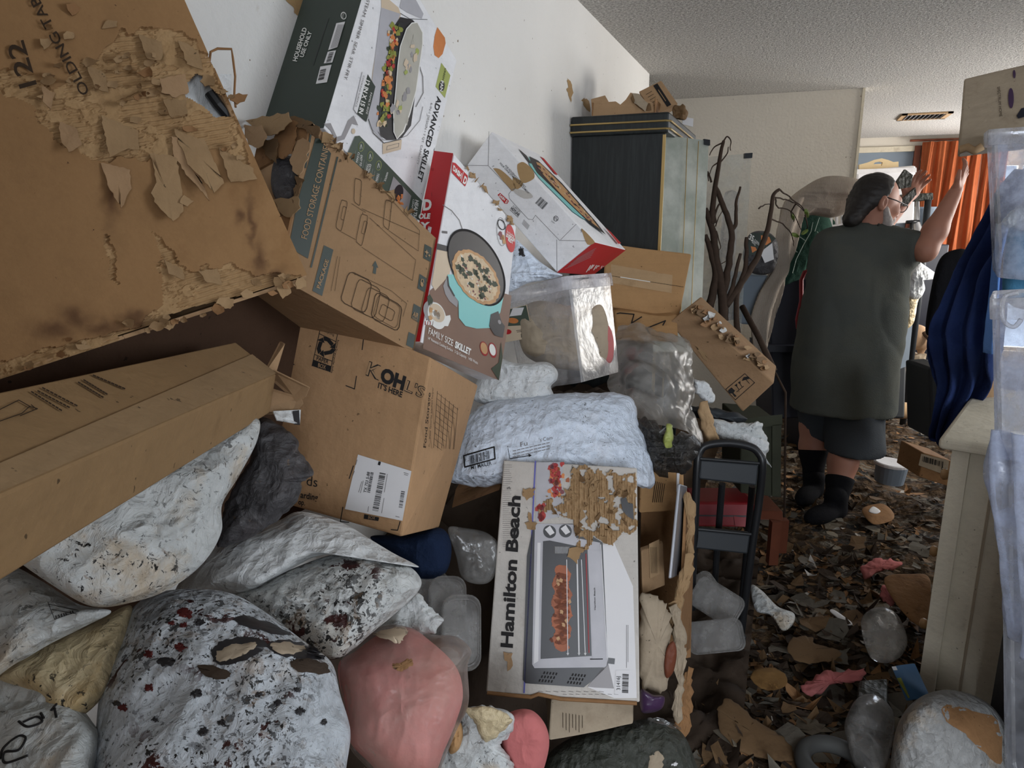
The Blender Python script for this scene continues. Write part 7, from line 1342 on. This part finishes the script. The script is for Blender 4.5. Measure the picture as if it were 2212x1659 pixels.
    def hand(wr, fd, th, pn, curl):
        fd, th = unit(fd), unit(th); pn = unit(np.cross(fd, th))*pn; th = unit(np.cross(pn, fd))*(1 if np.dot(np.cross(pn, fd), th) > 0 else -1)
        pc = wr+fd*.055; caps = [(wr-fd*.02, pc, .030, .030)]
        def fn(p):
            d = sd_cap(p, wr-fd*.03, wr+fd*.02, .032, .028); d = smin(d, sd_ell(p, wr+fd*.058, (.055, .043, .018), [fd, th, pn]), .02)
            for j, (o2, ln) in enumerate(((.032, .068), (.011, .078), (-.011, .072), (-.031, .056))):
                b0 = wr+fd*.10+th*o2; sp = unit(fd+th*o2*4); k1 = b0+sp*ln*.45+pn*ln*.10*curl; k2 = k1+unit(sp+pn*.9*curl)*ln*.32; k3 = k2+unit(sp+pn*1.8*curl)*ln*.28
                for a_, b_, r0, r1 in ((b0-sp*.02, k1, .0105, .0095), (k1, k2, .0095, .0085), (k2, k3, .0085, .0072)): d = smin(d, sd_cap(p, a_, b_, r0, r1), .005)
            t0 = wr+fd*.03+th*.032; t1 = t0+unit(fd*.6+th*.9)*.04; t2 = t1+unit(fd+th*.35+pn*.3*curl)*.034; d = smin(d, sd_cap(p, t0, t1, .015, .0125), .012); d = smin(d, sd_cap(p, t1, t2, .0125, .009), .005); return d
        return nets(fn, wr-.16, wr+.22, .0042)
    parts.append(hand(wrR, P(2098, 348, 3.55)-wrR, -A*.6+up*.1-Bv*.6, -1, .55)); parts.append(hand(wrL, P(1990, 385, 4.0)-wrL, -A-up*.3, 1, .8))
    V = np.concatenate([q[0] for q in parts]); F = []; n = 0
    for q in parts: F += [[i+n for i in f] for f in q[1]]; n += len(q[0])
    mesh('body', V, F, M['skin'], R, smooth=True)
    # shirt
    def shirt(p):
        d = torso(p, .004); d = smin(d, np.maximum(sd_cap(p, shR-A*.03, P(2000, 540, 3.61), .098, .092), (p-P(1990, 535, 3.61))@unit(P(1990, 535, 3.61)-shR)), .05); d = smin(d, sd_cap(p, shL+A*.02, P(1815, 565, 3.95), .095, .088), .05)
        d = d+.008*fbm(p*np.array([5, 5, 3.]), 2, 4)+.009*ridge(p*np.array([6, 6, 3.]), 2, 9)
        neck = sd_cap(p, nb-up*.02, nb+up*.2, .075, .075); return np.maximum(d, -neck)
    V, F = nets(shirt, np.array([*(lo[:2]-.03), P(1800, 900, 3.7)[2]]), np.array([*(hi[:2]+.03), P(1800, 465, 3.7)[2]]), .012); mesh('shirt', V, F, M['shirt'], R, smooth=True)
    def shorts(p):
        zr, zl = P(1850, 975, 3.6)[2], P(1765, 945, 3.8)[2]; sr = p@A > (P(1790, 960, 3.7)@A)
        dr = sd_cap(p, P(1848, 800, 3.70), P(1845, 990, 3.60), .140, .142); dl = sd_cap(p, P(1775, 800, 3.80), P(1764, 960, 3.80), .15, .078)
        dr = np.maximum(dr, zr-p[:, 2]); dl = np.maximum(dl, zl-p[:, 2]); d = smin(dr, dl, .03)
        return np.maximum(d+.006*fbm(p*6, 2, 14)+.004*ridge(p*np.array([9, 9, 4.]), 2, 19), p[:, 2]-P(1800, 800, 3.7)[2])
    V, F = nets(shorts, np.array([*(lo[:2]-.03), P(1800, 1000, 3.6)[2]]), np.array([*(hi[:2]+.03), P(1800, 790, 3.7)[2]]), .012); mesh('shorts', V, F, M['shorts'], R, smooth=True)
    for kn, an, t in ((knR, anR, .58), (knL, anL, .40)):
        a = kn+(an-kn)*t; c = kn+(an-kn)*.35; r = .069+(.042-.069)*max(0, (t-.35)/.65); b = MB(); b.tube([a, a+(an-a)*.12, a+(an-a)*.5, an], [r+.009, r+.008, .056, .052], 18); b.build('sock', M['sock'], R, smooth=True)
    for an, toe in ((anR, P(1752, 1120, 3.42)), (anL, P(1738, 1068, 3.66))):
        hd = toe-an; hd[2] = 0; hd = unit(hd); g = np.array([an[0], an[1], .105]); sd = np.cross(up, hd)
        def shoe(p):
            d = sd_ell(p, g+hd*.10+up*.005, (.13, .052, .045), [hd, sd, up]); d = smin(d, sd_cap(p, g-hd*.02+up*.0, g-hd*.0+up*.07, .05, .055), .03); return np.maximum(d, .062-p[:, 2])
        V, F = nets(shoe, g-.27, g+.27, .009); mesh('shoe', V, F, M['sock'], R, smooth=True)
    def hair(p):
        d = sd_ell(p, L(-.016, 0, .024), (.124, .096, .114), ax); q = (p-hc)@hf_; u = (p-hc)@hu
        d = np.maximum(d, q-(-.008+.42*np.clip(u, -.2, .2))); d = np.maximum(d, -(u+.09))
        d = smin(d, sd_cap(p, L(-.075, .02, -.02), L(-.115, .03, -.105), .058, .045), .04); d = smin(d, sd_cap(p, L(-.07, -.02, -.03), L(-.09, 0, -.11), .06, .04), .04)
        return d+.005*ridge(np.stack([(p-hc)@hf_*10, (p-hc)@hs*60, (p-hc)@hu*55], 1), 2, 3)
    V, F = nets(hair, hc-.24, hc+.20, .0055); mesh('hair', V, F, M['hair'], R, smooth=True)
    def beard(p):
        d = sd_cap(p, L(.012, .066, -.035), L(.045, .058, -.09), .016, .026); d = smin(d, sd_cap(p, L(.045, .052, -.09), L(.09, 0, -.112), .028, .036), .015); d = smin(d, sd_cap(p, L(.045, -.05, -.1), L(.09, 0, -.112), .026, .036), .015); d = smin(d, sd_cap(p, L(.106, 0, -.058), L(.088, .034, -.075), .015, .012), .008); d = smin(d, sd_cap(p, L(.106, 0, -.058), L(.088, -.034, -.075), .015, .012), .008)
        return d+.003*fbm(p*120, 2, 8)
    V, F = nets(beard, hc-.20, hc+.20, .005); mesh('beard', V, F, M['beard'], R, smooth=True)
    g = MB(); g.tube([L(-.01, .082, .012), L(.04, .082, .008), L(.112, .072, .0)], .0028, 8); g.tube([L(-.01, -.082, .012), L(.112, -.072, .0)], .0028, 8)
    for s_ in (1, -1): g.tube([L(.114, s_*.04+.028*math.cos(t), -.008+.021*math.sin(t)) for t in np.linspace(0, 2*math.pi, 17)[:-1]], .0024, 6, closed=True)
    g.tube([L(.116, .012, 0), L(.119, 0, .003), L(.116, -.012, 0)], .0024, 6); gl = g.build('glasses', M['black'], R, smooth=True)
    for s_ in (1, -1):
        c = L(.114, s_*.04, -.008); V = [c]+[L(.114, s_*.04+.026*math.cos(t), -.008+.019*math.sin(t)) for t in np.linspace(0, 2*math.pi, 17)[:-1]]; mesh('lens', V, [(0, 1+i, 1+(i+1) % 16) for i in range(16)], M['pane'], gl)
man()
gd = root_at('folding_case', P(1960, 440, 3.95), 'dark folded case held up in the hand before the face of the man', 'case')
for q, nm in (([(1938, 392), (1956, 366), (1972, 378), (1968, 404), (1945, 408)], 'upper_leaf'), ([(1952, 428), (1978, 405), (1980, 420), (1958, 446), (1946, 442)], 'lower_leaf')):
    b = MB(); V = [P(x, y, 3.95) for x, y in q]; n = len(V); b.add(V+[v+FWH*.02 for v in V], [tuple(range(n-1, -1, -1)), tuple(range(n, 2*n))]+[(i, (i+1) % n, n+(i+1) % n, n+i) for i in range(n)]); b.build(nm, M['bag_green'], gd)
# ------------------------------------------------------------------ litter on the floor
def lh(x, y): return .035+.045*(fbm(np.stack([np.asarray(x)*4, np.asarray(y)*4, 0*np.asarray(x)], 1), 4, 77)+.4)
def litter_mat():
    m = NT('trodden_litter'); m.set(.9, .15); v = m.n('ShaderNodeTexVoronoi'); v.inputs['Scale'].default_value = 17; m.link(m.vec((1, 1.5, 1)), v.inputs['Vector'])
    r = m.n('ShaderNodeSeparateColor'); m.link(v.outputs['Color'], r.inputs[0]); a = m.mix(r.outputs[0], srgb(60, 48, 36), srgb(106, 84, 60)); a = m.mix(m.step(r.outputs[1], .84, .86), a, srgb(112, 104, 92)); a = m.mix(m.step(r.outputs[2], .93, .94), a, srgb(60, 60, 60)); a = m.mix(m.step(m.noise(30, 6, .7), .4, .7), a, srgb(50, 40, 32)); m.col(a); m.bump(m.noise(40, 6), .8, .02); return m.m
M['litter'] = litter_mat(); M['scrap_brown'] = cardboard('trodden_cardboard', srgb(112, 88, 62), .7); M['scrap_grey'] = cardboard('trodden_packaging', srgb(104, 98, 88), .7); M['scrap_pale'] = cardboard('trodden_paper', srgb(132, 122, 106), .6)
def litter():
    xs = np.linspace(-.34, 2.5, 190); ys = np.linspace(.9, 9.05, 380); X, Y = np.meshgrid(xs, ys); X = X.ravel(); Y = Y.ravel(); zz = lh(X, Y)+.012*fbm(np.stack([X*22, Y*22, 0*X], 1), 3, 79); zz = np.where((X < .44) & (Y > 5.66) & (Y < 5.94), -.05, zz); V = np.stack([X, Y, zz], 1); idx = np.arange(len(X)).reshape(380, 190); F = np.stack([idx[:-1, :-1], idx[:-1, 1:], idx[1:, 1:], idx[1:, :-1]], -1).reshape(-1, 4)
    r = random.Random(3); VV = [V]; FF = F.tolist(); n = len(V); mi = [0]*len(FF)
    for i in range(5200):
        t = r.random(); y = 1.2+7.6*t*t if i < 3500 else r.uniform(1.2, 4.2); x = r.uniform(-.3, .55) if y < 3.2 else r.uniform(-.2, 1.6)
        v, f = scrap_geo(r.choice((4, 5, 6)), r.uniform(.005, .017), r.uniform(.5, 3.6), r.uniform(-.3, .5), .001, r); a = r.uniform(0, 6.28); tx, ty = r.gauss(0, .22), r.gauss(0, .22)
        Rm = np.array(Matrix.Rotation(a, 3, 'Z') @ Matrix.Rotation(tx, 3, 'X') @ Matrix.Rotation(ty, 3, 'Y')); v = v@Rm.T+np.array([x, y, 0]); VV.append(v); FF += [tuple(k+n for k in q) for q in f]; n += len(v); mi += [5 if r.random() < .03 else r.choice((1, 2, 2, 3, 4, 4, 4))]*len(f)
    pts = np.array([v[0] for v in VV[1:]]); hz = lh(pts[:, 0], pts[:, 1])
    for v, h in zip(VV[1:], hz): v[:, 2] += h+.012
    o = mesh('floor_litter', np.concatenate(VV), FF, None, None, mats=[M['litter'], M['card_dark'], M['scrap_brown'], M['scrap_grey'], M['dark'], M['white_dirty']], fm=mi); tag(o, 'trodden layer of shredded paper and rubbish covering the floor', 'litter', kind='stuff')
litter()
M['rust_board'] = cardboard('rust_stained_board', srgb(128, 96, 56), 1.0, wear=.6); rs = random.Random(11); protos = {}
KINDS = {'cardboard_scrap': ('scrap_brown', 'torn brown cardboard scrap lying on the littered aisle floor', 'cardboard', 'cardboard scraps on the aisle floor', 64), 'paper_scrap': ('scrap_pale', 'crumpled off white paper scrap lying on the littered floor', 'paper', 'paper scraps on the floor', 44), 'packaging_scrap': ('scrap_grey', 'greyish crushed packaging scrap trodden into the floor litter', 'packaging', 'packaging scraps on the floor', 44), 'dark_scrap': ('dark', 'dark rotted scrap lying on the littered aisle floor', 'scrap', 'dark scraps on the floor', 44)}
for nm, (mt, lbl, cat_, grp, cnt) in KINDS.items():
    ms = []
    for k in range(6):
        v, f = scrap_geo(rs.choice((7, 9, 11)), .05, rs.uniform(.7, 1.7), rs.uniform(-.12, .2), .003, rs, .9); me = bpy.data.meshes.new(nm); me.from_pydata(v.tolist(), [], f); me.materials.append(M[mt]); ms.append(me)
    for i in range(cnt):
        while True:
            px, py = rs.uniform(1500, 2060), 845+rs.random()**.8*815; q = atz(px, py, .08)
            if (q[0] < .47 or q[1] > 3.1) and q[0] > -.22 and not (1690 < px < 1910 and 700 < py < 980): break
        o = bpy.data.objects.new(nm, ms[i % 6]); COL.objects.link(o); o.location = (q[0], q[1], float(lh([q[0]], [q[1]])[0])+.022); s_ = rs.uniform(.25, .8)*(1.25 if q[1] > 4.5 else 1); o.scale = (s_, s_, s_); o.rotation_euler = (rs.gauss(0, .16), rs.gauss(0, .16), rs.uniform(0, 6.28)); tag(o, lbl, cat_, grp)
def fl(name, label, cat_, mat, pts, zz=.085, tf=.015, tb=.015, **k):
    c = np.mean(pts, 0); q = atz(*c, zz); d = float(np.dot(q-EYE, FW)); 
    return bag(name, label, cat_, M[mat], pts, d, tf=tf, tb=tb, gy=-d*d/FPX/1.5*1000*.72, n=k.pop('n', 70), rings=k.pop('rings', 14), **k)
fl('plastic_bag', 'crushed dirty white plastic bag by the foot of the step stool', 'bag', 'bag_white', [(1622, 1265), (1645, 1275), (1680, 1310), (1715, 1325), (1712, 1350), (1690, 1362), (1665, 1330), (1632, 1318)], .12, .03, amp=.012, fs=24, seed=120)
fl('cardboard_sheet', 'flat brown cardboard piece in the middle of the aisle floor', 'cardboard', 'scrap_brown', [(1700, 1405), (1712, 1378), (1750, 1375), (1765, 1392), (1815, 1405), (1800, 1425), (1735, 1432)], .10, .008, amp=.004, seed=121, ragged=3)
fl('cardboard_sheet', 'rust stained yellow board in the lower aisle', 'cardboard', 'rust_board', [(1620, 1460), (1650, 1442), (1690, 1450), (1702, 1475), (1672, 1492), (1640, 1485)], .12, .01, amp=.008, fs=30, seed=122, ragged=2)
fl('cardboard_sheet', 'large brown cardboard flap at the front of the aisle floor', 'cardboard', 'scrap_brown', [(1548, 1540), (1575, 1512), (1640, 1560), (1690, 1590), (1720, 1640), (1640, 1640), (1570, 1600)], .12, .008, amp=.006, seed=123, ragged=4)
fl('cardboard_sheet', 'brown board leaning against the dresser drawers', 'cardboard', 'card_dark', [(1910, 1250), (1965, 1240), (2008, 1250), (2005, 1330), (1985, 1352), (1940, 1310)], .16, .008, amp=.004, seed=124)
fl('cardboard_sheet', 'small brown box flap on the floor right of the near shoe', 'cardboard', 'card_dark', [(1862, 1100), (1905, 1088), (1930, 1108), (1925, 1125), (1885, 1132)], .11, .012, amp=.004, seed=125)
fl('paper_scrap', 'white folded strip lying on the dark aisle floor', 'paper', 'label', [(1794, 1322), (1803, 1318), (1840, 1345), (1830, 1350)], .10, .006, amp=.001, seed=126, n=40, rings=8)
fl('paper_scrap', 'curled white paper bit on the small box flap', 'paper', 'label', [(1876, 1105), (1886, 1094), (1902, 1104), (1892, 1110)], .14, .008, amp=.004, seed=127, n=40, rings=8)
fl('fibre_clump', 'pink fibre clump spread in the lower aisle litter', 'fibre', 'pink_dim', [(1732, 1490), (1770, 1455), (1810, 1448), (1870, 1450), (1850, 1475), (1800, 1480), (1760, 1500)], .10, .02, amp=.02, fs=30, seed=128, ragged=6)
fl('fibre_clump', 'pink fibre clump beside the board leaning on the dresser', 'fibre', 'pink_dim', [(1900, 1270), (1920, 1265), (1935, 1295), (1925, 1312), (1908, 1298)], .13, .02, amp=.02, fs=30, seed=129, ragged=4)
fl('fibre_clump', 'dull pink fibre clump in the middle distance of the aisle', 'fibre', 'pink_dim', [(1860, 1230), (1880, 1210), (1930, 1205), (1945, 1225), (1900, 1235), (1868, 1250)], .10, .02, amp=.02, fs=30, seed=130, ragged=5)
fl('plastic_bag', 'crumpled clear plastic bag next to the stuffed grey bag', 'bag', 'film_grey', [(1825, 1560), (1850, 1510), (1890, 1500), (1930, 1540), (1925, 1620), (1900, 1680), (1850, 1660), (1830, 1600)], .16, .05, amp=.025, fs=18, seed=131)
fl('plastic_bag', 'dusty grey film bundle under the dresser knobs', 'bag', 'film_grey', [(1860, 1340), (1900, 1310), (1940, 1330), (1960, 1390), (1930, 1430), (1880, 1420)], .12, .04, amp=.025, fs=18, seed=132)
tc = atz(1800, 1650, .12); b = MB(); b.tube([tc+np.array([.075*math.cos(t), .075*math.sin(t), .0]) for t in np.linspace(0, 2*math.pi, 33)[:-1]], .022, 12, closed=True); o = b.build('rubber_ring', M['tyre'], None, smooth=True); tag(o, 'grey rubber wheel ring at the bottom edge of the aisle', 'ring')
V = para(P(1958, 1515, 2.0), P(1992, 1510, 2.02), P(1925, 1440, 2.06), unit(FWH*.3+RT)*.03); bk_ = root_at('book', base_of(V), 'blue and green boxed booklet leaning under the dresser', 'book'); solid8('cover', V, plain('blue_cover', srgb(62, 100, 136), .5), bk_, .002); f_ = Face(V[0], V[1], V[3]); p = Pr(f_, 'broccoli'); p.poly('broccoli', [(1937, 1465), (1960, 1462), (1988, 1500), (1962, 1508)], 2).poly('label', [(1926, 1440), (1958, 1438), (1962, 1446), (1930, 1448)], 2); p.build('printed_cover', bk_)
V = para(P(1850, 1530, 2.05), P(1918, 1525, 2.05), P(1855, 1468, 2.2), np.array([0, 0, -.04])); o = root_at('plastic_tray', base_of(V), 'dark grey plastic tray in the lower right litter', 'tray'); solid8('tray_body', V, M['bag_green'], o, .01)

V = [P(590, 888, .99), P(650, 885, 1.02), P(648, 915, 1.01), P(598, 906, .98)]; n_ = unit(np.cross(V[1]-V[0], V[3]-V[0]))*.002; b = MB(); slabq(b, V, n_); o = b.build('plastic_packet', M['bag_clean']); tag(o, 'white plastic packet with a black end sticking out under the long carton flaps', 'packet'); b = MB(); slabq(b, [P(632, 888, 1.008), P(646, 886, 1.012), P(648, 917, 1.008), P(636, 916, 1.004)], n_*.5); b.build('black_end', M['black_print'], o)
for i, (z0, z1, x1) in enumerate(((0, .62, .12), (.625, 1.22, .10), (1.225, 1.86, .08))):  # unseen stack added to keep rear light off the near left pile
    V = [np.array(v) for v in ((-.88, -1.1, z0), (x1, -1.1, z0), (x1, -1.1, z1), (-.88, -1.1, z1), (-.88, -.3, z0), (x1, -.3, z0), (x1, -.3, z1), (-.88, -.3, z1))]
    o = root_at('cardboard_box', base_of(V), ('lowest', 'middle', 'topmost')[i]+' carton of the unseen stack added behind the viewpoint to block light', 'box', 'unseen cartons added behind the viewpoint'); solid8('box_body', V, M['card'], o, .006)
